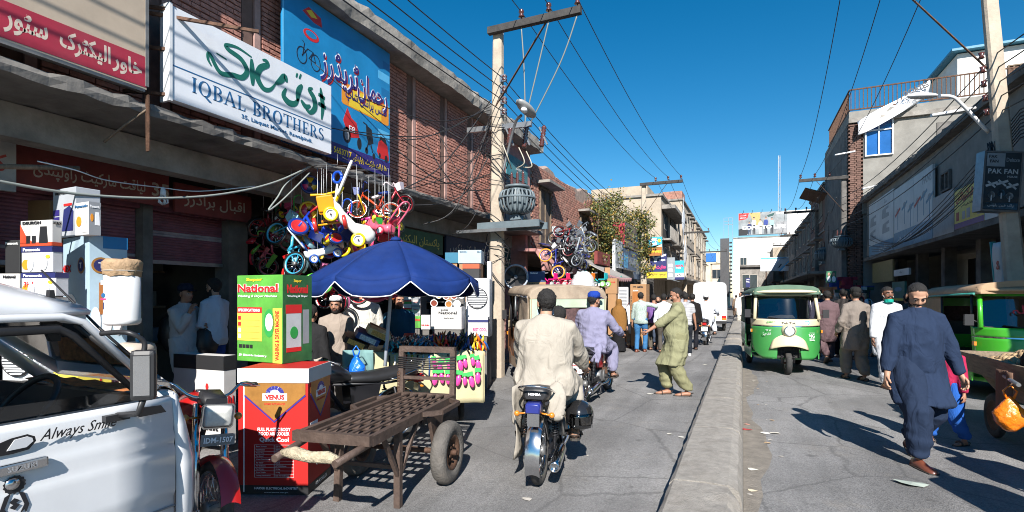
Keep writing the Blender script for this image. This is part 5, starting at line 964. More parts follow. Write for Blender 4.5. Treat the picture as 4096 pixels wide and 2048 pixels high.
    # clothing
    if top:
        bm_ = belly; hemz = {'kameez': lenk, 'shirt': .82, 'tshirt': .84}[top]; loose = 1.18 if top == 'kameez' else 1.04
        secs = []
        if seated:
            for z, rx, ry, y in ((.80,.20,.17,0),(.90,.205,.18,0)): secs.append((up(z, y), rx*k*build, ry*k, I3))
        else:
            z = hemz
            while z < .90:
                q = (z-hemz)/(.93-hemz); xs, ys = [], []
                for a, kn, an in legs:
                    p = a.lerp(kn, max(0, min(1, (a.z-z*k)/max(.05,(a.z-kn.z))))); xs.append(p.x); ys.append(p.y)
                cx, cy = sum(xs)/2, sum(ys)/2; secs.append((Vector((hip.x*.3+cx*.7, hip.y*q+cy*(1-q), z*k)), (abs(xs[0]-xs[1])/2+.105*loose)*k*build, (abs(ys[0]-ys[1])*.42+.12*loose+bm_*.45*q)*k, I3)); secs[-1][0].y += bm_*.4*q*k; z += .08
        for z, rx, ry, y in ((.90,.18,.138+bm_*.5,bm_*.4),(.98,.178,.135+bm_*.8,bm_*.65),(1.06,.176,.13+bm_*.85,bm_*.75),(1.16,.178,.13+bm_*.7,bm_*.6),(1.26,.185,.13+bm_*.35,bm_*.25),(1.34,.182,.118,-.005),(1.40,.165,.098,-.012),(1.44,.115,.082,-.014),(1.468,.078,.07,-.012),(1.49,.062,.062,-.008)): secs.append((up(z, y), rx*k*loose*.94*build, ry*k*loose*.95, R))
        ell(K, secs)
        K.tube([sh[0]-R @ Vector((.02*k,0,.0)), up(1.432,-.012,.07*build), up(1.432,-.012,-.07*build), sh[1]+R @ Vector((.02*k,0,0))], [.06*k,.05*k,.05*k,.06*k], 12)
        for i in range(2):
            e, wr = elb[i]; d = (wr-e).normalized(); en = e.lerp(wr, .93) if sleeve >= 1 else (sh[i].lerp(e, sleeve/.55) if sleeve < .55 else e.lerp(wr, (sleeve-.55)/.45*.93)); lw = 1.12 if top == 'kameez' else 1
            pts = [sh[i]-(sh[i]-up(1.40))*.25, sh[i], sh[i].lerp(e,.55)]; rr_ = [.068*k,.066*k*lw,.063*k*lw]
            if sleeve >= .6: pts += [e, e.lerp(en,.5), en]; rr_ += [.058*k*lw,.055*k*lw,.044*k*lw]
            else: pts += [en]; rr_ += [.062*k*lw]
            K.tube(pts, rr_, 14)
        if top != 'tshirt' and not shawl: e = MB(); e.tube([up(1.478-.012*math.sin(a),-.008+.066*math.sin(a),.066*math.cos(a)*1.0) for a in np.linspace(0,2*PI,15)], [(.007*k,.016*k)]*15, 6); e.build('collar', tc if not isinstance(tc, str) else cloth(tc), t)
        if seated:
            for a, kn, an in legs: K.tube([a+Vector((0,-.05,.03)), a.lerp(kn,.35), a.lerp(kn,.62)], [.13*k*build,.125*k*build,.112*k], 14)
            K.tube([up(.9,-.12,.16), up(.80,-.19,.13), up(.64,-.21,.1)], [(.05*k,.05*k),(.1*k,.04*k),(.11*k,.02*k)], 10)
    if bottom == 'skirt': ell(S, [(Vector((hip.x,hip.y,z*k)), rx*k, rx*.85*k, I3) for z, rx in ((.03,.25),(.3,.215),(.6,.19),(.95,.17))])
    elif bottom: S.ball(hip+Vector((0,0,-.0)), (.165*k*build,.125*k,.13*k)); 
    JOBS.append(dict(t=t, b=B, k=K if top else None, s=S if bottom else None, fin=fin, sk=sk, tc=tc, bc=bc or tc, vox=vox, H=(Hc, Rh, k), hair=hair, beard=beard, seed=len(JOBS)+3, fold=fold, top=top, bottom=bottom, chest=up))
    if cap == 'prayer': e = MB(); e.lathe([(.098,.0),(.101,.035),(.09,.062),(.05,.082),(0,.086)], 20, Matrix.Translation(H(0,-.01,.055)) @ (Rh @ Matrix.Rotation(.18,3,'X')).to_4x4() @ Matrix.Diagonal((k*.88,k*1.06,k,1))); e.build('prayer_cap', cloth(capc), t, solid=.004)
    if cap == 'baseball':
        Mx = Matrix.Translation(H(0,-.008,.05)) @ (Rh @ Matrix.Rotation(.1,3,'X')).to_4x4() @ Matrix.Diagonal((k*.92,k*1.1,k,1)); e = MB(); e.lathe([(.094,-.012),(.099,.02),(.094,.06),(.06,.092),(0,.1)], 20, Mx); co = e.build('cap', cloth(capc), t, solid=.004); e = MB(); e.grid(8, 4, lambda a, c: Mx @ Vector(((.08-.02*c)*math.sin((a-.5)*2.2)/.89, .085+.075*c*math.cos((a-.5)*1.9), -.005-.03*c*abs(a-.5)-.012*c))); e.build('peak', cloth(capc), co, solid=.005)
    if shawl:
        e = MB(); top_ = [(H(0,-.02,.135),.02,.02),(H(0,-.018,.11),.075,.085),(H(0,-.012,.05),.098,.118),(H(0,-.01,-.03),.098,.115),(H(0,-.02,-.10),.10,.11),(up(1.45,-.01),.17,.13),(up(1.36,-.01),.225,.165),(up(1.2,0),.25,.18),(up(1.0,0),.26,.185),(up(shawl[1]+.1,0),.25,.18),(up(shawl[1],-.0),.24,.17)]
        n = 24; P = lambda a, c: None
        def sp_(a, c):
            q = c*(len(top_)-1); i0 = min(int(q), len(top_)-2); f = q-i0; C0 = top_[i0][0].lerp(top_[i0+1][0], f); rx = top_[i0][1]+(top_[i0+1][1]-top_[i0][1])*f; ry = top_[i0][2]+(top_[i0+1][2]-top_[i0][2])*f
            gap = .9 if c < .42 else .25
            an = PI/2+gap/2*(1.0 if 0 < 1 else 0)+(2*PI-gap)*a; wob = 1+.05*math.sin(an*7+c*5)*max(0, c-.35)
            return C0+Vector((rx*math.cos(an)*k*wob, ry*math.sin(an)*k*wob, .02*k*math.sin(an*3)*(c > .9)))
        e.grid(n, 26, sp_); e.build('shawl', cloth(shawl[0]), t, solid=.01)
    return t, dict(hands=elb, H=H, up=up, hip=hip, k=k, legs=legs)
def finish_people():
    tmp = []
    for j in JOBS:
        for key, vx, it in (('b', j['vox'], 2), ('k', j['vox']*1.25, 5), ('s', j['vox']*1.25, 4)):
            if j[key] is None: continue
            o = link('tmp', j[key].mesh('tmp')); md = o.modifiers.new('r', 'REMESH'); md.mode = 'VOXEL'; md.voxel_size = vx; md = o.modifiers.new('s', 'SMOOTH'); md.factor = .5; md.iterations = it; tmp.append((j, key, o))
    dg = bpy.context.evaluated_depsgraph_get(); res = [(j, key, bpy.data.meshes.new_from_object(o.evaluated_get(dg))) for j, key, o in tmp]
    for _, _, o in tmp: bpy.data.objects.remove(o)
    for j, key, me in res:
        n = len(me.vertices); co = np.empty(n*3); me.vertices.foreach_get('co', co); co = co.reshape(-1,3); nr = np.empty(n*3); me.vertices.foreach_get('normal', nr); nr = nr.reshape(-1,3); sd = j['seed']; kk = j['H'][2]
        if key != 'b':
            z = co[:,2]/kk; lo, hi = z.min(), z.max(); low = np.clip((hi-z)/(hi-lo), 0, 1); f = j['fold']
            w = (1-np.abs(sinnoise(co, sd, (11,11,3.5)))*1.3)*.8+sinnoise(co, sd+50, (34,34,12))*.3; hz = 1-np.abs(sinnoise(co, sd+9, (12,12,22)))*1.5
            amp = (.004+.011*low)*f if key == 'k' and j['top'] == 'kameez' else .0075*f; co = co+nr*(amp*w+.0028*f*hz)[:,None]*kk
        if key == 's' and j['bottom'] in ('shalwar',): co = co+nr*(.007*np.sin(co[:,2]/kk*55+sinnoise(co, sd, (10,10,10))*2.5)*np.clip(.5-co[:,2]/kk,0,.35)*2)[:,None]
        me.vertices.foreach_set('co', co.ravel()); me.polygons.foreach_set('use_smooth', [True]*len(me.polygons)); me.update(); me.materials.clear()
        if key == 'b':
            if j['hair'] or j['beard']:
                Hc, Rh, k = j['H']; p = ((co-np.array(Hc)) @ np.array(Rh))/k; x, y, z = p.T
                F = np.empty((len(me.polygons), 4), int); ok = all(q.loop_total == 4 for q in me.polygons)
                fl = [tuple(q.vertices) for q in me.polygons]
                def shell(nm, marg, off, m_, ns):
                    thr = -.004; idx = [f for f in fl if min(marg[i] for i in f) > thr]
                    if not idx: return
                    used = sorted({i for f in idx for i in f}); mp = {a: b_ for b_, a in enumerate(used)}; u = np.array(used); s_ = np.clip((marg[u]+.004)/.038, 0, 1); s_ = s_*s_*(3-2*s_)
                    nz = sinnoise(co[u], sd+3, (150,150,110)); c2 = co[u]+nr[u]*((off*s_*(1+ns*nz))*k+.0005)[:,None]; m2 = bpy.data.meshes.new(nm); m2.from_pydata([tuple(q) for q in c2], [], [tuple(mp[i] for i in f) for f in idx]); m2.polygons.foreach_set('use_smooth', [True]*len(idx)); m2.update(); link(nm, m2, m_, j['t'])
                if j['hair']:
                    bald = j['hair'] == 'thin'; front = .058+(.03 if bald else 0); line = np.where(y > .055, front, np.where(y > .0, -.0+(y/.055)*front, np.where(y > -.03, -.035, -.075))); line = np.where((np.abs(x) > .055) & (y > .0) & (y < .055), line+.012, line); marg = np.where(z > -.1, z-line, -1); shell('hair', np.where(np.abs(x) < .1, marg, -1), .004 if bald else .011, m_hair, .35)
                if j['beard']:
                    m1 = np.minimum(np.minimum(-.062+(y < .03)*.035-z, z+.135), y+.012); mo = np.minimum(np.minimum(.04-np.abs(x), -.043-z), np.minimum(z+.075, y-.06)); hole = np.minimum(.02-np.abs(x), np.minimum(-.055-z, z+.07)); mm = np.maximum(m1, mo); mm = np.where((hole > 0) & (y > .07), -.01, mm); shell('beard', mm, .007 if j['beard'] is True else j['beard'], m_hair, .4)
            f2 = j['fin'].mesh('f'); bm = bmesh.new(); bm.from_mesh(me); bm.from_mesh(f2); bm.to_mesh(me); bm.free(); bpy.data.meshes.remove(f2); me.polygons.foreach_set('use_smooth', [True]*len(me.polygons)); me.update(); me.name = 'body'; link('body', me, j['sk'], j['t'])
        elif key == 'k': link({'kameez': 'kameez', 'shirt': 'shirt', 'tshirt': 'tshirt'}[j['top']], me, j['tc'] if not isinstance(j['tc'], str) else cloth(j['tc']), j['t'])
        else: link('trousers' if j['bottom'] != 'skirt' else 'skirt', me, cloth(j['bc']), j['t'])
    JOBS.clear()
# ================================================================ vehicles
m_chrome = mat('chrome', (.62,.62,.63), .16, metal=1, var=.08); m_tyre = mat('tyre rubber', (.03,.03,.03), .85, var=.35, scale=10, dirt=.5, dirtcol=(.16,.14,.12)); m_tyre_d = mat('dusty tyre', (.11,.10,.09), .9, var=.3, scale=9, bump=.5, bscale=60, dirt=.6, dirtcol=(.2,.17,.14)); m_eng = mat('engine alloy', (.25,.25,.25), .5, metal=.6, var=.3, scale=15, dirt=.5, dirtcol=(.05,.04,.03)); m_seat = mat('black vinyl', (.022,.022,.024), .45, var=.2); m_lens_r = mat('red lens', (.45,.015,.015), .2, var=.1, coat=.6); m_lens_o = mat('amber lens', (.6,.2,.02), .2, var=.1, coat=.6); m_lens_w = mat('clear lens', (.6,.6,.57), .1, var=.15, scale=40, coat=.8)
_SPOKE = {}
def wheel(parent, c, R, w, rim_r, axis='X', spokes=0, tm=None, rm=None, disc_=False, tread=True, lug=0):
    """tyre with rim, hub and spokes as its parts; axle along local X"""
    T = Matrix.Translation(c) @ Matrix.Rotation(PI/2, 4, 'Y'); d = R-rim_r; b = MB()
    prof = [(rim_r,-w*.38),(rim_r+d*.45,-w*.5),(R-d*.18,-w*.44),(R-d*.02,-w*.22),(R,0),(R-d*.02,w*.22),(R-d*.18,w*.44),(rim_r+d*.45,w*.5),(rim_r,w*.38),(rim_r,-w*.38)]
    if tread:
        for x in (-.3,-.1,.1,.3): pass
    b.lathe(prof, 36, T); wo = b.build('wheel', tm or m_tyre, parent)
    rm = rm or m_chrome; b = MB()
    if disc_: b.lathe([(0,w*.30),(rim_r*.22,w*.30),(rim_r*.3,w*.22),(rim_r*.5,w*.16),(rim_r*.72,w*.05),(rim_r*.8,w*.30),(rim_r*.97,w*.42),(rim_r+.003,w*.38),(rim_r+.003,-w*.38),(rim_r*.97,-w*.42),(rim_r*.8,-w*.2),(0,-w*.2)], 28, T)
    else: b.lathe([(rim_r+.002,-w*.36),(rim_r-.012,-w*.34),(rim_r-.02,0),(rim_r-.012,w*.34),(rim_r+.002,w*.36)], 32, T)
    b.build('rim', rm, wo); b = MB(); b.lathe([(0,-w*.7),(R*.12,-w*.7),(R*.17,-w*.45),(R*.17,w*.45),(R*.12,w*.7),(0,w*.7)] if not disc_ else [(0,w*.62),(rim_r*.16,w*.62),(rim_r*.2,w*.2),(0,w*.2)], 16, T); b.build('hub', m_eng if not disc_ else m_rust, wo)
    if lug:
        for k in range(lug): a = 2*PI*k/lug; b = MB(); b.lathe([(0,w*.36),(.012,w*.36),(.012,w*.22),(0,w*.22)], 6, T @ Matrix.Translation((rim_r*.42*math.cos(a), rim_r*.42*math.sin(a), 0))); b.build('wheel_nut', m_rust, wo)
    if spokes:
        key = (round(R,3), w)
        if key not in _SPOKE: q = MB(); q.tube([(R*.14,0,w*.4),(rim_r-.01,0,0)], .0028, 4); me = q.mesh('spoke'); me.materials.append(m_chrome); _SPOKE[key] = me
        for k in range(spokes): o = link('spoke', _SPOKE[key], None, wo, T @ Matrix.Rotation(2*PI*k/spokes,4,'Z') @ Matrix.Rotation(PI if k % 2 else 0,4,'X'))
    return wo
def motorcycle(label, loc, rz, paint, brand='HONDA', lean=0.0, plate_txt=None, detail=True, group='motorcycles on the street', seatc=None, lens=None, rack=True, headplate=None):
    t = thing('motorcycle', label, 'motorcycle', loc, rot=(0, lean, rz), group=group); pm = mat('paint '+paint, C(paint), .3, var=.1, coat=.7)
    wheel(t, (0,-.60,.285), .285, .075, .225, spokes=24 if detail else 0); wheel(t, (0,.62,.285), .285, .068, .225, spokes=24 if detail else 0)
    def P(name, m, f): b = MB(); f(b); return b.build(name, m, t)
    P('frame', m_bk, lambda b: (b.tube([(0,.38,.88),(0,.2,.72),(0,0,.45),(0,-.28,.40)],.022,8), b.tube([(0,.38,.86),(0,.3,.6),(0,.2,.38),(0,-.2,.33)],.018,8), b.tube([(.07,.15,.74),(.09,-.4,.70),(.09,-.78,.72)],.014,6), b.tube([(-.07,.15,.74),(-.09,-.4,.70),(-.09,-.78,.72)],.014,6)))
    P('tank', pm, lambda b: b.loft([[(x*w, y, z0+(z)*h) for x, z in ((-.5,0),(-1,.35),(-.95,.7),(-.6,.97),(0,1.05),(.6,.97),(.95,.7),(1,.35),(.5,0))] for y, w, z0, h in ((.36,.06,.80,.10),(.32,.115,.76,.17),(.2,.13,.75,.20),(.08,.12,.74,.18),(-.02,.10,.735,.12),(-.06,.06,.74,.07))]))
    P('fuel_cap', m_chrome, lambda b: b.lathe([(0,.965),(.035,.965),(.035,.945),(0,.945)],12,Matrix.Translation((0,.2,0))))
    sm = cloth(seatc) if seatc else m_seat
    st = P('seat', sm, lambda b: b.loft([[(x*w, y, z0+z*h) for x, z in ((-.85,0),(-1,.3),(-.97,.72),(-.7,.97),(0,1.04),(.7,.97),(.97,.72),(1,.3),(.85,0))] for y, w, z0, h in ((.02,.075,.745,.05),(-.05,.105,.74,.075),(-.3,.125,.72,.09),(-.55,.12,.73,.105),(-.74,.115,.745,.115),(-.80,.10,.75,.10),(-.815,.08,.76,.06))]))
    write(st, brand, frame((0,-.817,.80),(1,0,0),(0,.12,1)), 0, 0, .022, m_wh, w=.10, bold=.03, shear=.0)
    P('grab_rail', m_chrome, lambda b: b.tube(spline([(.13,-.45,.74),(.14,-.68,.80),(.12,-.86,.86),(0,-.90,.88),(-.12,-.86,.86),(-.14,-.68,.80),(-.13,-.45,.74)],4),.009,6))
    P('rear_mudguard', m_chrome, lambda b: b.grid(6,14,lambda a,c:(( (a-.5)*.12), -.60+.325*math.cos(math.radians(35+c*165))-.0, .285+.335*math.sin(math.radians(35+c*165))-.02*(abs(a-.5)*2)**2)))
    P('tail_bracket', m_chrome, lambda b: b.box((0,-.86,.62),(.10,.03,.14)))
    P('tail_light', lens or m_lens_r, lambda b: b.loft([[(x*w, y, .70+z*h) for x, z in ((-1,-1),(1,-1),(1.0,.6),(.8,1),(-.8,1),(-1,.6))] for y, w, h in ((-.80,.065,.045),(-.90,.06,.042),(-.915,.05,.03))]))
    for s in (1,-1):
        P('rear_shock', m_bk, lambda b: (b.tube([(s*.125,-.60,.30),(s*.125,-.50,.66)],.012,8), b.tube([(s*.125+.026*math.cos(a*6.28*9),-.57+.055*a+.026*math.sin(a*6.28*9),.40+.18*a) for a in np.linspace(0,1,72)],.006,4)))
        P('fork_leg', m_chrome, lambda b: b.tube([(s*.085,.62,.285),(s*.085,.50,.60),(s*.085,.40,.90)],[.026,.024,.019],10))
        P('indicator', m_lens_o, lambda b: (b.ball((s*.145,-.83,.64),(.024,.024,.024),10,8), b.tube([(s*.05,-.82,.65),(s*.13,-.83,.64)],.008,6)))
        P('indicator', m_lens_o, lambda b: (b.ball((s*.16,.46,.82),(.026,.024,.024),10,8), b.tube([(s*.08,.46,.82),(s*.15,.46,.82)],.008,6)))
        P('foot_peg', m_bk, lambda b: (b.tube([(s*.10,.02,.30),(s*.27,.02,.31)],.014,8)))
        P('grip', m_bk, lambda b: b.tube([(s*.25,.26,1.01),(s*.36,.21,1.00)],.018,8))
        P('lever', m_chrome, lambda b: b.tube([(s*.2,.32,1.01),(s*.36,.27,1.0)],.006,5))
        P('side_panel', pm, lambda b: b.prism([(-.02,.70),(-.36,.70),(-.32,.50),(-.05,.47)],.015,frame((s*.10,0,0),(0,1,0),(0,0,1))))
    P('handlebar', m_chrome, lambda b: b.tube(spline([(.36,.21,1.0),(.22,.30,1.02),(.10,.36,.94),(-.10,.36,.94),(-.22,.30,1.02),(-.36,.21,1.0)],4),.011,8))
    hl = P('headlight', m_chrome, lambda b: b.loft([[(x*w, y, .84+z*h) for x, z in ((-1,-.8),(-.85,-1),(.85,-1),(1,-.8),(1,.8),(.85,1),(-.85,1),(-1,.8))] for y, w, h in ((.44,.06,.05),(.50,.085,.07),(.56,.095,.078))]))
    b = MB(); b.loft([[(x*w, y, .84+z*h) for x, z in ((-1,-.8),(-.85,-1),(.85,-1),(1,-.8),(1,.8),(.85,1),(-.85,1),(-1,.8))] for y, w, h in ((.561,.088,.070),(.575,.07,.055),(.58,.03,.02))]); b.build('lens', m_lens_w, hl)
    P('instrument', m_bk, lambda b: b.loft([[(x*.07, y, .93+z) for x, z in ((-1,-.03),(1,-.03),(.9,.03+(.45-y)*.3),(-.9,.03+(.45-y)*.3))] for y in (.36,.42,.5)]))
    P('front_mudguard', m_chrome if paint == '#1c1c20' else pm, lambda b: b.grid(6,12,lambda a,c:((a-.5)*.11, .62+.315*math.cos(math.radians(20+c*125)), .285+.325*math.sin(math.radians(20+c*125))-.02*(abs(a-.5)*2)**2)))
    P('engine', m_eng, lambda b: (b.tube([(-.13,.08,.34),(.13,.08,.34)],.105,14), b.tube([(-.11,-.06,.34),(.11,-.06,.34)],.09,14), [b.box((0,.20+.022*i,.38+.004*i),(.15,.012,.14)) for i in range(7)]))
    P('exhaust_pipe', m_chrome, lambda b: b.tube(spline([(.05,.34,.38),(.10,.36,.28),(.13,.2,.22),(.14,-.15,.22),(.15,-.35,.25)],4),.018,8))
    P('muffler', m_chrome, lambda b: b.lathe([(0,0),(.03,0),(.048,.08),(.05,.42),(.045,.46),(.03,.463),(.03,.44),(0,.44)],16,Matrix.Translation((.155,-.33,.26)) @ Matrix.Rotation(PI/2+.12,4,'X')))
    P('swing_arm', m_bk, lambda b: [b.bar((s*.085,-.05,.33),(s*.085,-.62,.285),.025,.045) for s in (1,-1)] and b.bar((-.085,-.1,.33),(.085,-.1,.33),.03))
    P('chain_case', m_bk, lambda b: b.prism([(-.66,.24),(-.66,.34),(-.05,.40),(-.05,.26)],.02,frame((-.10,0,0),(0,1,0),(0,0,1))))
    P('centre_stand', m_bk, lambda b: (b.tube([(-.1,-.12,.3),(-.17,-.32,.12)],.012,6), b.tube([(.1,-.12,.3),(.17,-.32,.12)],.012,6), b.tube([(-.17,-.32,.12),(.17,-.32,.12)],.012,6)))
    if plate_txt:
        b = MB(); b.box((0,-.90,.545),(.20,.008,.14)); pl = b.build('number_plate', m_wh, t); Mp = frame((0,-.9045,.545),(1,0,0),(0,0,1))
        for i, (s_, mm) in enumerate(plate_txt): write(pl, s_, Mp, 0, .045-.042*i, .026, mm, w=min(.17,.03*len(s_)), bold=.03)
    if headplate: b = MB(); b.box((0,.60,.70),(.20,.008,.07)); pl = b.build('number_plate', mat('plate grey', (.2,.2,.2), .5), t); write(pl, headplate, frame((0,.6045,.70),(-1,0,0),(0,0,1)), 0, 0, .035, m_wh, w=.17, bold=.03)
    return t
# ---------------------------------------------------------------- auto rickshaw
def rickshaw(label, loc, rz, kind, green='#3f9a4c', cream='#e8dcb8'):
    t = thing('auto_rickshaw', label, 'auto rickshaw', loc, rz, 'auto rickshaws'); G = mat('rickshaw '+green, tuple(x*.8 for x in C(green)), .35, var=.1, scale=3, coat=.5, dirt=.15); Cm = mat('rickshaw '+cream, tuple(x*.75 for x in C(cream)), .4, var=.08, coat=.3)
    def P(name, m, f, parent=None, **k): b = MB(); f(b); return b.build(name, m, parent or t, **k)
    wheel(t, (0,1.02,.235), .235, .115, .13, disc_=True, rm=m_steel); wheel(t, (.52,-.82,.235), .235, .13, .13, disc_=True, rm=m_steel); wheel(t, (-.52,-.82,.235), .235, .13, .13, disc_=True, rm=m_steel)
    yf = lambda x, z: 1.18-.30*(x/.64)**4-.10*(x/.64)**2-.16*max(0,(z-.5))**1.5
    xw = lambda z: .52+.13*min(1,(z-.3)/.3)**.6 if z > .3 else .52
    def skin(z0, z1, arch):
        def f(a, c):
            q = (a-.5)*2; zl = z0
            if arch: zl = .74 if abs(q) < .30 else (.74-(.74-.33)*min(1,(abs(q)-.30)/.08)); zl += .16*max(0,(abs(q)-.82)/.18)**2
            z = zl+(z1-zl)*c; x = q*xw(z); return (x, yf(x, z), z)
        return f
    P('front_panel', G, lambda b: b.grid(44,14,skin(.33,.985,True)), solid=.012); P('cowl_band', Cm, lambda b: b.grid(44,4,skin(.985,1.13,False)), solid=.014); P('trim_strip', m_chrome, lambda b: b.grid(44,2,lambda a,c: (lambda p:(p[0]*1.006,p[1]+.008,p[2]))(skin(.975,.995,False)(a,c))))
    P('front_mudguard', Cm, lambda b: b.grid(14,10,lambda a,c: ((a-.5)*(.30+.14*c)*2*.82, 1.30-.20*(1-c)-.35*((a-.5)*2)**2*c*.5+.02, .80-.20*c*c+.045*(1-c)-.09*((a-.5)*2)**2)), solid=.012)
    P('headlight_housing', Cm, lambda b: b.lathe([(.0,0),(.14,0),(.145,.10),(.12,.17),(.1,.19)],20,Matrix.Translation((0,1.03,.90)) @ Matrix.Rotation(-PI/2,4,'X'))); hl = P('headlight', m_chrome, lambda b: b.lathe([(.095,.19),(.105,.2),(.1,.21),(.085,.205)],20,Matrix.Translation((0,1.03,.90)) @ Matrix.Rotation(-PI/2,4,'X'))); P('lens', m_lens_w, lambda b: b.lathe([(.09,.2),(.06,.215),(0,.222)],20,Matrix.Translation((0,1.03,.90)) @ Matrix.Rotation(-PI/2,4,'X')), hl)
    for s in (1,-1): P('fork_spring', m_bk, lambda b: (b.tube([(s*.11,1.02,.235),(s*.11,1.0,.72)],.02,8), b.tube([(s*.11+.035*math.cos(a*50),1.01+.035*math.sin(a*50),.34+.3*a) for a in np.linspace(0,1,60)],.007,4)))
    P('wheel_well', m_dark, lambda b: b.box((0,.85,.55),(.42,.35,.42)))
    P('floor_pan', G, lambda b: b.loft([[(-.56*w,y,z),(.56*w,y,z),(.56*w,y,z+.06),(-.56*w,y,z+.06)] for y,w,z in ((.95,.85,.30),(.5,1,.28),(-1.2,1.05,.30))],smooth=False))
    # windscreen frame and glass
    def ws(x, z): return (x, .985-.30*(z-1.1), z)
    for nm, a, c in (('windscreen_frame',(-.60,1.12),(-.555,1.66)),('windscreen_frame',(.60,1.12),(.555,1.66))): P(nm, Cm if kind != 'side' else G, lambda b: b.tube([Vector(ws(*a))-Vector((0,.12,0)), Vector(ws(*c))-Vector((0,.12,0))],.035,8))
    P('windscreen_frame', Cm if kind != 'side' else G, lambda b: b.loft([[Vector(ws(x,z))+Vector((0,-.10-.12*(x/.6)**2+dy,0)) for z, dy in ((1.60,.03),(1.60,-.03),(1.70,-.03),(1.70,.03))] for x in np.linspace(-.58,.58,9)],smooth=False))
    gl = P('windscreen', glassy('tinted glass', (.35,.37,.38), .6), lambda b: b.grid(10,6,lambda a,c:(lambda x,z:(x,ws(x,z)[1]-.09-.12*(x/.6)**2,z))((a-.5)*1.12,1.13+.48*c)))
    P('windscreen_gasket', m_black, lambda b: b.tube([(lambda x,z:(x,ws(x,z)[1]-.08-.12*(x/.6)**2,z))(x,z) for x,z in [(-.56,1.15),(-.56,1.58),(-.52,1.62),(.52,1.62),(.56,1.58),(.56,1.15),(.5,1.125),(-.5,1.125),(-.56,1.15)]],.016,6))
    P('wiper', m_bk, lambda b: (b.tube([(.02,.96,1.12),(.10,.92,1.13),(.34,.87,1.16)],.01,6), b.tube([(0,.98,1.12),(.05,.97,1.05),(.12,1.0,1.0)],.018,6)))
    for s in (1,-1): mr = P('mirror', m_bk, lambda b: (b.box((s*.73,.82,1.24),(.11,.05,.17)), b.tube([(s*.6,.82,1.2),(s*.7,.82,1.24)],.01,6))); P('indicator', m_lens_o, lambda b: b.box((s*.655,.80,.88),(.03,.08,.06)))
    # roof
    rc = {'front': mat('green canvas roof', (.10,.17,.12), .8, var=.15), 'rear': mat('worn rickshaw vinyl', (.33,.26,.19), .7, var=.3, scale=5, dirt=.6, dirtcol=(.12,.07,.05)), 'side': mat('tan canvas', (.42,.28,.17), .8, var=.15, scale=4, bump=.2, dirt=.3, dirtcol=(.2,.13,.08))}[kind]
    P('roof', rc, lambda b: b.loft([[(x*w, y, z0+z) for x, z in ((-1,0),(-1,.05),(-.94,.12),(-.8,.165),(-.4,.19),(0,.2),(.4,.19),(.8,.165),(.94,.12),(1,.05),(1,0))] for y, w, z0 in ((.86,.60,1.64),(.80,.645,1.635),(.3,.66,1.62),(-.6,.67,1.61),(-1.18,.66,1.59),(-1.28,.63,1.56))], caps=True))
    P('roof_visor', Cm if kind == 'front' else rc, lambda b: b.loft([[(x,y0+.0-.1*(x/.6)**2,z) for y0,z in ((.86,1.69),(.93,1.665),(.95,1.70),(.87,1.745))] for x in np.linspace(-.62,.62,13)]))
    for s in (1,-1):
        P('roof_rail', m_chrome if kind != 'side' else m_teal, lambda b: b.tube([(s*.66,.8,1.64),(s*.67,-.5,1.61),(s*.66,-1.2,1.58)],.018,6))
        P('door_post', m_bk, lambda b: b.tube([(s*.61,.62,1.0),(s*.62,.62,1.64)],.02,8)); P('door_post', m_bk, lambda b: b.tube([(s*.63,-.42,.5),(s*.645,-.42,1.62)],.02,8))
        P('side_sill', G, lambda b: b.prism([(.72,.30),(.72,.62),(.45,.48),(-.3,.48),(-.38,.98),(-1.2,.98),(-1.22,.62),(-1.05,.52),(-.82,.50),(-.58,.46),(-.52,.30)],.02,frame((s*.635,0,0),(0,1,0),(0,0,1))))
        P('side_canvas', rc, lambda b: b.grid(8,8,lambda a,c:(s*(.652+.012*math.sin(a*9+c*4)),-.42-.80*a,.985+.62*c)),solid=.01)
    P('seat', m_seat, lambda b: (b.box((0,-.72,.62),(1.15,.42,.14)), b.box((0,-.98,.9),(1.15,.12,.5)), b.box((0,.2,.62),(.7,.36,.12)))); P('handlebar', m_bk, lambda b: b.tube([(-.3,.5,.98),(-.2,.6,1.02),(.2,.6,1.02),(.3,.5,.98)],.015,6))
    # back
    rp = G if kind != 'rear' else mat('pale green sheet', (.38,.47,.36), .6, var=.15, scale=3, dirt=.35, dirtcol=(.3,.2,.1)); rb = G if kind != 'rear' else mat('peach rust paint', (.45,.26,.18), .7, var=.3, scale=6, dirt=.7, dirtcol=(.16,.08,.05))
    P('rear_panel', rp, lambda b: (b.bx((-.63,-1.27,.92),(-.18,-1.235,1.57)), b.bx((.34,-1.27,.92),(.63,-1.235,1.57)), b.bx((-.18,-1.27,.92),(.34,-1.235,1.02)), b.bx((-.18,-1.27,1.42),(.34,-1.235,1.57))))
    P('rear_window_cloth', mat('maroon pattern cloth', (.08,.04,.04), .8, var=.6, scale=25), lambda b: b.grid(8,8,lambda a,c:(-.18+.52*a,-1.245-.012*math.sin(a*14),1.02+.40*c)))
    P('rear_body', rb, lambda b: b.loft([[(-.63*w,y,z0),(.63*w,y,z0),(.63*w,y,.92),(-.63*w,y,.92)] for y,w,z0 in ((-.9,1,.5),(-1.2,1,.45),(-1.29,.97,.52))],smooth=False)); P('bumper', m_rust, lambda b: b.bx((-.62,-1.36,.36),(.62,-1.31,.46)))
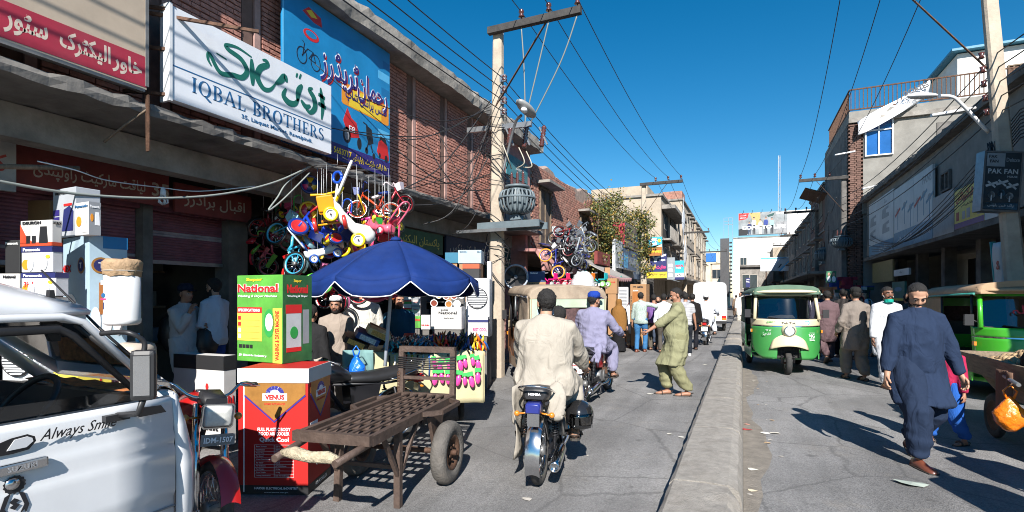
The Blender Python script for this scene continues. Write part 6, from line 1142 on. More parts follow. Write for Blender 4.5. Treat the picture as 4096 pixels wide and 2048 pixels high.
    for s in (1,-1):
        lc = P('lamp_cluster', m_chrome, lambda b: b.box((s*.52,-1.30,.70),(.13,.03,.28))); P('lens', m_lens_r, lambda b: b.box((s*.52,-1.318,.70),(.10,.02,.08)), lc); P('lens', m_lens_o, lambda b: b.box((s*.52,-1.318,.61),(.10,.02,.07)), lc); P('lens', m_lens_w, lambda b: b.box((s*.52,-1.318,.79),(.10,.02,.07)), lc)
        for dx in (0, -.14): P('seam_strip', Cm, lambda b: b.bx((s*(.61+dx)-.008,-1.283,.93),(s*(.61+dx)+.008,-1.272,1.58)))
    return t
# ---------------------------------------------------------------- white van seen from behind
def box_van(label, loc, rz=0):
    t = thing('white_van', label, 'van', loc, rz); W = mat('van white', (.72,.72,.72), .35, var=.05, coat=.4, dirt=.12, dirtcol=(.4,.35,.3))
    sec = lambda y, w, zt: [(-w*.98,y,.42),(w*.98,y,.42),(w,y,.7),(w,y,1.1),(w*.95,y,zt-.12),(w*.85,y,zt-.03),(w*.4,y,zt+.02),(-w*.4,y,zt+.02),(-w*.85,y,zt-.03),(-w*.95,y,zt-.12),(-w,y,1.1),(-w,y,.7)]
    b = MB(); b.loft([sec(-1.6,.71,2.18),(sec(-1.55,.74,2.24)),sec(1.2,.74,2.24),sec(1.7,.68,1.5)]); b.build('body', W, t)
    for x in (0,-.36,.36): b = MB(); b.bx((x-.004,-1.612,.75),(x+.004,-1.603,2.1)); b.build('door_seam', m_gy, t)
    for s in (1,-1): b = MB(); b.bx((s*.3-.25,-1.608,1.3),(s*.3+.25,-1.601,2.0)); b.build('door_panel', W, t); b = MB(); b.bx((s*.62-.09,-1.63,.62),(s*.62+.09,-1.602,.72)); tl = b.build('tail_light', m_lens_r, t); b = MB(); b.bx((s*.62-.09,-1.63,.53),(s*.62+.09,-1.602,.60)); b.build('indicator', m_lens_o, t)
    b = MB(); b.bx((-.72,-1.72,.36),(.72,-1.62,.48)); b.build('bumper', m_bk, t); b = MB(); b.bx((-.26,-1.625,.56),(.26,-1.604,.68)); b.build('number_plate', mat('plate yellow', (.6,.45,.05), .5), t)
    for x in (-.6,.6):
        for y in (-.9,1.1): wheel(t, (x,y,.27), .27, .15, .16, disc_=True, rm=m_steel)
    return t
# ---------------------------------------------------------------- white pickup cab close to the camera
VX = -2.6; V = thing('white_pickup', 'white pickup cab with Always Smile lettering on its door', 'pickup', (VX, 0, 0)); m_van = mat('cab white paint', (.66,.67,.69), .28, var=.04, coat=.6, dirt=.08, dirtcol=(.5,.48,.45)); m_blk = mat('black trim', (.02,.02,.022), .45, var=.15)
vp = lambda u, v, x=0.0: onX(u, v, VX+x)-Vector((VX,0,0))
def VB(name, m, f, parent=V, **k): b = MB(); f(b); return b.build(name, m, parent, **k)
zb0, zb1 = vp(0,1707).z, vp(546,1615).z; yF = 1.72; zs = (zb0+zb1)/2; zg = vp(0,1283).z
# door skin: a curved sheet with two creases, from behind the frame to the front seam
def doorx(z): return .0-.03*max(0,(z-.85)/.3)**2*(z > .85)+(.012 if .62 < z < .86 else 0)-.05*max(0,(.45-z)/.3)
ysm = vp(690,1750).y
VB('door', m_van, lambda b: b.grid(12,26,lambda a,c:(doorx(.25+(zs-.25)*c)+.010*math.exp(-((.25+(zs-.25)*c-.90)/.018)**2), -1.6+(ysm+1.6)*a-.0*c, .25+(zs-.25)*c)), solid=.02)
VB('front_corner', m_van, lambda b: b.loft([[(doorx(z), ysm+.012, z), (doorx(z)-.012, ysm+.10*q, z), (doorx(z)-.08, ysm+.16*q, z), (-1.3, ysm+.19*q, z), (-1.3, ysm, z)] for z, q in ((.2,.9),(.5,1.05),(.75,1.0),(.95,.75),(zs,.45),(zs+.02,.3))]))
VB('belt_moulding', m_steel, lambda b: b.tube([(-.028,-1.6,zs),(-.028,ysm,zs)], .008, 6)); VB('door_seam', m_bk, lambda b: b.tube([(.0,ysm+.005,.25),(.012,ysm+.005,.7),(-.0,ysm+.005,.9),(-.03,ysm-.0,zs)], .006, 5)); VB('side_crease', m_gy, lambda b: b.tube([(doorx(.56)+.012,-1.6,.56),(doorx(.56)+.012,ysm,.56)],.006,5))
# roof, gutter and pillars
yA = vp(330,1290).y; roof = lambda a, c: (-.06-1.18*a, -1.7+(yA+.06+1.7)*c-.10*max(0,c-.8)**2*0, zg+.02+.27*math.sin(PI*min(1,max(0,a)))**.6*(1-.75*max(0,(c-.72)/.28)**2))
VB('roof', m_van, lambda b: b.grid(16,22,roof), solid=.02); VB('gutter', m_van, lambda b: b.tube([(-.05,-1.7,zg+.005),(-.05,yA-.05,zg+.005),(-.055,yA+.03,zg-.02),(-.03,ysm-.06,zs+.05)],.017,8)); VB('window_rubber', m_blk, lambda b: b.tube([(-.06,-1.7,zg-.045),(-.06,yA-.06,zg-.045),(-.065,yA-.0,zg-.08),(-.045,ysm-.13,zs+.03)],[.02,.02,.017,.013],8))
VB('windscreen_pillar', m_blk, lambda b: b.tube([(-.09,yA+.02,zg-.03),(-.06,ysm-.03,zs+.04)],.014,8)); VB('windscreen_pillar', m_van, lambda b: b.tube([(-1.22,yA+.02,zg-.02),(-1.25,ysm+.06,zs)],.035,8)); VB('header', m_van, lambda b: b.tube([(-.09,yA+.03,zg),(-1.2,yA+.03,zg+.02)],.03,8))
VB('windscreen', glassy('clear auto glass', (.8,.84,.85), .3), lambda b: b.grid(6,4,lambda a,c:(-.1-1.1*a, yA+.05+(ysm+.03-yA)*(1-c), zs+.03+(zg-zs-.05)*c)))
VB('side_glass', glassy('wound down glass', (.55,.6,.62), .5), lambda b: b.poly([(-.05,-1.6,zs),(-.05,ysm-.12,zs),(-.05,ysm-.2,zs+.06),(-.05,-1.6,zs+.12)]))
VB('far_door', m_van, lambda b: b.bx((-1.33,-1.7,.25),(-1.3,ysm,zs))); VB('far_pillar', m_blk, lambda b: (b.tube([(-1.25,-.2,zs),(-1.22,-.2,zg)],.035,8),))
VB('dashboard', m_blk, lambda b: b.loft([[(x,ysm-.02,zs-.25),(x,ysm-.02,zs+.0),(x,ysm-.18,zs+.03),(x,ysm-.26,zs-.03),(x,ysm-.22,zs-.25)] for x in (-.08,-.6,-1.25)],smooth=False)); VB('dash_mat', mat('orange mat', (.45,.16,.05), .8, var=.6, scale=30), lambda b: b.grid(10,4,lambda a,c:(-.12-1.0*a, ysm-.16+.14*c, zs+.045+.008*math.sin(a*30))))
VB('steering_wheel', m_blk, lambda b: b.tube([Matrix.Translation((-.42,ysm-.42,zs-.02)) @ Matrix.Rotation(.9,4,'X') @ Vector((.18*math.cos(a),.18*math.sin(a),0)) for a in np.linspace(0,2*PI,29)],.015,6)); VB('seat_back', m_blk, lambda b: b.box((-.45,.25,zs-.12),(.5,.14,.62),Matrix.Rotation(.12,3,'X')),bevel=.04); VB('seat_back', m_blk, lambda b: b.box((-1.0,.25,zs-.12),(.45,.14,.62),Matrix.Rotation(.12,3,'X')),bevel=.04)
VB('cab_floor', m_blk, lambda b: b.bx((-1.28,-1.6,.28),(-.06,ysm,.34))); VB('window_fringe', mat('brown fringe', (.12,.05,.03), .9, var=.5), lambda b: b.grid(14,3,lambda a,c:(-1.15,-.6+1.6*a,zg-.02-.06*c*(1+.3*math.sin(a*40)))))
VB('front_wheel', m_tyre, lambda b: b.lathe([(.0,-.07),(.26,-.07),(.28,0),(.26,.07),(0,.07)],24,Matrix.Translation((-.12,ysm-.45,.28)) @ Matrix.Rotation(PI/2,4,'Y')))
# mirror, its arm, handle, lock, stickers
mp = vp(575,1500,.16); mo = VB('mirror', m_blk, lambda b: b.box(mp,(.098,.055,.225),Matrix.Rotation(.75,3,'Z')),bevel=.02); VB('mirror_glass', m_chrome, lambda b: b.box(mp+Vector((.682,-.732,0))*.0275,(.062,.008,.175),Matrix.Rotation(.75,3,'Z')),mo); VB('mirror_arm', m_blk, lambda b: b.tube(spline([vp(405,1335,.0)[:], vp(455,1330,.06)[:], vp(520,1332,.14)[:], (mp.x,mp.y,mp.z+.15), (mp.x,mp.y,mp.z+.1)],4),.011,8)); VB('mirror_bracket', m_blk, lambda b: (b.tube([(mp.x,mp.y,mp.z-.1),(mp.x-.02,mp.y-.01,zs-.02),(0,mp.y-.02,zs-.04)],.014,8), b.box((.012,mp.y-.03,zs-.045),(.03,.1,.03))))
VB('cargo_hook', m_blk, lambda b: b.prism([(0,0),(.035,.0),(.045,.09),(.02,.16),(.012,.23),(-.004,.23),(-.012,.14),(-.03,.08)],.03,frame(vp(190,1365,-.25),(0,1,0),(0,0,1)))); VB('antenna', m_blk, lambda b: b.tube([vp(165,1080,-.3), vp(395,1310,-.1), vp(520,1420,.0)],[.004,.006,.007],6))
hp = vp(82,1866,.03); ho = VB('door_handle', m_chrome, lambda b: b.box(hp,(.03,.17,.04)),bevel=.008); write(ho, 'SUZUKI', frame(hp+Vector((.0155,0,0)),(0,1,0),(0,0,1)),0,0,.02,m_gy,w=.09); VB('door_lock', m_chrome, lambda b: b.lathe([(0,.0),(.022,.0),(.022,.012),(0,.012)],16,Matrix.Translation(vp(45,1935,.02)) @ Matrix.Rotation(PI/2,4,'Y')))
Md = frame((.006,0,0),(0,1,0),(0,0,1)); yc = lambda u, v: vp(u,v)
w0 = yc(150,1715); w1 = yc(455,1670); write(V, 'Always Smile', frame((.018,(w0.y+w1.y)/2,zs-.065),(0,1,0),(.2,0,1)), 0,0,.062,m_bk,w=w1.y-w0.y,bold=.0,shear=.35)
ey = yc(70,1722); patch(V, 'eagle_sticker', frame((.018,ey.y,zs-.075),(0,1,0),(.2,0,1)), [(-.16,-.03),(-.02,-.035),(.03,-.03),(.05,.0),(.045,.02),(.02,.035),(-.03,.03),(-.06,.02),(-.16,.02)], m_bk); patch(V, 'eagle_head', frame((.021,ey.y+.0,zs-.073),(0,1,0),(.2,0,1)), [(-.04,-.02),(.02,-.02),(.04,.0),(.036,.014),(.02,.024),(-.02,.02)], m_wh)
patch(V, 'corner_sticker', frame((.018,yc(615,1620).y,zs-.045),(0,1,0),(.2,0,1)), [(-.08,-.02),(.05,-.02),(.02,.02),(-.06,.025)], m_bk)
lk = vp(45,1935); ring_ = [((.032+.004*(i % 2))*math.cos(2*PI*i/28),(.032+.004*(i % 2))*math.sin(2*PI*i/28)) for i in range(28)]; Ml = frame((.024,lk.y,lk.z),(0,1,0),(0,0,1)); patch(V,'rosette',Ml,ring_,m_bk)
for s in (1,-1): patch(V,'ribbon_tail',Ml,[(s*.012,-.03),(s*.03,-.04),(s*.045,-.09),(s*.035,-.12),(s*.03,-.105),(s*.015,-.12),(s*.03,-.085)][::s],m_bk)
patch(V,'s_emblem',Ml,[(-.016,-.065),(.0,-.052),(.016,-.065),(.004,-.072),(.016,-.082),(0,-.098),(-.016,-.085),(-.004,-.078)],m_bk)
# ================================================================ cartons and appliances
m_kraft = mat('carton #b98d62', tuple(x*.72 for x in C('#b98d62')), .6, var=.1, scale=4)
def cart_(hexc, **k): return mat('carton '+hexc, tuple(x*.72 for x in C(hexc)), .6, var=.1, scale=4, **k)
def gbox(name, label, u0, um, u1, vt, vb, t, dl, m, cat='carton', group=None, bev=.006, sag=0.0, zfloor=None):
    """box whose near corner shows at um; front face runs left to u0, side face right to u1; turned dl from the camera"""
    c = atT(um, vb, t); xc, zc = (um-CX)/FPX*t, t; cd, sd = math.cos(dl), math.sin(dl)
    def run(dx, dz, u): q = (u-CX)/FPX; return (q*zc-xc)/(dx-q*dz)
    w = run(-cd, sd, u0) if u0 != um else .3; d = run(sd, cd, u1) if u1 and u1 != um else .35
    d = d if .05 < d < 1.3 else .4; w = w if .05 < w < 1.6 else .4
    h = (vb-vt)/FPX*t
    if zfloor is not None: h += c.z-zfloor; c.z = zfloor
    o = thing(name, label, cat, c, YAW+dl*-1.0, group); b = MB()     # local x runs right, y runs away
    b.bx((-w,0,0),(0,d,h)); b.build('box', m, o, bevel=bev)
    if zfloor is None and t > 7 and c.z > .2:
        q = thing('support_crate', 'plain crate under the '+' '.join(label.split()[:10]), 'crate', (c.x,c.y,.09), YAW-dl, 'crates under the displayed goods'); b = MB(); b.bx((-w+.02,.02,0),(-.02,d-.02,c.z-.093)); b.build('crate', m_conc_d if t < 9.1 else m_kraft, q)
    return o, frame((-w,-.001,0),(1,0,0),(0,0,1)), w, frame((.001,0,0),(0,1,0),(0,0,1)), d, h
m_red = cart_('#c8201c'); m_gold = mat('gold print', (.42,.20,.05), .4, metal=.3, var=.3, scale=6); m_wbox = cart_('#e6e3e0', dirt=.15); m_blkbox = cart_('#2a2a2c'); m_kraft = cart_('#b98d62', dirt=.2, dirtcol=(.2,.14,.09)); m_grnp = mat('green carton print', (.10,.36,.05), .5, var=.35, scale=3); m_dgrn = mat('dark green print', (.03,.12,.04), .5, var=.5, scale=4); m_ylp = mat('yellow panel', (.72,.58,.08), .5, var=.06); m_lgrey = mat('light grey print', (.5,.52,.53), .5, var=.15)
# VENUS cooler carton
o, F, w, S, d, h = gbox('cooler_carton', 'tall red VENUS air cooler carton standing on the road beside the handcart', 952, 1232, 1322, 1475, 1982, 4.17, .03, m_red, zfloor=0)
h2 = h-.115
for M, L, dd in ((F, w, 1), (S, d, 0)):
    plate(o, 'white_lid', M, -.002, h2, L+.002, h+.002, m_wbox, .006); plate(o, 'black_base', M, 0, 0, L, .075, m_blkbox); patch(o, 'gold_field', M, [(.05,h2),(L-.02,h2),(L-.02,h2-.09),(L*.52,h2-.30),(.05,h2-.09)], m_gold); strokes(o, M, [([(.05,h2-.10),(L*.52,h2-.315),(L-.02,h2-.10)], .012)], mat('blue ink', (.03,.03,.25), .5), 'chevron')
    cx = L*.53; plate(o, 'logo_plate', M, cx-.10, h2-.145, cx+.10, h2-.085, m_wh, .004); write(o, 'VENUS', M, cx, h2-.115, .04, m_rd, w=.16, bold=.05).location += M.to_3x3() @ Vector((0,0,.003)); patch(o, 'sunburst', M, disc(cx, h2-.085, .075, .06, 16, 0, PI), mat('blue ink', (.03,.03,.25), .5), .003); patch(o, 'sunburst', M, disc(cx, h2-.085, .04, .03, 12, 0, PI), m_wh, .004)
    for i in range(7): a = PI*(i+.5)/7; strokes(o, M, [([(cx+.045*math.cos(a), h2-.085+.036*math.sin(a)), (cx+.072*math.cos(a), h2-.085+.057*math.sin(a))], .004)], m_wh, 'ray')
    write(o, 'HOME APPLIANCES', M, cx, h2-.17, .016, m_rd, w=.17)
plate(o, 'white_stripe', F, .045, .02, .055, h2, m_wh, .003); write(o, 'FULL PLASTIC BODY', F, w*.52, h2-.375, .028, m_wh, w=.27, bold=.02); write(o, 'ROOD AIR COOLER', F, w*.52, h2-.41, .028, m_wh, w=.25, bold=.02); write(o, 'Quick Cool', F, w*.52, h2-.46, .042, m_wh, w=.24, bold=.03)
x0, x1, y1, y0 = w*.24, w*.80, h2-.50, .14; strokes(o, F, [([(x0,y0),(x1,y0),(x1,y1),(x0,y1),(x0,y0)], .003), ([((x0+x1)/2,y0),((x0+x1)/2,y1)], .003)], m_wl, 'table_rule')
rows = (('Rated Voltage','220 V'),('Rated Power','200 W'),('Rated Freq','50-60 Hz'),('Fan Speed','1280-1400 rpm'),('Water Tank Capacity','60 Lt'),('Air Throw','20 ft'),('Air Delivery','6710 ft3/min'),('Net Weight','22 kg'),('Gross Weight','25 kg'),('Packing Dimensions','572 710 1130 mm'))
for i, (a, c) in enumerate(rows):
    y = y1-(i+.5)*(y1-y0)/len(rows); write(o, a, F, x0+.012+len(a)*.0033, y, .011, m_wl, w=len(a)*.0066); write(o, c, F, (x0+x1)/2+.012+len(c)*.0036, y, .011, m_wl, w=len(c)*.0072); strokes(o, F, [([(x0,y-(y1-y0)/len(rows)/2),(x1,y-(y1-y0)/len(rows)/2)], .0018)], m_wl, 'table_rule')
write(o, 'HAIDER ELECTRICAL INDUSTRY', F, w*.55, .052, .018, m_wh, w=w*.62, bold=.02); write(o, 'www.venus.net.pk', F, w*.55, .018, .011, m_wl, w=w*.35); write(o, 'AIR COOLER', S, d*.55, .04, .03, m_wl); write(o, 'Quick Cool', S, d*.5, h*.2, .03, m_wl); plate(o, 'print', S, d*.1, h*.52, d*.4, h*.56, m_wh)
ztop = h
# NATIONAL washer carton on it
o, F, w, S, d, h = gbox('washer_carton', 'green New Super National washing machine carton on top of the VENUS carton', 948, 1130, 1246, 1098, 1440, 4.45, .42, m_grnp, zfloor=ztop+.004)
plate(o, 'print', S, 0, 0, d, h, m_dgrn); plate(o, 'yellow_strip', F, w*.80, 0, w*.99, h*.62, m_ylp); plate(o, 'yellow_panel', F, .01, h*.24, w*.56, h*.56, m_ylp); plate(o, 'red_tab', F, .01, h*.56, w*.56, h*.63, m_rd); write(o, 'SPECIFICATIONS', F, w*.28, h*.595, .026, m_wh, w=w*.48, bold=.03)
write(o, 'National', F, w*.47, h*.85, h*.10, m_wh, w=w*.9, bold=.07).location += F.to_3x3() @ Vector((.0,0,-.001)); write(o, 'National', F, w*.47, h*.85, h*.095, m_rd, w=w*.88, bold=.035).location += F.to_3x3() @ Vector((0,0,.002)); write(o, 'Super', F, w*.40, h*.945, h*.045, m_yl, w=w*.36, bold=.04); write(o, 'Washing & Dryer Machine', F, w*.46, h*.755, h*.034, m_wh, w=w*.86, shear=.2); write(o, 'WASHING & DRYER MACHINE', F @ Matrix.Translation((w*.895,h*.31,0)) @ Matrix.Rotation(PI/2,4,'Z'), 0, 0, w*.09, m_rd, w=h*.56, bold=.03)
for i in range(4): y = h*(.50-.07*i); plate(o, 'icon', F, .02, y-.014, .055, y+.02, m_rd if i < 2 else m_wh, .004); strokes(o, F, [([(.065,y-.016),(w*.52,y-.016)], .0016)], m_bk, 'rule')
for i in range(4): plate(o, 'icon', F, .03+.045*i, h*.155, .065+.045*i, h*.195, m_bk, .003)
write(o, 'JB Electric Industry', F, w*.36, h*.07, .022, m_wh, w=w*.62, bold=.03); patch(o, 'leaf_swirl', F, disc(w*.72, h*.45, w*.12, h*.16), m_gr); patch(o, 'leaf_swirl', F, disc(w*.72, h*.46, w*.08, h*.1), m_wh, .003)
write(o, 'National', S, d*.5, h*.84, h*.10, m_rd, w=d*.72, bold=.05); write(o, 'Super', S, d*.5, h*.93, h*.045, m_yl); plate(o, 'washer_print', S, d*.12, h*.17, d*.62, h*.62, m_lgrey, .003); plate(o, 'washer_print', S, d*.10, h*.56, d*.64, h*.66, m_rd, .004); plate(o, 'washer_print', S, d*.68, h*.2, d*.9, h*.6, m_gy, .003); patch(o, 'label', S, disc(d*.37,h*.34,d*.13,h*.07), m_gr, .005); plate(o, 'red_base', S, d*.12, h*.12, d*.62, h*.17, m_rd, .004); write(o, 'Washing & Dryer', S, d*.5, h*.755, h*.03, m_wh, w=d*.7)
# ASIA cartons
def simple(label, u0, um, u1, vt, vb, t, dl, m, words=(), bands=(), zf=None, name='appliance_carton', side=None, g=None):
    o, F, w, S, d, h = gbox(name, label, u0, um, u1, vt, vb, t, dl, m, zfloor=zf, group=g)
    for y0_, y1_, mm in bands:
        plate(o, 'band', F, 0, y0_*h, w, y1_*h, mm); 
        if u1: plate(o, 'band', S, 0, y0_*h, d, y1_*h, mm)
    for s, x, y, hh, mm, ww in words: write(o, s, F, w*x, h*y, h*hh, mm, w=w*ww, bold=.03).location += F.to_3x3() @ Vector((0,0,.002))
    if side:
        for s, x, y, hh, mm, ww in side: write(o, s, S, d*x, h*y, h*hh, mm, w=d*ww, bold=.03).location += S.to_3x3() @ Vector((0,0,.002))
    return o, F, w, S, d, h
simple('white Asia washer carton with a black band behind the red motorcycle', 695, 895, 945, 1425, 1600, 5.2, .35, m_wbox, (('PAK', .2, .5, .1, m_rd, .2), ('asia', .62, .52, .34, m_rd, .48), ('WASHING & DRYER MACHINE', .5, .2, .08, m_bk, .8)), ((.84, 1, m_blkbox),), zf=.09, side=(('PA', .6, .45, .2, m_rd, .6),))
o, F, w, S, d, h = simple('yellow and red Super Asia carton seen through the pickup window', 197, 312, 445, 1468, 1560, 4.3, .5, m_red, (('asia', .6, .62, .4, m_rd, .5), ('SUPER', .2, .66, .14, m_rd, .28)), ((.36, .98, m_ylp),), zf=.45, side=(('asia', .6, .62, .4, m_rd, .5),))
simple('plain red carton behind the Super Asia carton', 300, 420, 450, 1340, 1500, 4.9, .3, m_red, zf=.5)
o, F, w, S, d, h = simple('large blue-white SONEX water dispenser carton on the stack', 252, 356, 510, 940, 1300, 4.5, .55, cart_('#b9d3e4'), (('NEX', .17, .74, .06, m_rd, .36),), zf=1.05, side=(('سونیکس', .72, .76, .07, m_rd, .5),)); plate(o, 'print', S, d*.35, h*.9, d, h, mat('mid blue ink', (.01,.15,.36), .5))
for M, L in ((F, w), (S, d)): q = L*.3 if M is S else L*.72; patch(o, 'round_emblem', M, disc(q, h*.76, .072), m_gold, .003); patch(o, 'round_emblem', M, disc(q, h*.76, .055), m_nav, .004); write(o, 'T', M, q, h*.76, .05, m_wh).location += M.to_3x3() @ Vector((0,0,.004))
patch(o, 'dispenser_print', F, disc(w*.3, h*.36, w*.3, h*.17), m_wh, .003); [strokes(o, F, [([(w*.06,h*(.26+.025*i)),(w*.5,h*(.26+.025*i))], .006)], m_bk, 'grille') for i in range(7)]; plate(o, 'print', S, d*.25, h*.36, d*.62, h*.62, m_brn, .003); [patch(o, 'dispenser_print', S, disc(d*x, h*.30, d*.13, h*.12), m_wh, .004) for x in (.16, .45, .74)]; plate(o, 'print', S, 0, 0, d, h*.08, m_gr, .003); patch(o, 'ring_print', S, disc(d*.3, h*.1, d*.1), m_wh, .005)
simple('white plain carton under the SONEX carton', 262, 372, 500, 1310, 1420, 4.55, .55, m_wbox, zf=.1)
o, F, w, S, d, h = simple('grey and white HITACHI vacuum carton topmost on the stack', 212, 302, 402, 745, 940, 4.55, .45, cart_('#bfc4cc'), (('HITACHI', .4, .9, .055, m_bk, .55),)); patch(o, 'vacuum_print', F, [(w*.42,h*.1),(w*.9,h*.1),(w*.92,h*.5),(w*.75,h*.62),(w*.5,h*.55)], m_nav); [plate(o, 'purple_tile', F, w*.03, h*(.14+.15*i), w*.3, h*(.26+.15*i), m_pur, .003) for i in range(3)]; plate(o, 'ribbon', F, w*.5, h*.62, w*.85, h*.67, m_rd, .003)
o, F, w, S, d, h = simple('white Panasonic blender carton in front of the HITACHI carton', 300, 355, 403, 805, 938, 4.38, .45, m_wbox, (('Panasonic', .5, .88, .08, m_blue_l, .9),), side=(('Panasonic', .5, .86, .08, m_wh, .8),)); plate(o, 'print', S, 0, 0, d, h, m_gy, .0015); patch(o, 'blender_print', F, [(w*.55,h*.08),(w*.9,h*.08),(w*.85,h*.5),(w*.6,h*.5)], m_lgrey); patch(o, 'fruit_print', F, disc(w*.3,h*.42,w*.18,h*.16), m_or); patch(o, 'blender_print', S, [(d*.5,h*.3),(d*.9,h*.3),(d*.85,h*.7),(d*.55,h*.7)], m_wh, .004); [patch(o, 'fruit_print', S, disc(d*.25,h*.52,d*.12,h*.12), m_or, .004)]
G5 = None
o, F, w, S, d, h = simple('orange-edged DEURON blender carton on the Panasonic cartons', 82, 208, 248, 878, 982, 4.25, .25, m_wbox, (('DEURON', .38, .9, .12, m_bk, .58),), ((0, .14, cart_('#d8502e')),), side=(('DEURON', .5, .88, .1, m_bk, .8),)); patch(o, 'orange_wedge', F, [(0,h*.1),(w*.45,h*.1),(w*.2,h*.35),(0,h*.85)], cart_('#d8502e')); patch(o, 'blender_print', F, [(w*.6,h*.1),(w*.88,h*.1),(w*.84,h*.75),(w*.64,h*.75)], m_bk, .003); [plate(o, 'jar_print', F, w*x, h*.1, w*(x+.12), h*.4, m_bk, .003) for x in (.2, .38)]
for i, (vt, vb, lab, cc) in enumerate(((984,1088,'blue-topped Panasonic juicer carton under the DEURON carton','#e4e4e8'),(1090,1185,'white 3in1 Panasonic carton lowest above the pickup roof','#e0e0e6'))):
    o, F, w, S, d, h = simple(lab, 86, 210 if i == 0 else 222, 252 if i == 0 else 275, vt, vb, 4.25, .25, cart_(cc), (('Panasonic', .35, .88, .12, m_wh, .55),), ((.78, 1, m_nav),)); patch(o, 'fruit_print', F, disc(w*.15,h*.3,w*.12,h*.2), m_or, .003); patch(o, 'juicer_print', F, disc(w*.3,h*.3,w*.1,h*.26), m_lgrey, .004); patch(o, 'juicer_print', F, disc(w*.75,h*.35,w*.1,h*.26), m_lgrey, .004); patch(o, 'badge', F, disc(w*.86,h*.6,w*.07,h*.07), m_yl, .003)
    if i: write(o, '3in1', F, w*.22, h*.5, h*.25, m_rd)
simple('dark Panasonic blender carton at the back of the stack', 20, 80, 85, 960, 1092, 4.5, .1, m_blkbox, (('Panasonic', .5, .9, .08, m_wl, .85),)); simple('white electric oven carton under the 3in1 carton', 100, 215, 272, 1188, 1290, 4.27, .25, m_wbox, (('ELECTRIC-OVEN', .6, .8, .12, m_rd, .5),)); simple('narrow National carton beside the dark Panasonic carton', -20, 78, 82, 1094, 1180, 4.5, .1, m_wbox, (('National', .6, .85, .14, m_bk, .5),)); simple('large brown fan carton leaning at the white shop board', -40, 200, 212, 800, 960, 5.6, .1, cart_('#8a6a45'), (('Osis', .3, .5, .35, m_bk, .25),))
simple('white cooler box under the cartons behind the pickup', 60, 262, 300, 1290, 1560, 4.65, .2, m_wbox, zf=.1)
# water heaters
gz = atT(490, 1300, 4.55); t = thing('water_heater', 'white cylindrical water heater with brown paper tied over its top', 'water heater', (gz.x, gz.y, gz.z)); b = MB(); b.lathe([(0,0),(.11,.0),(.135,.015),(.138,.05),(.134,.06),(.134,.53),(0,.53)], 28); b.build('tank', m_alu, t); b = MB(); b.lathe([(.14,.43)]+[(.142,.44),(.146,.52),(.148,.55),(.12,.575),(0,.58)], 22); pw = b.build('paper_cap', mat('brown paper', (.36,.24,.14), .8, var=.2, bump=.6, bscale=30), t)
for i, v_ in enumerate(pw.data.vertices): v_.co += Vector((random.uniform(-.008,.008), random.uniform(-.008,.008), random.uniform(-.012,.012)))
b = MB(); b.lathe([(.144,.47),(.15,.475),(.144,.48)], 24); b.build('string', m_let, t); Mq = frame((-.03,-.132,.2),(1,0,0),(0,0,1)); patch(t, 'sticker', Mq, disc(0,.06,.03,.02), m_blue_l); plate(t, 'sticker', Mq, -.04,.02,.04,.035, mat('pink ink', (.75,.05,.2), .5)); plate(t, 'sticker', Mq, -.005,-.06,.005,.0, m_nav); plate(t, 'sticker', Mq, -.04,.15,.0,.19, m_lgrey)
g2 = atT(540, 1520, 4.75); t = thing('water_heater', 'beige cylindrical water heater standing behind the pickup mirror', 'water heater', (g2.x, g2.y, .1)); b = MB(); b.lathe([(0,0),(.15,0),(.165,.03),(.165,1.02),(.15,1.06),(.1,1.08),(0,1.09)], 28); b.build('tank', mat('beige enamel', (.42,.36,.30), .35, var=.08, coat=.3), t); b = MB(); b.tube([(.04,0,1.08),(.04,0,1.16)], .016, 10); b.build('pipe_stub', m_lbl, t); b = MB(); b.bx((-.06,-.17,.72),(.0,-.164,.85)); b.build('label_plate', m_wh, t)
# big white cooler with a round grille
def aircooler(label, u0, u1, vt, vb, t, round_=True, body=None):
    o, F, w, S, d, h = gbox('air_cooler', label, u0, u1, u1+12, vt, vb, t, .1, body or m_alu, 'air cooler', bev=.03); 
    if round_:
        cx, cy, r = w*.5, h*.66, min(w,h)*.40; Z = F @ Matrix.Translation((cx,cy,.004)); b = MB(); b.lathe([(r,0),(r*1.07,0),(r*1.07,.02),(r,.02),(r,0)], 30, Z); b.build('grille_ring', m_bk, o); patch(o, 'grille_back', F, disc(cx,cy,r), m_gy)
        for i in range(11): y = (i-5)/5.5*r*.98; ww = math.sqrt(max(0,r*r-y*y)); b = MB(); b.bar(Z @ Vector((-ww,y,.015)), Z @ Vector((ww,y,.015)), .008, .014); b.build('grille_bar', m_alu, o)
    else:
        for i in range(12): b = MB(); y = h*(.12+.065*i); b.prism([(w*.15,y),(w*.85,y),(w*.85,y+h*.035),(w*.15,y+h*.035)], .012, F); b.build('louvre', m_gy, o)
    return o
aircooler('white air cooler with a round black-ringed grille beside the pole', 1862, 1958, 1112, 1350, 8.8); aircooler('white louvred air cooler among the fan boxes', 2470, 2514, 1148, 1235, 17, False); aircooler('white louvred cooler seen through the pickup window', 150, 262, 1370, 1560, 4.5, False); aircooler('round-grilled white cooler seen through the pickup window', 5, 142, 1375, 1570, 4.55)
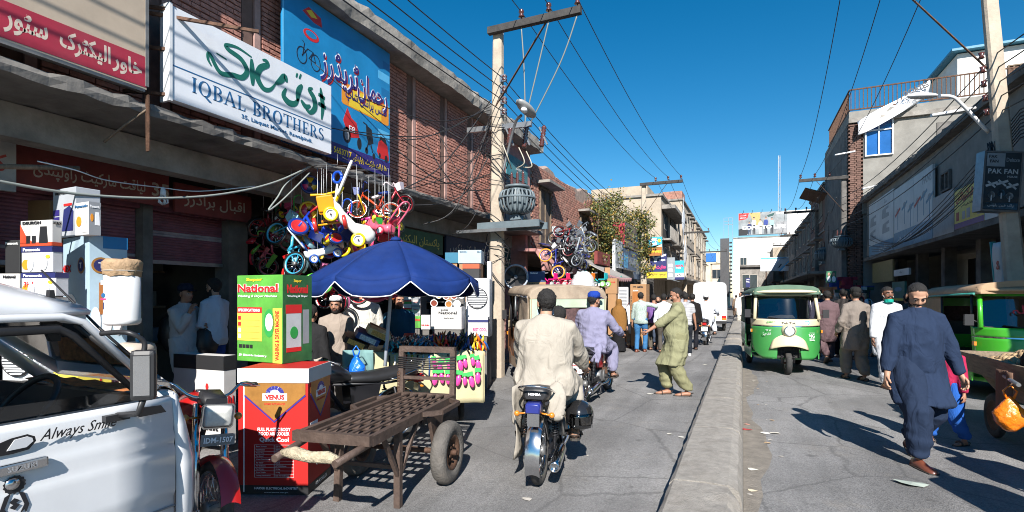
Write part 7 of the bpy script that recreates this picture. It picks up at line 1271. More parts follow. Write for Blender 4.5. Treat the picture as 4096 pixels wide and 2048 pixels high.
# drum fan
c = onY(2062, 1108, atT(2062,1108,11.2).y); t = thing('drum_fan', 'large pale blue drum fan standing behind the shabby rickshaw', 'fan', (c.x, c.y, c.z), rz=.5); R = Matrix.Rotation(PI/2,4,'X'); b = MB(); b.lathe([(.24,-.12),(.27,-.12),(.275,0),(.27,.12),(.24,.12),(.24,-.12)], 30, R); b.build('drum', mat('fan blue-grey', (.35,.40,.48), .4), t); b = MB(); b.lathe([(0,-.06),(.235,-.06)], 24, R); b.build('back_plate', m_bk, t); b = MB(); b.lathe([(0,.0),(.04,.0),(.04,.06),(0,.08)], 14, R); b.build('hub', m_gy, t)
for k in range(5): b = MB(); a = 2*PI*k/5; b.prism([(.03,-.02),(.21,-.06),(.22,.04),(.03,.03)], .01, R @ Matrix.Rotation(a,4,'Z') @ Matrix.Rotation(.4,4,'X')); b.build('blade', m_blkbox, t)
b = MB(); b.tube([(0,0,-.27),(0,0,-1.2)], .03, 8); b.build('stand', m_steel, t)
# shop-front cartons further along
simple('pale blue Cambridge juicer carton on the shelf by the pole', 1832, 1925, 1937, 1000, 1053, 9.4, .05, cart_('#b9d6ea'), (('Cambridge', .22, .86, .14, m_bk, .3), ('3in1', .9, .86, .16, m_bk, .14))); simple('teal juicer carton behind the parasol', 1780, 1832, 1836, 1010, 1052, 9.5, .05, cart_('#2d7fa0')); o, F, w, S, d, h = simple('small electric oven with a red carton top beside the pole', 1850, 1917, 1925, 1055, 1118, 9.2, .05, m_blkbox, (), ((.7,1,cart_('#d05a30')),)); simple('white Super National washer carton behind the tool stall', 1724, 1846, 1862, 1228, 1318, 8.2, .08, m_wbox, (('SUPER', .45, .86, .07, m_bk, .25), ('National', .55, .74, .13, m_bk, .6), ('PLASTIC BODY', .6, .5, .06, m_bk, .35))); simple('white BEST COOL carton beside the washer carton', 1872, 1952, 1958, 1268, 1345, 8.4, .05, m_wbox, (('BEST COOL', .6, .35, .18, mat('pink ink', (.75,.05,.2), .5), .7),), ((.72,.86,m_nav),)); simple('navy National blender carton on the kraft carton', 2106, 2180, 2184, 1086, 1128, 11.4, .03, cart_('#2e4a7c'), (('National', .4, .86, .16, m_wh, .4),)); simple('kraft carton lettered H&S', 2106, 2183, 2187, 1128, 1142, 11.4, .03, m_kraft, (('H&S', .3, .5, .6, m_bk, .3),)); simple('purple PARCO appliance carton under the parasol edge', 1800, 1858, 1862, 1138, 1168, 8.7, .05, cart_('#5a4ba0'), (('PARCO', .5, .6, .4, m_nav, .8),)); simple('white SUPER GENERAL carton at the stall end', 1684, 1720, 1724, 1260, 1318, 7.9, .05, m_wbox, (('SUPER GENERAL', .5, .3, .1, m_rd, .9),)); simple('slim white and red boxes leaning on the pole', 1948, 1963, 1970, 1045, 1130, 9.6, .2, m_wbox)
for i in range(4): simple('white PARCO iron carton in the stack under the parasol', 1646, 1681, 1684, 1140+i*31, 1170+i*31, 8.6, .05, m_wbox, (('PARCO', .5, .8, .14, m_rd, .5),), ((.1,.4,m_gy),), g='stack of iron cartons'); simple('green-topped white iron carton in the stack under the parasol', 1612, 1645, 1646, 1140+i*31, 1170+i*31, 8.6, .05, m_wbox, (), ((.55,.85,m_gr),(.86,1,m_rd)), g='stack of green-topped iron cartons')
simple('small green National carton below the iron cartons', 1645, 1682, 1686, 1264, 1312, 8.5, .05, m_grnp, (('National', .5, .7, .25, m_rd, .9),))
for i, (u, v, cc, lab) in enumerate(((1755,1180,'#d8b94a','bowl of yellow pasta on the display rack'),(1784,1184,'#8a4a24','brown swirl bowl on the display rack'),(1816,1184,'#7a3320','dark red bowl on the display rack'),(1846,1180,'#d9d5cc','white steamer bowl on the display rack'),(1736,1213,'#7a3320','red bean bowl at the rack bottom'),(1795,1217,'#a0682a','amber bowl at the rack bottom'),(1828,1216,'#e6e4e0','white lidded bowl at the rack bottom'))):
    p = atT(u, v, 8.3); t = thing('display_bowl', lab, 'bowl', p, YAW); R = Matrix.Rotation(PI/2+.1,4,'X'); b = MB(); b.lathe([(.035,-.05),(.055,-.02),(.062,.0),(.055,.006),(.048,0)], 20, R); b.build('rim', m_alu, t); b = MB(); b.lathe([(.05,-.004),(0,-.004)], 20, R); b.build('filling', mat('filling '+cc, C(cc), .6, var=.5, scale=70), t)
o, F, w, S, d, h = simple('Super Asia air cooler carton behind the checked-shirt man', 2521, 2585, 2598, 1136, 1290, 15.6, .45, m_kraft, (('asia', .62, .93, .06, m_bk, .35), ('SUPER', .28, .93, .035, m_bk, .2), ('ECM-5000', .35, .83, .035, m_wh, .3))); plate(o, 'cooler_print', F, w*.14, h*.1, w*.5, h*.8, m_brn, .003); write(o, 'AIR COOLER', F @ Matrix.Translation((w*.07,h*.45,0)) @ Matrix.Rotation(PI/2,4,'Z'),0,0,w*.08,m_bk,w=h*.5)
simple('kraft cooler carton standing on the fan cartons', 2429, 2467, 2475, 1113, 1175, 16.5, .4, m_kraft, (('COOLER', .6, .75, .08, m_rd, .5),)); o, F, w, S, d, h = simple('white and pink pedestal fan carton by the clear plastic sack', 2374, 2409, 2413, 1133, 1178, 14.8, .1, m_wbox); patch(o, 'fan_print', F, disc(w*.5,h*.55,w*.34), mat('pink fan print', (.7,.35,.5), .5)); patch(o, 'fan_print', F, disc(w*.5,h*.55,w*.12), m_wh, .004); simple('blue and white small carton under the fan carton', 2362, 2388, 2392, 1152, 1180, 14.2, .1, cart_('#7fb0d6')); simple('yellow-printed white carton under the pink fan carton', 2388, 2414, 2418, 1178, 1240, 14.6, .1, m_wbox, (), ((.3,.6,m_yl),)); simple('dark washing machine drum carton behind the sack', 2340, 2372, 2376, 1118, 1150, 15.5, .1, m_lgrey); simple('tall kraft carton under the awning', 2420, 2440, 2446, 1070, 1125, 17.5, .1, m_kraft)
rr = random.Random(14)
for i in range(26):
    y = rr.uniform(14.5, 33); z = .1+rr.choice((0,.5,1.0)); cc = rr.choice(('#b98d62','#e6e3e0','#7fb0d6','#c8201c','#2e4a7c')); b = MB(); s = rr.uniform(.3,.6); b.box((-5.9+rr.uniform(0,.25), y, z+.25), (s*.8, s, .495), Matrix.Rotation(rr.uniform(-.1,.1),3,'Z')); tag(b.build('shop_carton', cart_(cc)), {'#b98d62':'brown','#e6e3e0':'white','#7fb0d6':'sky blue','#c8201c':'red','#2e4a7c':'navy'}[cc]+' carton '+('at the bottom of' if z < .3 else 'midway up' if z < .8 else 'on top of')+' the pile outside the far appliance shops', 'carton', 'cartons piled outside the far shops')
ps = atT(2330, 1150, 11.5); b = MB(); b.ball((0,0,0), (.26,.22,.36), 22, 16); o = b.build('plastic_sack', mat('clear plastic', (.72,.74,.76), .25, var=.15, scale=8, bump=.8, bscale=14, alpha=.55))
for v_ in o.data.vertices: q = v_.co; q *= 1+.10*math.sin(q.x*31+q.z*23)*math.sin(q.y*27+q.z*17); q.x *= (1.05 if q.z > -.1 else .75)
o.location = ps; tag(o, 'large clear plastic sack tied on a carrier behind the shabby rickshaw', 'sack')
RK = thing('display_rack', 'small steel rack holding the sample bowls', 'rack', atT(1795,1185,8.42), YAW)
for z in (-.22,-.09,.02): b = MB(); b.bx((-.26,-.03,z-.006),(.26,.1,z)); b.build('shelf', m_steel, RK)
for x in (-.25,.25): b = MB(); b.bx((x-.01,.1,-1.5),(x+.01,.12,.05)); b.build('post', m_steel, RK)
# ================================================================ handcart
m_cart = mat('brown cart steel', (.11,.075,.06), .6, metal=.35, var=.35, scale=9, bump=.3)
t = thing('handcart', 'rusty steel handcart with rubber tyres standing empty on the road', 'handcart', (-2.70, 3.55, 0), .16)
def P(n, m, f, par=None, **k): b = MB(); f(b); return b.build(n, m, par or t, **k)
for s in (1,-1):
    P('side_rail', m_cart, lambda b: b.bar((s*.28,-.80,.62),(s*.28,.74,.62),.045,.07)); P('handle', m_cart, lambda b: b.tube([(s*.26,-.62,.60),(s*.22,-1.12,.56)],.025,10)); P('leg', m_cart, lambda b: b.bar((s*.25,-.34,.6),(s*.26,-.36,0),.05)); P('brace', m_cart, lambda b: b.bar((s*.26,-.35,.22),(s*.27,-.05,.58),.03)); P('brace', m_cart, lambda b: b.bar((s*.26,-.35,.22),(s*.27,-.6,.58),.03))
    P('guard_post', m_cart, lambda b: b.bar((s*.27,.74,.58),(s*.27,.76,1.07),.05)); P('axle_bracket', m_cart, lambda b: b.prism([(.08,.58),(.38,.58),(.26,.28),(.19,.28)],.03,frame((s*.30,0,0),(0,1,0),(0,0,1)))); P('outrigger', m_cart, lambda b: (b.bar((s*.30,-.02,.63),(s*.42,.1,.63),.035), b.bar((s*.42,.1,.63),(s*.42,.5,.63),.035), b.bar((s*.42,.5,.63),(s*.30,.6,.63),.035)))
    wheel(t, (s*.43,.22,.265), .265, .13, .145, disc_=True, tm=m_tyre_d, rm=m_rust, lug=5)
for k in range(10): y = -.76+k*.165; P('cross_slat', m_cart, lambda b: b.box((0,y,.605),(.52,.05,.012),Matrix.Rotation(.5,3,'X')))
for k in range(5): x = -.18+.09*k; P('long_bar', m_cart, lambda b: b.bar((x,-.79,.645),(x,.72,.645),.028,.012))
P('end_rail', m_cart, lambda b: b.bar((-.30,-.82,.63),(.30,-.82,.63),.05,.07)); P('end_rail', m_cart, lambda b: b.bar((-.28,.74,.625),(.28,.74,.625),.05,.06)); P('guard_rail', m_cart, lambda b: b.bar((-.29,.76,1.08),(.29,.76,1.08),.055)); P('guard_rail', m_cart, lambda b: b.bar((-.26,.75,.80),(.26,.75,.80),.03)); P('axle', m_rust, lambda b: b.tube([(-.42,.22,.265),(.42,.22,.265)],.025,8)); P('lower_tie', m_cart, lambda b: b.bar((-.25,-.35,.3),(.25,-.35,.3),.03))
for k in range(6): z = .90+.02*k; P('rope', m_wire, lambda b: b.tube([(-.30,.73,z),(0,.72,z-.01),(.30,.73,z+.008*(k % 3))],.008,5))
P('chain', m_rust, lambda b: [b.tube([(-.29+.015*math.cos(a),.72,.84-.03*i+.02*math.sin(a)) for a in np.linspace(0,6.28,9)],.004,4) for i in range(9)], kind='stuff')
P('sack_wrap', mat('straw rope', (.42,.36,.25), .9, var=.4, scale=30, bump=.8, bscale=60), lambda b: b.tube([(-.22,-1.05,.58),(-.12,-1.05,.585),(0,-1.06,.57),(.12,-1.05,.575),(.21,-1.05,.56)],[.02,.042,.036,.04,.024],12))
# ================================================================ tool stall and parasol
m_cl = mat('cream stall cloth', (.48,.43,.26), .85, var=.12, scale=3, bump=.15); SZ = .93
t = ST = thing('tool_stall', 'wheeled stall under a cream cloth spread with hand tools', 'stall', (-4.13, 4.73, 0), .604)
P('table', m_wood, lambda b: b.bx((.03,.03,.80),(1.50,1.0,SZ-.012))); P('front_cloth', m_cl, lambda b: b.grid(40,10,lambda a,c:(a*1.53,-.012-.012*math.sin(a*31)*(1-c)-.01*math.sin(a*13),.30+.02*math.sin(a*9)+(SZ-.30)*c)),solid=.006); P('side_cloth', m_cl, lambda b: b.grid(20,8,lambda a,c:(1.54+.012*math.sin(a*23)*(1-c),a,.32+(SZ-.32)*c)),solid=.006); P('top_cloth', m_cl, lambda b: b.grid(20,14,lambda a,c:(a*1.53,c*1.0,SZ+.004*math.sin(a*17+c*11))))
for x in (.3,1.3): wheel(t,(x,.5,.2),.2,.06,.13,disc_=True,rm=m_rust)
cc = ST.matrix_basis.copy() if False else Matrix.Translation(ST.location) @ Matrix.Rotation(.604,4,'Z')
rr = random.Random(17); TOOL = {}; HUE = {'#c01818':'red','#d8b020':'yellow','#181818':'black','#1850a0':'blue','#202020':'black','#d06018':'orange','#3a8ac0':'sky blue','#6a6a72':'grey','#2aa0b0':'turquoise'}
def tool_me(col):
    if col not in TOOL:
        b = MB(); b.tube([(-.012,0,0),(-.026,-.05,0),(-.022,-.12,.0)],[.005,.009,.008],6); b.tube([(.012,0,0),(.026,-.05,0),(.022,-.12,0)],[.005,.009,.008],6); b.tube([(0,-.01,0),(0,.03,0),(0,.075,0)],[(.016,.006),(.014,.006),(.004,.004)],6); me = b.mesh('pliers'); me.materials.append(mat('tool grip '+col, C(col), .4, var=.1, coat=.3)); TOOL[col] = me
    return TOOL[col]
for k in range(290):
    x, y = rr.uniform(.4,1.52), rr.uniform(-.02,.62); col = rr.choice(('#c01818','#d8b020','#181818','#1850a0','#202020','#d06018')) if x > .9 else rr.choice(('#3a8ac0','#202020','#6a6a72','#2aa0b0')); o = link('pliers', tool_me(col)); o.matrix_world = cc @ Matrix.Translation((x,y,SZ+.05+rr.uniform(0,.09))) @ Euler((rr.uniform(.6,1.9)*(1 if x > .9 else .3), rr.uniform(-.5,.5), rr.uniform(-.5,.5))).to_matrix().to_4x4(); o.scale = (1.25,)*3; tag(o, HUE[col]+(' gripped pliers standing in the heap on the tool stall' if x > .9 else ' handled scissors heaped on the tool stall'), 'pliers' if x > .9 else 'scissors', 'hand tools on the stall')
for k in range(34):
    b = MB(); x = rr.uniform(.5,1.5); s = rr.uniform(.05,.1); b.box((0,0,s*.3),(s*1.6,s,s*.6)); o = b.build('tool_packet', mat('packet %d' % (k % 6), C(('#c03030','#3050a0','#e0e0e4','#202428','#2a8a5a','#8a8a92')[k % 6]), .3, var=.3, scale=20, coat=.4)); o.matrix_world = cc @ Matrix.Translation((x,rr.uniform(.5,.95),SZ+.01+rr.uniform(0,.1))) @ Matrix.Rotation(rr.uniform(-1,1),4,'Z') @ Matrix.Rotation(rr.uniform(-.4,.4),4,'X'); tag(o, ('red','blue','white','black','green','grey')[k % 6]+' shiny tool packet heaped at the back of the tool stall', 'packet', 'tool packets on the stall')
for k in range(6):
    tt_ = thing('drill_set_box', ('black and tan drill set box tilted at the stall end','blue drill bit box tilted at the stall end','cream tool box tilted beneath the black drill box','black drill box with bottle prints, second in the row','blue cardboard tool case at the back of the row','brown and black tool box lowest in the tilted row')[k], 'tool box', (0,0,0)); tt_.matrix_world = cc @ Matrix.Translation((.02+.13*(k % 3),.1+.26*(k//3)+.05*(k % 3),SZ+.14+.045*(k % 3))) @ Euler((.25,.45,.3)).to_matrix().to_4x4(); b = MB(); b.box((0,0,0),(.28,.2,.075)); b.build('case', mat('tool box %d' % k, C(('#2a2420','#1f4f90','#d8cba0','#3a2c22','#2060a0','#6a4a2a')[k]), .45, var=.3, scale=14), tt_); b = MB(); b.bx((-.1,-.102,-.03),(.1,-.1005,.03)); b.build('print', mat('tool print %d' % (k % 2), C(('#d0a860','#b8d0e8')[k % 2]), .5, var=.6, scale=40), tt_)
m_pk = mat('pink pouch', (.75,.07,.34), .3, var=.3, scale=30, coat=.5); m_gc = mat('green card', (.05,.45,.10), .5, var=.15)
for k in range(16):
    q = thing('hanging_pouch', 'pink gloves in a clear pouch under a green card on the stall cloth', 'packet', (0,0,0), group='pink pouches on the stall'); q.matrix_world = cc @ Matrix.Translation((.94+.072*(k % 8)+rr.uniform(-.02,.02),-.045-.02*(k//8),.86-.17*(k//8)+rr.uniform(-.035,.03))) @ Matrix.Rotation(rr.uniform(-.25,.25),4,'Y') @ Matrix.Scale(rr.uniform(.85,1.2),4); b = MB(); b.box((0,0,0),(.066,.006,.045)); b.build('card', m_gc, q); b = MB(); b.ball((0,-.008,-.085),(.031,.014,.062),8,6); b.build('pouch', m_pk, q)
for k in range(15):
    x = (.02+.02*k) if k < 7 else .42+.065*(k-7); b = MB(); L = rr.uniform(.18,.34); b.tube([(x,-.03,SZ-.02),(x+rr.uniform(-.01,.01),-.04,SZ-L*.5),(x+rr.uniform(-.02,.02),-.035,SZ-L)],.009,5); o = b.build('lanyard', mat('lanyard %d' % (k % 5), C(('#c02020','#d8c020','#202020','#d8d8d8','#2060b0')[k % 5]), .5, var=.3, scale=60)); o.matrix_world = cc; tag(o, ('red','yellow','black','white','blue')[k % 5]+' key lanyard hanging over the cream stall cloth '+('near the blue bag' if k < 7 else 'behind the handcart guard'), 'lanyard', 'lanyards on the stall')
b = MB(); b.grid(10,10,lambda a,c:(-.10+.34*a,-.05-.08*math.sin(a*3)*(1-c)+.03*math.sin(a*12+c*6),.62+.36*c-.1*a*(1-c))); o = b.build('folded_cloth', mat('teal cloth', (.14,.26,.26), .85, var=.15), solid=.01); o.matrix_world = cc; tag(o, 'crumpled teal cloth draped over the stall corner', 'cloth')
def sack(name, label, p, s, m, seed, hang=True):
    q = thing(name, label, 'bag', p); b = MB(); b.ball((0,0,0),(s*.75,s*.55,s),18,14); o = b.build('pouch', m, q)
    for v_ in o.data.vertices: c = v_.co; f = 1+.14*math.sin(c.x*38/s*.2+seed)*math.sin(c.z*33/s*.2+seed*2); top = max(0,c.z/s); c.x *= f*(1-.72*top); c.y *= f*(1-.72*top)
    for sg in (1,-1): b = MB(); b.tube([(sg*s*.15,0,s*.85),(sg*s*.3,0,s*1.25),(0,0,s*1.6)],[s*.07,s*.05,s*.03],6); b.build('handle', m, q)
    return q
m_bbag = mat('blue polythene', (.01,.14,.62), .25, var=.25, scale=14, bump=.9, bscale=22, coat=.3); m_obag = mat('orange polythene', (.80,.20,.01), .25, var=.25, scale=14, bump=.9, bscale=22, coat=.3)
sack('carrier_bag', 'bright blue carrier bag hanging at the stall corner', atT(1425,1475,5.75), .16, m_bbag, 3)
# parasol
m_um = mat('blue parasol canvas', (.006,.026,.135), .8, var=.25, scale=3, bump=.15, spec=.2, dirt=.2, dirtcol=(.05,.08,.2)); c = atT(1583,962,5.95); base = atT(1540,1430,5.85); t = UM = thing('parasol', 'large blue parasol with white piping over the tool stall', 'parasol', c); RU, NP = .965, 8; ru = lambda a: RU*(1-.045*(1-abs(math.cos((a*NP/2)))))
def canopy(a, q): return (ru(a)*q*math.cos(a), ru(a)*q*math.sin(a)*1.0, -.44*q**1.45+.05*q*abs(math.sin(a*NP/2))*-1*q)
for k in range(NP):
    a0, a1 = 2*PI*k/NP, 2*PI*(k+1)/NP; P('canopy_panel', m_um, lambda b: b.grid(8,10,lambda s,q: canopy(a0+(a1-a0)*s,max(.001,q))),solid=.004)
    def val(s, q, a0=a0, a1=a1): x, y, z = canopy(a0+(a1-a0)*s,1); return (x*(1+.01*q), y*(1+.01*q), z-q*(.055+.10*min(1,4.5*min(s,1-s))))
    P('valance', m_um, lambda b: b.grid(12,3,val),solid=.004); P('piping', m_wh, lambda b: b.tube([val(i/12,1.02) for i in range(13)],.006,5)); P('rib', m_steel, lambda b: b.tube([(x,y,z-.02) for x,y,z in [canopy(a0,q) for q in (.02,.35,.7,.98)]],.006,5))
P('finial', m_um, lambda b: b.lathe([(0,.05),(.05,.03),(.07,0),(.03,-.01),(0,-.01)],12)); bl = base-c; P('pole', mat('pale blue pole', (.5,.55,.62), .4, var=.1), lambda b: b.tube([(0,0,-.02),tuple(bl*.5),tuple(bl+Vector((0,0,-.1)))],.021,10)); P('pole_collar', m_blk, lambda b: b.tube([tuple(bl*.42),tuple(bl*.47)],.03,10))
# ================================================================ toys
TOYM = lambda h: mat('toy plastic '+h, tuple(x*.85 for x in C(h)), .35, var=.06, coat=.4)
def kids_bike(label, M, c1, c2, tyre='#1c1c1c', group=None, detail=1):
    t = thing('kids_bicycle', label, 'bicycle', (0,0,0), group=group); t.matrix_world = M; a, b_ = TOYM(c1), TOYM(c2)
    for y in (-.30,.32): wheel(t,(0,y,.19),.19,.042,.155,rm=a,tm=TOYM(tyre),spokes=14 if detail else 6)
    P('frame', a, lambda b: (b.tube([(0,.26,.50),(0,-.02,.30),(0,-.05,.22)],.022,8), b.tube([(0,-.05,.2),(0,-.14,.48)],.016,8), b.tube([(0,-.05,.22),(.03,-.30,.19)],.012,6), b.tube([(0,-.12,.4),(.03,-.30,.19)],.011,6)),t); P('fork', a, lambda b: (b.tube([(.035,.32,.19),(.03,.27,.4),(0,.24,.55)],.012,6), b.tube([(-.035,.32,.19),(-.03,.27,.4),(0,.24,.55)],.012,6)),t)
    P('saddle', b_, lambda b: b.loft([[(x*w,y,.52+z*h) for x,z in ((-1,0),(1,0),(.9,1),(-.9,1))] for y,w,h in ((-.26,.07,.05),(-.18,.075,.05),(-.04,.025,.03))]),t); P('handlebar', b_, lambda b: b.tube(spline([(.2,.14,.64),(.17,.2,.68),(.06,.24,.58),(-.06,.24,.58),(-.17,.2,.68),(-.2,.14,.64)],3),.012,6),t); P('mudguard', b_, lambda b: b.grid(3,8,lambda p,q:((p-.5)*.05,-.30+.215*math.cos(math.radians(50+q*120)),.19+.215*math.sin(math.radians(50+q*120)))),t); P('chain_guard', b_, lambda b: b.prism([(-.3,.16),(-.3,.23),(-.02,.26),(-.0,.17)],.015,frame((.05,0,0),(0,1,0),(0,0,1))),t); P('basket', b_, lambda b: b.loft([[(-w,.30,z),(w,.30,z),(w,.30+w*1.3,z),(-w,.30+w*1.3,z)] for z,w in ((.46,.07),(.60,.095))],smooth=False),t)
    return t
def ride_on(label, M, c1, c2, group=None):
    t = thing('ride_on_toy', label, 'toy', (0,0,0), group=group); t.matrix_world = M; a, b_ = TOYM(c1), TOYM(c2)
    P('body', a, lambda b: b.loft([[(x*w,y,z0+z*h) for x,z in ((-.8,0),(-1,.3),(-.9,.8),(-.4,1),(.4,1),(.9,.8),(1,.3),(.8,0))] for y,w,z0,h in ((-.34,.06,.14,.10),(-.30,.11,.10,.16),(-.12,.12,.09,.13),(.06,.11,.10,.11),(.2,.12,.10,.20),(.30,.10,.11,.18),(.36,.05,.14,.10))]),t)
    for x in (-.13,.13):
        for y in (-.2,.22): q = wheel(t,(x,y,.085),.085,.05,.055,tm=b_,rm=m_alu,disc_=True)
    P('seat_back', b_, lambda b: b.loft([[(-.09,y,z),(.09,y,z),(.09,y+.03,z),(-.09,y+.03,z)] for y,z in ((-.28,.24),(-.32,.34),(-.34,.42))]),t); P('push_handle', a, lambda b: b.tube(spline([(.1,-.3,.3),(.1,-.42,.6),(.05,-.46,.7),(-.05,-.46,.7),(-.1,-.42,.6),(-.1,-.3,.3)],4),.016,8),t); P('steering', b_, lambda b: b.tube([(.12,.16,.42),(.0,.2,.38),(-.12,.16,.42)],.02,8),t)
    return t
def trike(label, M, c1, c2, c3, group=None):
    t = thing('tricycle', label, 'tricycle', (0,0,0), group=group); t.matrix_world = M; a, b_, e = TOYM(c1), TOYM(c2), TOYM(c3)
    for x, y, r in ((0,.3,.14),(-.18,-.2,.10),(.18,-.2,.10)): wheel(t,(x,y,r),r,.05,r*.72,tm=b_,rm=e,disc_=True)
    P('frame', a, lambda b: (b.tube([(0,.28,.36),(0,.1,.2),(0,-.2,.14)],.022,8), b.tube([(-.18,-.2,.1),(.18,-.2,.1)],.015,6)),t); P('fork', a, lambda b: b.tube([(0,.3,.14),(0,.27,.46)],.018,8),t); P('handlebar', e, lambda b: b.tube([(-.17,.2,.48),(0,.26,.46),(.17,.2,.48)],.016,8),t); P('seat', a, lambda b: (b.box((0,-.1,.25),(.2,.24,.05)), b.box((0,-.22,.36),(.2,.04,.2))),t,bevel=.015); P('footboard', a, lambda b: b.box((0,.05,.13),(.2,.18,.02)),t)
    return t
def at_(u, v, t, rx=0, ry=0, rz=0, s=1.0): return Matrix.Translation(atT(u,v,t)) @ Euler((rx,ry,YAW+rz)).to_matrix().to_4x4() @ Matrix.Scale(s*.86,4) @ Matrix.Translation((0,0,-.25))
kids_bike('cyan kids bicycle with a basket perched above the green washer carton', at_(1155,985,7.0,.9,.2,1.35,1.05), '#3fb2d8', '#9fd6e4'); ride_on('white and blue ride-on car beside the cyan bicycle', at_(1290,985,6.9,.3,.2,-1.2,.85), '#e8eef2', '#1a50b0'); ride_on('large white ride-on car with yellow wheels hanging nose down', at_(1415,868,6.7,-.75,.1,-1.25,1.25), '#f0f0ea', '#f0d010'); trike('orange tricycle with red and yellow wheels hanging beside the white ride-on', at_(1310,845,6.7,.2,-.2,.3,1.15), '#f0a018', '#c83028', '#e8c020'); trike('blue push tricycle hanging below the orange tricycle', at_(1290,925,6.9,.5,.5,2.2,1.1), '#1840b8', '#103080', '#c02828'); trike('yellow wheeled tricycle low in the hanging cluster', at_(1358,945,7.0,.3,.6,.8,.95), '#203880', '#f0dc20', '#d83820'); ride_on('pink ride-on pony at the cluster edge', at_(1525,895,7.2,.2,.3,1.0,.9), '#e0607c', '#c83048'); trike('red and pink tricycle under the pink pony', at_(1535,935,7.3,.9,.2,.4,.85), '#c02838', '#d04878', '#e8a030')
for k, (u, v, tt_, c1, c2) in enumerate(((1085,905,7.6,'#8a1c24','#1c1c1c'),(1060,985,7.7,'#7a1820','#c02838'),(1100,1010,7.5,'#a83048','#5a9a30'),(1500,830,7.6,'#c84820','#203880'),(1450,940,7.5,'#7a2a90','#d84090'),(1210,1070,7.3,'#1890c8','#d02828'),(1560,830,7.8,'#b02838','#e8d8dc'),(1370,1175,7.4,'#c81828','#e060a0'),(1320,1165,7.2,'#c02838','#e080b0'))): kids_bike(('dark red bicycle with black parts','maroon bicycle with red saddle','crimson bicycle with a green saddle','orange-red bicycle with navy saddle','purple bicycle with pink saddle','blue bicycle with red saddle','red bicycle with pale pink saddle','bright red bicycle with pink saddle','red bicycle with pale rose saddle')[k]+' hanging in the toy shop front', at_(u,v,tt_,rr.uniform(-.6,1),rr.uniform(-.4,.4),rr.uniform(-2,2),.9), c1, c2, group='dim bicycles in the toy shop', detail=0)
for k, (u, v, c1) in enumerate(((1240,738,'#203880'),(1235,842,'#c02838'),(1205,880,'#d85080'),(1430,985,'#e86820'),(1560,1165,'#e86820'),(1475,1155,'#d86018'))):
    q = thing('toy_wheel_pack', ('navy','red and yellow','rose','orange and yellow','orange','dark orange')[k]+' segmented toy wheel hanging '+('above the orange tricycle','beside the orange tricycle','near the cyan bicycle','low behind the parasol top','under the parasol','behind the man in white kurta')[k], 'toy', (0,0,0), group='toy wheels hung in the shop'); q.matrix_world = at_(u,v,7.3,0,0,.3+.2*k) @ Matrix.Translation((0,0,.25)); R = Matrix.Rotation(PI/2,4,'X')
    for j in range(6): a0 = 2*PI*j/6; b = MB(); b.lathe([(.035,-.01),(.12,-.012),(.12,.012),(.035,.01)],4,R,a0=a0,a1=a0+1.0); b.build('segment', TOYM((c1,'#e8c020','#30a040','#d83080')[j % 4 if j % 2 else 0]), q)
    b = MB(); b.lathe([(.12,-.03),(.15,-.025),(.155,0),(.15,.025),(.12,.03),(.12,-.03)],20,R); b.build('rim', TOYM('#e8c020' if k % 2 else c1), q)
t = thing('toy_push_pole', 'blue ring handle on a white rod above the toys', 'toy', atT(1350,710,6.7)); P('ring', TOYM('#1850c0'), lambda b: b.tube([(.07*math.cos(a),0,.07*math.sin(a)) for a in np.linspace(0,2*PI,19)],.02,8),t); P('rod', m_alu, lambda b: b.tube([(0,0,-.07),(-.06,0,-.45)],.014,8),t)
for u, v, h in ((1270,1135,'#58c838'),(1555,1150,'#d84090'),(1500,1165,'#e86898')):
    q = thing('plastic_toy_board', {'#58c838':'bright green perforated plastic ride frame behind the green carton','#d84090':'pink plush-like toy bicycle frame under the parasol','#e86898':'pale pink plastic toy frame under the parasol'}[h], 'toy', atT(u,v,6.9), YAW+.3); [P('tube_loop', TOYM(h), lambda b: b.tube([((.18-.05*i)*math.cos(a)*1.0,0,(.13-.04*i)*math.sin(a)) for a in np.linspace(0,2*PI,21)],.02,8),q) for i in range(3)]
# hanging cluster and stand at the next shop
for k in range(9): cb = rr.choice(('#1a2a6a','#202428','#8a1c24','#9098a0')); kids_bike({'#1a2a6a':'navy','#202428':'black','#8a1c24':'red','#9098a0':'silver'}[cb]+' kids bicycle hanging in the crowded row under the far awning', at_(2215+rr.uniform(-20,150),985+rr.uniform(-30,70),13.6+rr.uniform(-.3,1),rr.uniform(.4,1.2),rr.uniform(-.3,.3),rr.uniform(.8,1.6),1.1), cb, '#70757c', group='bicycles under the far awning', detail=0)
kids_bike('kids bicycle with rainbow tyres hanging under the far awning', at_(2215,1050,13.3,.9,.2,1.2,1.1), '#1a2a8a', '#d8d8d8', '#f0a020', detail=0)
for k, (c1, c2) in enumerate((('#e02080','#1c1c1c'),('#e83068','#c02030'),('#e02848','#e8e8e8'),('#e87820','#202020'),('#28a8b0','#70c030'))): trike(('magenta','hot pink','red','orange','turquoise')[k]+' tricycle in the row above the shabby rickshaw', at_(2200+50*k,1118,12.6,0,0,.9,.85), c1, c2, '#d8d8d8', group='tricycles on the stand')
b = MB(); b.bx((0,0,0),(1.7,.5,.05)); o = b.build('stand_shelf', m_wood); o.matrix_world = at_(2190,1130,12.7) @ Matrix.Translation((0,-.2,.10)); tag(o, 'wooden shelf carrying the bright tricycles', 'shelf')
# parked motorcycles
p = atT(690,1185,3.6); motorcycle('red parked motorcycle with a rectangular headlamp between the pickup and the VENUS carton', (p.x,p.y,0), YAW+PI+.85, '#a81818', 'CD', headplate='IDM-1507', lean=-.12); p = atT(1365,1185,5.3); motorcycle('black parked motorcycle half hidden behind the VENUS carton', (p.x,p.y,0), YAW+2.3, '#1c1c20', 'CD', lean=-.1)
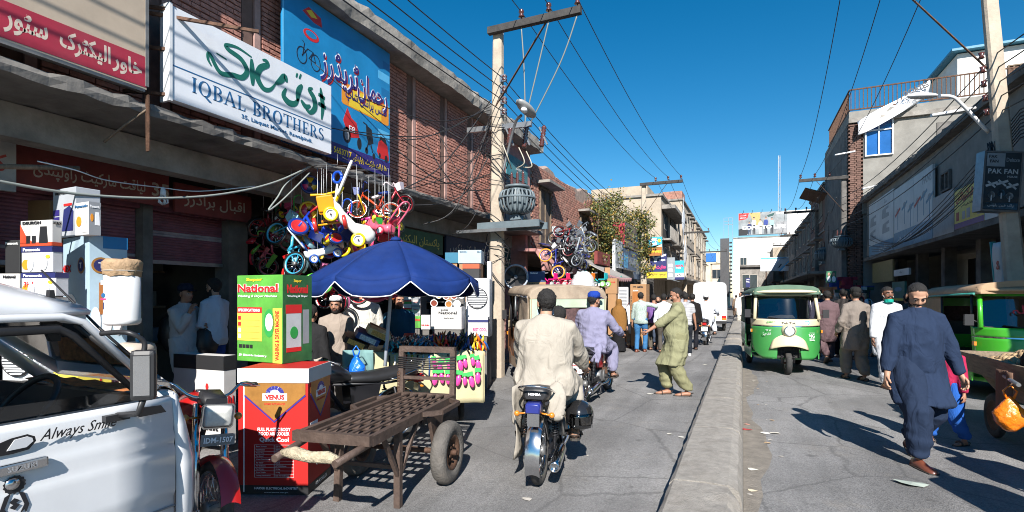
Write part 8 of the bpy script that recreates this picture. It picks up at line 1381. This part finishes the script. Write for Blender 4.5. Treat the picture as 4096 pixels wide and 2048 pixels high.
# ================================================================ potato cart
t = thing('potato_cart', 'wooden barrow with flared sides heaped with potatoes', 'barrow', (2.42,6.0,0)); m_bw = mat('barrow board', (.22,.17,.12), .85, var=.35, scale=6, bump=.3, stretch=(6,1,6))
P('tray', m_bw, lambda b: b.bx((.08,.08,.70),(1.15,2.1,.74))); P('side_board', m_bw, lambda b: b.loft([[(0,y,.93),(.03,y,.93),(.10,y,.70),(.07,y,.70)] for y in (0,2.15)],smooth=False)); P('side_board', m_bw, lambda b: b.loft([[(1.2,y,.93),(1.23,y,.93),(1.16,y,.70),(1.13,y,.70)] for y in (0,2.15)],smooth=False)); P('end_board', m_bw, lambda b: b.bx((.04,2.12,.70),(1.19,2.15,.93))); P('end_board', m_bw, lambda b: b.bx((.04,0,.70),(1.19,.03,.93)))
for x in (.2,1.0): P('chassis_beam', m_bw, lambda b: b.prism([(.0,.70),(2.1,.70),(1.5,.50),(.4,.50)],.06,frame((x,0,0),(0,1,0),(0,0,1)))); [wheel(t,(x,y,.25),.25,.06,.17,spokes=0,disc_=True,rm=m_rust) for y in (.5,1.6)]
pm = MB(); pm.ball((0,0,0),(.042,.052,.036),10,7); pot = pm.mesh('potato'); pot.materials.append(mat('potato skin', (.42,.29,.16), .8, var=.25, scale=25, bump=.3))
for v_ in pot.vertices: v_.co *= 1+.07*math.sin(v_.co.x*70+1)*math.sin(v_.co.y*60)
P('potato_mound', m_bw, lambda b: b.grid(12,14,lambda a,c:(.1+1.05*a,.6+1.5*c,.76+.24*math.exp(-((a-.55)/.38)**2-((c-.6)/.4)**2)-.02)))
k = 0
for lay in range(1):
    for i in range(13):
        for j in range(22):
            x, y = .14+i*.083+rr.uniform(-.02,.02), .75+j*.063+rr.uniform(-.02,.02); hz = .24*math.exp(-(((x-.1)/1.05-.55)/.38)**2-(((y-.6)/1.5-.6)/.4)**2)+.01
            if k >= 296: continue
            o = link('potato', pot); o.location = (2.42+x,6.0+y,.775+hz); o.rotation_euler = (rr.uniform(0,3),rr.uniform(0,3),rr.uniform(0,3)); o.scale = (rr.uniform(.8,1.2),)*3; tag(o,'potato in the heap on the barrow','potato','potatoes on the barrow'); k += 1
b = MB(); b.lathe([(.0,0),(.2,0),(.26,.14),(.28,.14),(.27,.16),(.25,.15),(.19,.02),(0,.02)],24,Matrix.Translation((2.78,6.42,.76))); tag(b.build('blue_basin', mat('blue basin plastic',(.02,.08,.42),.35,var=.1)), 'blue plastic basin at the near end of the potato barrow', 'basin')
hp = onX(4035,1500,2.37); b = MB(); b.grid(8,12,lambda a,c:(hp.x-.03-.02*math.sin(a*9),hp.y-.16+.32*a,hp.z+.04-.42*c*(1-.25*abs(a-.4)))); tag(b.build('towel', cloth('#7a5f50'), solid=.012), 'brown towel hanging over the barrow side', 'towel'); sack('carrier_bag', 'orange carrier bag hanging from the barrow handle', onX(4040,1655,2.30), .17, m_obag, 5); b = MB(); b.tube([onX(4010,1500,2.36),onX(4075,1540,2.3)],.018,8); tag(b.build('barrow_handle', m_steel), 'steel pipe handle jutting from the barrow', 'handle')
# ================================================================ creeper, awnings, hanging garments
t = thing('creeper', 'leafy creeper with yellowing leaves climbing the old brick wall and pole', 'plant', (-5.3,21.5,0)); rg = np.random.default_rng(5); m_lf = [mat('leaf green', (.07,.10,.025), .6, var=.4, scale=3), mat('leaf olive', (.15,.14,.035), .6, var=.4, scale=3), mat('leaf yellow', (.34,.22,.04), .6, var=.3, scale=3)]
cl = [(np.array((rg.uniform(-.3,.7),rg.uniform(-2.6,3.8),rg.uniform(2.9,5.6))),rg.uniform(.3,.75)) for _ in range(60)]+[(np.array((p2c.x+5.3+rg.uniform(-.3,.3),p2c.y-21.5+rg.uniform(-.3,.3),rg.uniform(2.7,5.6))),.3) for _ in range(16)]
for mi, cnt in enumerate((7200,6200,2900)):
    V_, F_ = [], []
    for _ in range(cnt):
        c, r = cl[rg.integers(len(cl))]; p = c+rg.normal(size=3)*r*.5; s = rg.uniform(.045,.10); u = rg.normal(size=3); u /= np.linalg.norm(u); v = np.cross(u,rg.normal(size=3)); v /= np.linalg.norm(v); k = len(V_); V_ += [p,p+u*s*.5+v*s*.45,p+u*s*1.2,p+u*s*.5-v*s*.45]; F_.append((k,k+1,k+2,k+3))
    me = bpy.data.meshes.new('foliage'); me.from_pydata([tuple(q) for q in V_],[],F_); link('foliage', me, m_lf[mi], t)
for k in range(9): y0 = rg.uniform(-2,3); P('stem', m_wood, lambda b: b.tube(spline([(.1,y0*.6,0),(.15+.1*rg.normal(),y0*.8,2),(.2,y0+rg.uniform(-.5,.5),4),(.2,y0+rg.uniform(-1,1),5.8)],4),[.03,.03,.028,.028]+[.02]*9,6),t)
aw = thing('canvas_awning', 'grey canvas awning with a pink scalloped edge over the hanging bicycles', 'awning', (-5.4,15.6,0)); P('canvas', mat('grey canvas',(.30,.28,.26),.85,var=.2,scale=3), lambda b: b.grid(12,10,lambda a,c:(.2+1.15*c,1.2+4.0*a,2.95-.62*c-.06*math.sin(a*PI)*c)),aw,solid=.01); [P('scallop', mat('pink canvas edge',(.5,.28,.28),.8,var=.2), lambda b: b.grid(6,4,lambda a,c:(1.36,1.2+.334*(k+a),2.33-.06*math.sin((k+a)/12*PI)-.16*c*math.sin(a*PI)**.5)),aw,solid=.006) for k in range(12)]; [P('prop', m_teal, lambda b: b.tube([(.3,y,1.6),(1.3,y,2.35)],.025,8),aw) for y in (-1.2,3.6)]
b = MB(); b.grid(10,6,lambda a,c:(-5.5+.9*c,14.2+2.6*a,3.15-.25*c+.05*math.sin(a*20))); tag(b.build('striped_awning', mat('blue red awning',(.06,.06,.28),.8,var=.9,scale=5), solid=.012), 'blue and red cloth awning beside the pink plaster wall', 'awning')
b = MB(); b.grid(20,3,lambda a,c:(-5.1+.8*c,20.2+3.2*a,2.86-.18*c+.02*math.sin(a*60))); tag(b.build('tin_awning', m_steel, solid=.01), 'corrugated tin awning beyond the canvas awning', 'awning'); b = MB(); b.grid(10,4,lambda a,c:(-4.9+1.5*c,27.5+5*a,2.95-.5*c)); tag(b.build('sheet_awning', m_fadg, solid=.02), 'grey sheet awning below the fan advertisements', 'awning')
for k in range(16):
    p = atT(rr.uniform(3310,3480),rr.uniform(1095,1160),rr.uniform(19,23)); h = rr.choice(('#c86a50','#d8c070','#3a4a8a','#8a3040','#c8c8c8','#405a50','#d88860')); b = MB(); hn = {'#c86a50':'terracotta','#d8c070':'yellow','#3a4a8a':'blue','#8a3040':'maroon','#c8c8c8':'pale grey','#405a50':'dark green','#d88860':'peach'}[h]; b.grid(4,5,lambda a,c:((a-.5)*(.42-.08*c),.03*math.sin(a*8+c*3),-.5*c)); b.box((-.26,0,-.06),(.14,.02,.12)); b.box((.26,0,-.06),(.14,.02,.12)); o = b.build('hanging_garment', cloth(h), solid=.012); o.location = p; tag(o, hn+' child’s garment hanging in the shaded clothes stall', 'garment', 'garments in the shaded stall')
for k in range(10):
    u, v = rr.uniform(1075,1560), rr.uniform(800,1000); c1 = ('#c02838','#1850c0','#e8c020','#d85080','#30a040')[k % 5]; (trike if k % 2 else ride_on)(('red','blue','yellow','rose','green')[k % 5]+(' tricycle' if k % 2 else ' ride-on toy')+' wedged dimly at the back of the hanging toys', at_(u,v,7.75,rr.uniform(-.8,.8),rr.uniform(-.5,.5),rr.uniform(-2,2),.85), c1, '#202020', *(('#e8c020',) if k % 2 else ()), group='toys at the back of the cluster')
bpy.context.view_layer.update()
for o in [q for q in bpy.data.objects if q.parent is None and q.name.split('.')[0] in ('kids_bicycle','ride_on_toy','tricycle','toy_wheel_pack','toy_push_pole','plastic_toy_board') and q.get('group') != 'tricycles on the stand']:
    a = o.matrix_world @ Vector((0,0,.3)); zt = 3.3 if a.y < 12 else 2.95; b = MB(); b.tube([a, Vector((a.x,a.y,zt)), Vector((min(a.x,-5.3 if a.y < 12 else -5.0),a.y,zt+.04))], .004, 4); w = b.build('hanging_wire', m_steel, o); w.matrix_parent_inverse = o.matrix_world.inverted()
# ================================================================ traffic and people where they stand
A_CAM = YAW                      # heading straight away from the camera
def G_(u, v): return onZ(u, v)
# rider on the honda
p = G_(2110, 1930); bk = motorcycle('black motorcycle lettered HONDA carrying the beige-clad rider', (p.x+.0, p.y+.62, 0), .17, '#1c1c20', 'HONDA', lens=mat('blue lens', (.02,.03,.2), .3, coat=.5))
bx, by = p.x, p.y+.62
t, _ = person('rider in pale beige kameez and trousers seated on the HONDA motorcycle', (bx, by, 0), .17, 1.76, hip=(0,-.42,.86), bend=.16, feet=((.25,-.22,.30),(-.25,-.22,.30)), hands=((.30,.05,.93),(-.30,.05,.93)), head=(.45,.05), top='kameez', tc='#b0a89c', bc='#aea69a', seated=True, vox=.0095, build=1.22, belly=.03, glasses=True, skin=1, mask=('#bcd6e6', 0), beard=.004, fold=1.9)
person('rider in navy blue shirt steering the HONDA in front of the beige-clad man', (bx, by, 0), .17, 1.56, hip=(.04,-.08,.84), bend=.42, feet=((.26,.06,.32),(-.26,.06,.32)), hands=((.33,.22,1.0),(-.33,.22,1.0)), top='shirt', tc='#1e2f63', bc='#26366c', bottom='jeans', seated=False, vox=.012, grip=True, shoe='sandal')
hp = atT(2318, 1660, 4.75); t = thing('helmet', 'black motorcycle helmet hanging beside the HONDA riders', 'helmet', hp); b = MB(); b.ball((0,0,0), (.13,.15,.14), 18, 12); b.build('shell', mat('gloss black', (.015,.015,.016), .15, coat=.8), t); b = MB(); b.grid(8,4,lambda a,c:(.132*math.cos(-1.9+a*1.6)*1.06,.152*math.sin(-1.9+a*1.6)*1.06,-.09+.13*c)); b.build('visor', glassy('visor', (.25,.25,.26), .6), t, solid=.004)
tl = MB(); q0 = Vector((bx,by,0)); tl.grid(5,10,lambda a,c:(-.17-.03*a+.02*math.sin(c*6+a*4), -.50-.20*a, .88-.62*c-.05*a)); o = tl.build('kameez_tail', cloth('#b0a89c'), None, solid=.008); par = [x for x in bpy.data.objects if x.get('label','').startswith('rider in pale beige')][0]; o.parent = par
# rider on the united
p = G_(2345, 1610); motorcycle('red-lamped motorcycle lettered UNITED carrying the lavender-clad rider', (p.x, p.y+.60, 0), -.05, '#a01414', 'UNITED', plate_txt=(('APPLIED', m_rd), ('اتحاد ٹریڈرز', m_bk), ('سورگات', m_rd)))
person('rider in lavender grey kameez and blue peaked cap on the UNITED motorcycle', (p.x, p.y+.60, 0), -.05, 1.74, hip=(0,-.22,.86), bend=.12, feet=((.27,.02,.31),(-.27,.02,.31)), hands=((.35,.20,1.0),(-.35,.20,1.0)), head=(-.55,.08), tc='#8d8ba6', bc='#8886a0', seated=True, vox=.011, build=1.15, fold=1.8, cap='baseball', capc='#1f3f9a', mask=('#33302e', 0), grip=True, skin=0)
# white-clad rider further on
p = G_(2820, 1380); motorcycle('motorcycle with a green number plate ridden by the white-clad man', (p.x, p.y+.6, 0), .0, '#a01414', 'CD', plate_txt=(('ISR 1707', m_gr), ('11', m_gr)), detail=False)
person('stout rider in white kameez and white prayer cap riding past the van', (p.x, p.y+.6, 0), .0, 1.72, hip=(0,-.22,.86), bend=.1, feet=((.27,.02,.31),(-.27,.02,.31)), hands=((.36,.18,1.0),(-.36,.18,1.0)), tc='#d5dbe4', bc='#d0d6e0', seated=True, vox=.018, build=1.3, cap='prayer', grip=True)
p = G_(2868, 1258); motorcycle('small distant motorcycle ridden by the man in teal', (p.x, p.y+.6, 0), .0, '#a01414', 'CG', detail=False); person('distant rider in a teal shirt beside the white van', (p.x, p.y+.6, 0), .0, 1.72, hip=(0,-.22,.86), bend=.1, feet=((.27,.02,.31),(-.27,.02,.31)), hands=((.36,.18,1.0),(-.36,.18,1.0)), tc='#1d7585', bc='#2c3340', top='tshirt', sleeve=.4, bottom='jeans', seated=True, vox=.024, grip=True)
p = G_(2835, 1325); box_van('white box van with closed rear doors ahead of the white-clad rider', (p.x, p.y+1.6, 0), .02)
# rickshaws
p = G_(3133, 1497); rk = rickshaw('green and cream auto rickshaw driving towards the camera', (p.x-.02, p.y+1.02, 0), PI+.10, 'front')
Mf = frame((.0,1.20,0),(-1,0,0),(0,0,1)); yl = lambda x, z: 1.18-.30*(x/.64)**4-.10*(x/.64)**2-.16*max(0,(z-.5))**1.5+.012
def fw(s, x, z, h, m, w=None, bold=.02): n = Vector((x*.6,1,0)).normalized(); return write(rk, s, frame((-x, yl(x,z), z),(-1,-x*.55*1.0,0),(0,0,1)),0,0,h,m,w,bold)
fw('TT 200', -.36, .90, .03, m_wl); fw('چلے شان سے!', -.36, .83, .07, m_wl, .22); fw('CNG', .40, .80, .07, m_wl, .15); fw('200CC', .40, .74, .03, m_wl, .14); plate(rk, 'rule', frame((-.4,yl(.4,.86),.86),(-1,-.22,0),(0,0,1)),-.08,-.004,.08,.004,m_wl); plate(rk, 'rule', frame((-.4,yl(.4,.71),.71),(-1,-.22,0),(0,0,1)),-.08,-.004,.08,.004,m_wl)
fw('EURO II', -.32, 1.07, .035, m_gr, .14); fw('Tok Tuk', .0, 1.055, .04, m_bk, .26); patch(rk, 'round_sticker', frame((-.34,yl(.34,1.06)-.005,1.06),(-1,-.2,0),(0,0,1)),disc(0,0,.05),m_lbl); patch(rk, 'round_sticker', frame((-.34,yl(.34,1.06)-.003,1.06),(-1,-.2,0),(0,0,1)),disc(0,0,.028),m_wh)
person('driver in a tan shirt behind the rickshaw windscreen', (p.x-.02, p.y+1.0, 0), PI+.10, 1.7, hip=(0,.18,.74), bend=.02, feet=((.15,.5,.33),(-.15,.5,.33)), hands=((.26,.52,1.0),(-.26,.52,1.0)), top='shirt', tc='#a39a90', vox=.016, bottom='jeans', bc='#444444', skin=2)
p = G_(2165, 1590); rickshaw('shabby rickshaw with pale green back panels and brown canvas seen from behind', (p.x-.35, p.y+1.35, 0), A_CAM+.17, 'rear', '#6c4a34', '#b9a98a')
p = Vector((3.85,10.95,0)); rk3 = rickshaw('parked bright green rickshaw with a tan canvas roof behind the potato cart', (p.x, p.y, 0), math.radians(183), 'side', '#43b02a', '#43b02a'); write(rk3, 'اللہ', frame((.0,.86,1.40),(-1,0,0),(0,-.3,1)),-.1,0,.13,mat('red glow sticker',(.6,.03,.04),.5),w=.26)
# walkers
p = G_(3665, 1845); NAVY = person('man in navy kameez and brown shoes walking with bowed head', (p.x, p.y, 0), PI+.30, 1.76, hip=(0,0,.925), feet=((.10,.20,.0),(-.09,-.22,.05)), footpitch=(.0,-.45), hands=((.33,.12,.82),(-.34,.08,.84)), head=(-.25,.62), tc='#26344d', bc='#243148', belly=.015, build=1.06, fold=1.6, vox=.0085, shoe='shoe', skin=1, beard=.006, hair='thin', lenk=.58)[0]
p = G_(2715, 1580); person('man in olive green kameez stepping across the lane with one arm out', (p.x, p.y, 0), math.radians(108), 1.76, hip=(0,.02,.93), feet=((.08,.16,0),(-.08,-.12,.0)), hands=((.24,-.05,.84),(-.16,.52,1.02)), head=(.1,.32), tc='#939272', bc='#8d8b6a', fold=1.9, vox=.009, belly=.04, stache=True, hair='thin', skin=0, sleeve=.82, lenk=.5, build=1.08)
p = G_(3425, 1520); person('man in grey-brown kameez and black cap walking away', (p.x, p.y, 0), .25, 1.76, feet=((.10,-.10,.0),(-.10,.16,.0)), tc='#8a8078', bc='#857a70', cap='baseball', capc='#262626', hands=((.26,.10,.82),(-.26,.16,.9)), vox=.012, lenk=.58, fold=1.6)
p = G_(3545, 1548); person('man in white shirt-kameez with a green mask pulled under his chin', (p.x, p.y, 0), PI+.25, 1.77, feet=((.09,.15,0),(-.09,-.1,0)), tc='#d2d4d8', bc='#cfd1d5', mask=('#1fae9a', 1), skin=2, hands=((.26,.1,.82),(-.27,.0,.82)), vox=.012, shoe='shoe', stache=True, lenk=.56)
p = G_(3310, 1450); person('man in maroon-grey kameez walking away beside the rickshaw', (p.x, p.y, 0), .15, 1.74, feet=((.10,.16,0),(-.09,-.24,.09)), footpitch=(0,-.8), tc='#6d585c', bc='#6a5559', hands=((.27,.12,.86),(-.26,.0,.82)), vox=.014)
p = G_(3375, 1432); person('man in black t-shirt and black trousers walking away', (p.x, p.y, 0), .2, 1.8, feet=((.10,-.16,.05),(-.09,.14,0)), footpitch=(-.4,0), tc='#3a3635', bc='#16161a', top='tshirt', sleeve=.42, bottom='jeans', vox=.014, shoe='shoe')
for u, v, h, lab, k in ((3470,1425,1.52,'woman in a white headscarf coming towards the camera',dict(tc='#c8ccd2',shawl=('#dcdfe4',.75),bc='#c8ccd2')),(3437,1440,1.6,'woman in a red headscarf and white face mask',dict(tc='#9a2438',shawl=('#8e1c2e',.8),bc='#dadada',mask=('#e8e8e8',0))),(3742,1480,1.7,'man in a blue face mask beside the parked rickshaw',dict(tc='#6c6f7d',mask=('#4b86c8',0))),(3632,1455,1.66,'grey-haired man standing in the shade behind the white-clad man',dict(tc='#5b5450')),(3262,1425,1.7,'man with raised arm holding the rickshaw roof',dict(tc='#6d6a80',hands=((.2,.1,.8),(-.3,.12,1.72)),sleeve=.4)),(3405,1395,1.72,'dark-haired man in a blue shirt in the shaded crowd',dict(tc='#2f3b58',top='shirt')),(3440,1385,1.66,'dark-haired man in grey deep in the shaded crowd',dict(tc='#6a675f',top='shirt')),(3700,1440,1.68,'man in a dark waistcoat in the shaded shop mouth',dict(tc='#3b3734'))):
    p = G_(u, v); person(lab, (p.x, p.y, 0), PI+.3 if ('woman' in lab or 'mask' in lab) else .2, h, vox=.017, **k)
p = G_(3795, 1775); person('child in a pink top and blue floral trousers behind the navy-clad man', (p.x, p.y, 0), PI-.9, 1.18, feet=((.10,.12,0),(-.09,-.1,0)), tc='#b52c55', bc='#2b62b8', bottom='shalwar', lenk=.62, vox=.012)
p = atT(4175, 1185, 5.1); person('man in black sleeves leaning over the potato cart', (p.x, p.y, 0), PI-.25+1.0, 1.74, hands=((.42,.36,.98),(-.2,.45,.95)), bend=.25, tc='#26201e', bc='#3a3531', vox=.012)
# crowd beyond the olive-clad man
for u, v, h, lab, k in ((2475,1408,1.52,'woman in a brown shawl and black skirt walking away',dict(tc='#1a1a1a',bottom='skirt',bc='#1c1c1e',shawl=('#8a6233',.72))),(2528,1392,1.55,'woman in a white shawl carrying a bag, walking away',dict(tc='#e0e0e2',bc='#b59b80',shawl=('#e6e7ea',.62))),(2562,1408,1.72,'man in a checked shirt and blue jeans walking away',dict(top='shirt',tc='CHECK',bottom='jeans',bc='#3f74a4',shoe='shoe',hands=((.42,.25,1.38),(-.25,.05,.82)),sleeve=.85)),(2615,1400,1.66,'young man in a purple t-shirt under a friend’s arm',dict(top='tshirt',tc='#7d5c9c',bottom='jeans',bc='#5c564c',sleeve=.4)),(2655,1410,1.68,'man in a white shirt carrying a bag, walking away',dict(top='shirt',tc='#e8e8ea',bottom='jeans',bc='#55504a')),(2742,1425,1.70,'young man in a striped shirt behind the olive-clad man',dict(top='tshirt',tc='STRIPE',bottom='jeans',bc='#2b3038',sleeve=.4,shoe='sneaker',shc='#e8e8e8')),(2770,1400,1.68,'man in black walking beside the striped shirt',dict(top='shirt',tc='#1e1c1c',bottom='jeans',bc='#20222a'))):
    p = G_(u, v); person(lab, (p.x, p.y, 0), .12 if 'checked' not in lab else .0, h, vox=.016, group=None, feet=((.10,.12,0),(-.09,-.08,0)), **{**k, 'tc': {'CHECK': mat('green check cloth', (.36,.44,.40), .85, var=.5, scale=45), 'STRIPE': mat('striped cloth', (.42,.42,.44), .85, var=.7, scale=26, stretch=(.05,.05,2))}.get(k['tc'], k['tc'])})
for u, v, h, lab, k in ((2427,1372,1.76,'bearded man in pink-grey facing the camera among the fan boxes',dict(tc='#a68b86',beard=True)),(2455,1372,1.66,'man in a pale yellow shirt among the fan boxes',dict(tc='#c9c597',top='shirt')),(2496,1360,1.62,'person in a dark hooded shawl by the white air cooler',dict(tc='#2a2a3a',shawl=('#23243a',.9))),(2300,1440,1.60,'young man in a blue shirt with earphones beside the plastic sack',dict(tc='#1e3a78',top='shirt',bottom='jeans',bc='#39332e')),(2960,1296,1.82,'bald bearded man in white walking towards the camera',dict(tc='#ddd8cf',bc='#d9d4ca',hair=False,beard=True)),(3003,1298,1.55,'youth in pale grey kameez beside the kerb',dict(tc='#a8b2b8')),(2945,1270,1.70,'distant walker in a dusty brown kameez',dict(tc='#8a7563')),(2985,1262,1.7,'distant walker in white at the street end',dict(tc='#d8d4cc'))):
    p = G_(u, v); person(lab, (p.x, p.y, 0), (PI+.3) if any(q in lab for q in ('facing','towards','earphones','hooded')) else .3, h, vox=.02, **k)
# vendors and shop men
p = atT(1345, 1185, 7.0); person('vendor in a beige kameez and white prayer cap beside the tool stall', (p.x, p.y, 0), PI+.55, 1.60, tc='#a2958a', bc='#a2958a', cap='prayer', beard=True, vox=.011, hands=((.2,.2,.88),(-.24,.16,.82)), head=(-.1,.12), skin=0)
p = atT(1450, 1185, 7.6); person('man in white kurta with his back turned before the toy shop', (p.x, p.y, 0), A_CAM+.35, 1.80, tc='#dcd9d0', bc='#dcd9d0', vox=.013, hands=((.2,.25,1.0),(-.2,.22,1.0)))
p = atT(1597, 1185, 7.5); person('bearded vendor in teal kameez under the blue parasol', (p.x, p.y, 0), PI+.5, 1.66, tc='#22506a', bc='#22506a', beard=True, vox=.013, hands=((.12,.3,1.0),(-.12,.3,1.0)), head=(.5,.1))
p = atT(1240, 1185, 6.3); person('man in a black checked vest half hidden behind the green washer carton', (p.x, p.y, 0), A_CAM-.2, 1.5, tc='#2a2a2c', bc='#b9ada0', vox=.013)
p = atT(862, 1185, 7.0); person('man in white shirt and blue trousers standing at the shop door', (p.x, p.y, .13), 1.75, 1.72, top='shirt', tc='#d3dcea', bottom='jeans', bc='#2b4f9c', beard=True, vox=.013, hands=((.12,.3,1.1),(-.12,.3,1.1)), head=(0,.15), skin=1)
p = atT(735, 1185, 6.8); person('man in white kameez and dark cap with a black backpack at the shop door', (p.x, p.y, .13), -1.45, 1.62, tc='#c9c3c4', bc='#c9c3c4', cap='baseball', capc='#20263a', vox=.013, hands=((.1,.22,1.36),(-.15,.2,1.15)))
bp = MB(); bp.ball((0,0,0), (.17,.13,.26), 14, 10); t = thing('backpack', 'black backpack worn by the man at the shop door', 'backpack', (p.x-.26, p.y-.0, 1.12)); bp.build('bag', m_seat, t); b = MB(); b.ball((-.13,0,-.06), (.07,.09,.12), 10, 8); b.build('pocket', m_seat, t)
p = atT(815, 1185, 6.9); t = thing('shoulder_bag', 'dark olive bag held by the white-shirted man', 'bag', (p.x, p.y, 1.05)); b = MB(); b.loft([[(x*w,y*d,z) for x,y in ((-1,-1),(1,-1),(1.1,0),(1,1),(-1,1),(-1.1,0))] for z,w,d in ((-.2,.13,.08),(-.1,.16,.1),(.08,.13,.08),(.14,.08,.04))]); b.build('bag', m_blk, t); b = MB(); b.tube([(-.1,0,.1),(-.05,0,.3),(.05,0,.3),(.1,0,.1)],.012,6); b.build('strap', m_blk, t)
# two walkers just outside the frame whose shadows reach across the lane, and more of the distant crowd
for x, y, lab in ((2.41,3.82,'walker in dark kameez at the roadside beyond the barrow'),(2.75,4.6,'second walker in brown kameez at the roadside beyond the barrow')): person(lab, (x,y,0), PI if y < 4 else .1, 1.74, tc='#4a4440' if y < 4 else '#6a5440', vox=.022, feet=((.1,.18,0),(-.1,-.15,0)))
cr = random.Random(77); CN = (('#8a7f74','dusty brown kameez'),('#d8d6d0','white kameez'),('#4a5568','slate shirt'),('#6b2f34','maroon kameez'),('#3d4f44','dark green kameez'),('#a3a7b0','pale grey kameez'))
for k in range(22):
    side = k < 12; u = cr.uniform(3255,3475) if side else cr.uniform(2445,2745); v = cr.uniform(1330,1405) if side else cr.uniform(1335,1385); p = G_(u, v); hx, nm = CN[k % 6]; face = cr.random() < .4
    person('passer-by in '+nm+(' coming through' if face else ' walking away in')+(' the shaded crowd beyond the rickshaw' if side else ' the crowd before the fan shops'), (p.x,p.y,0), (PI if face else 0)+cr.uniform(-.3,.3), cr.uniform(1.6,1.78), tc=hx, vox=.024, skin=cr.choice((0,1,2)), group='distant passers-by', feet=((.1,cr.uniform(-.15,.2),0),(-.1,cr.uniform(-.2,.15),0)), beard=cr.random() < .3)
finish_people()
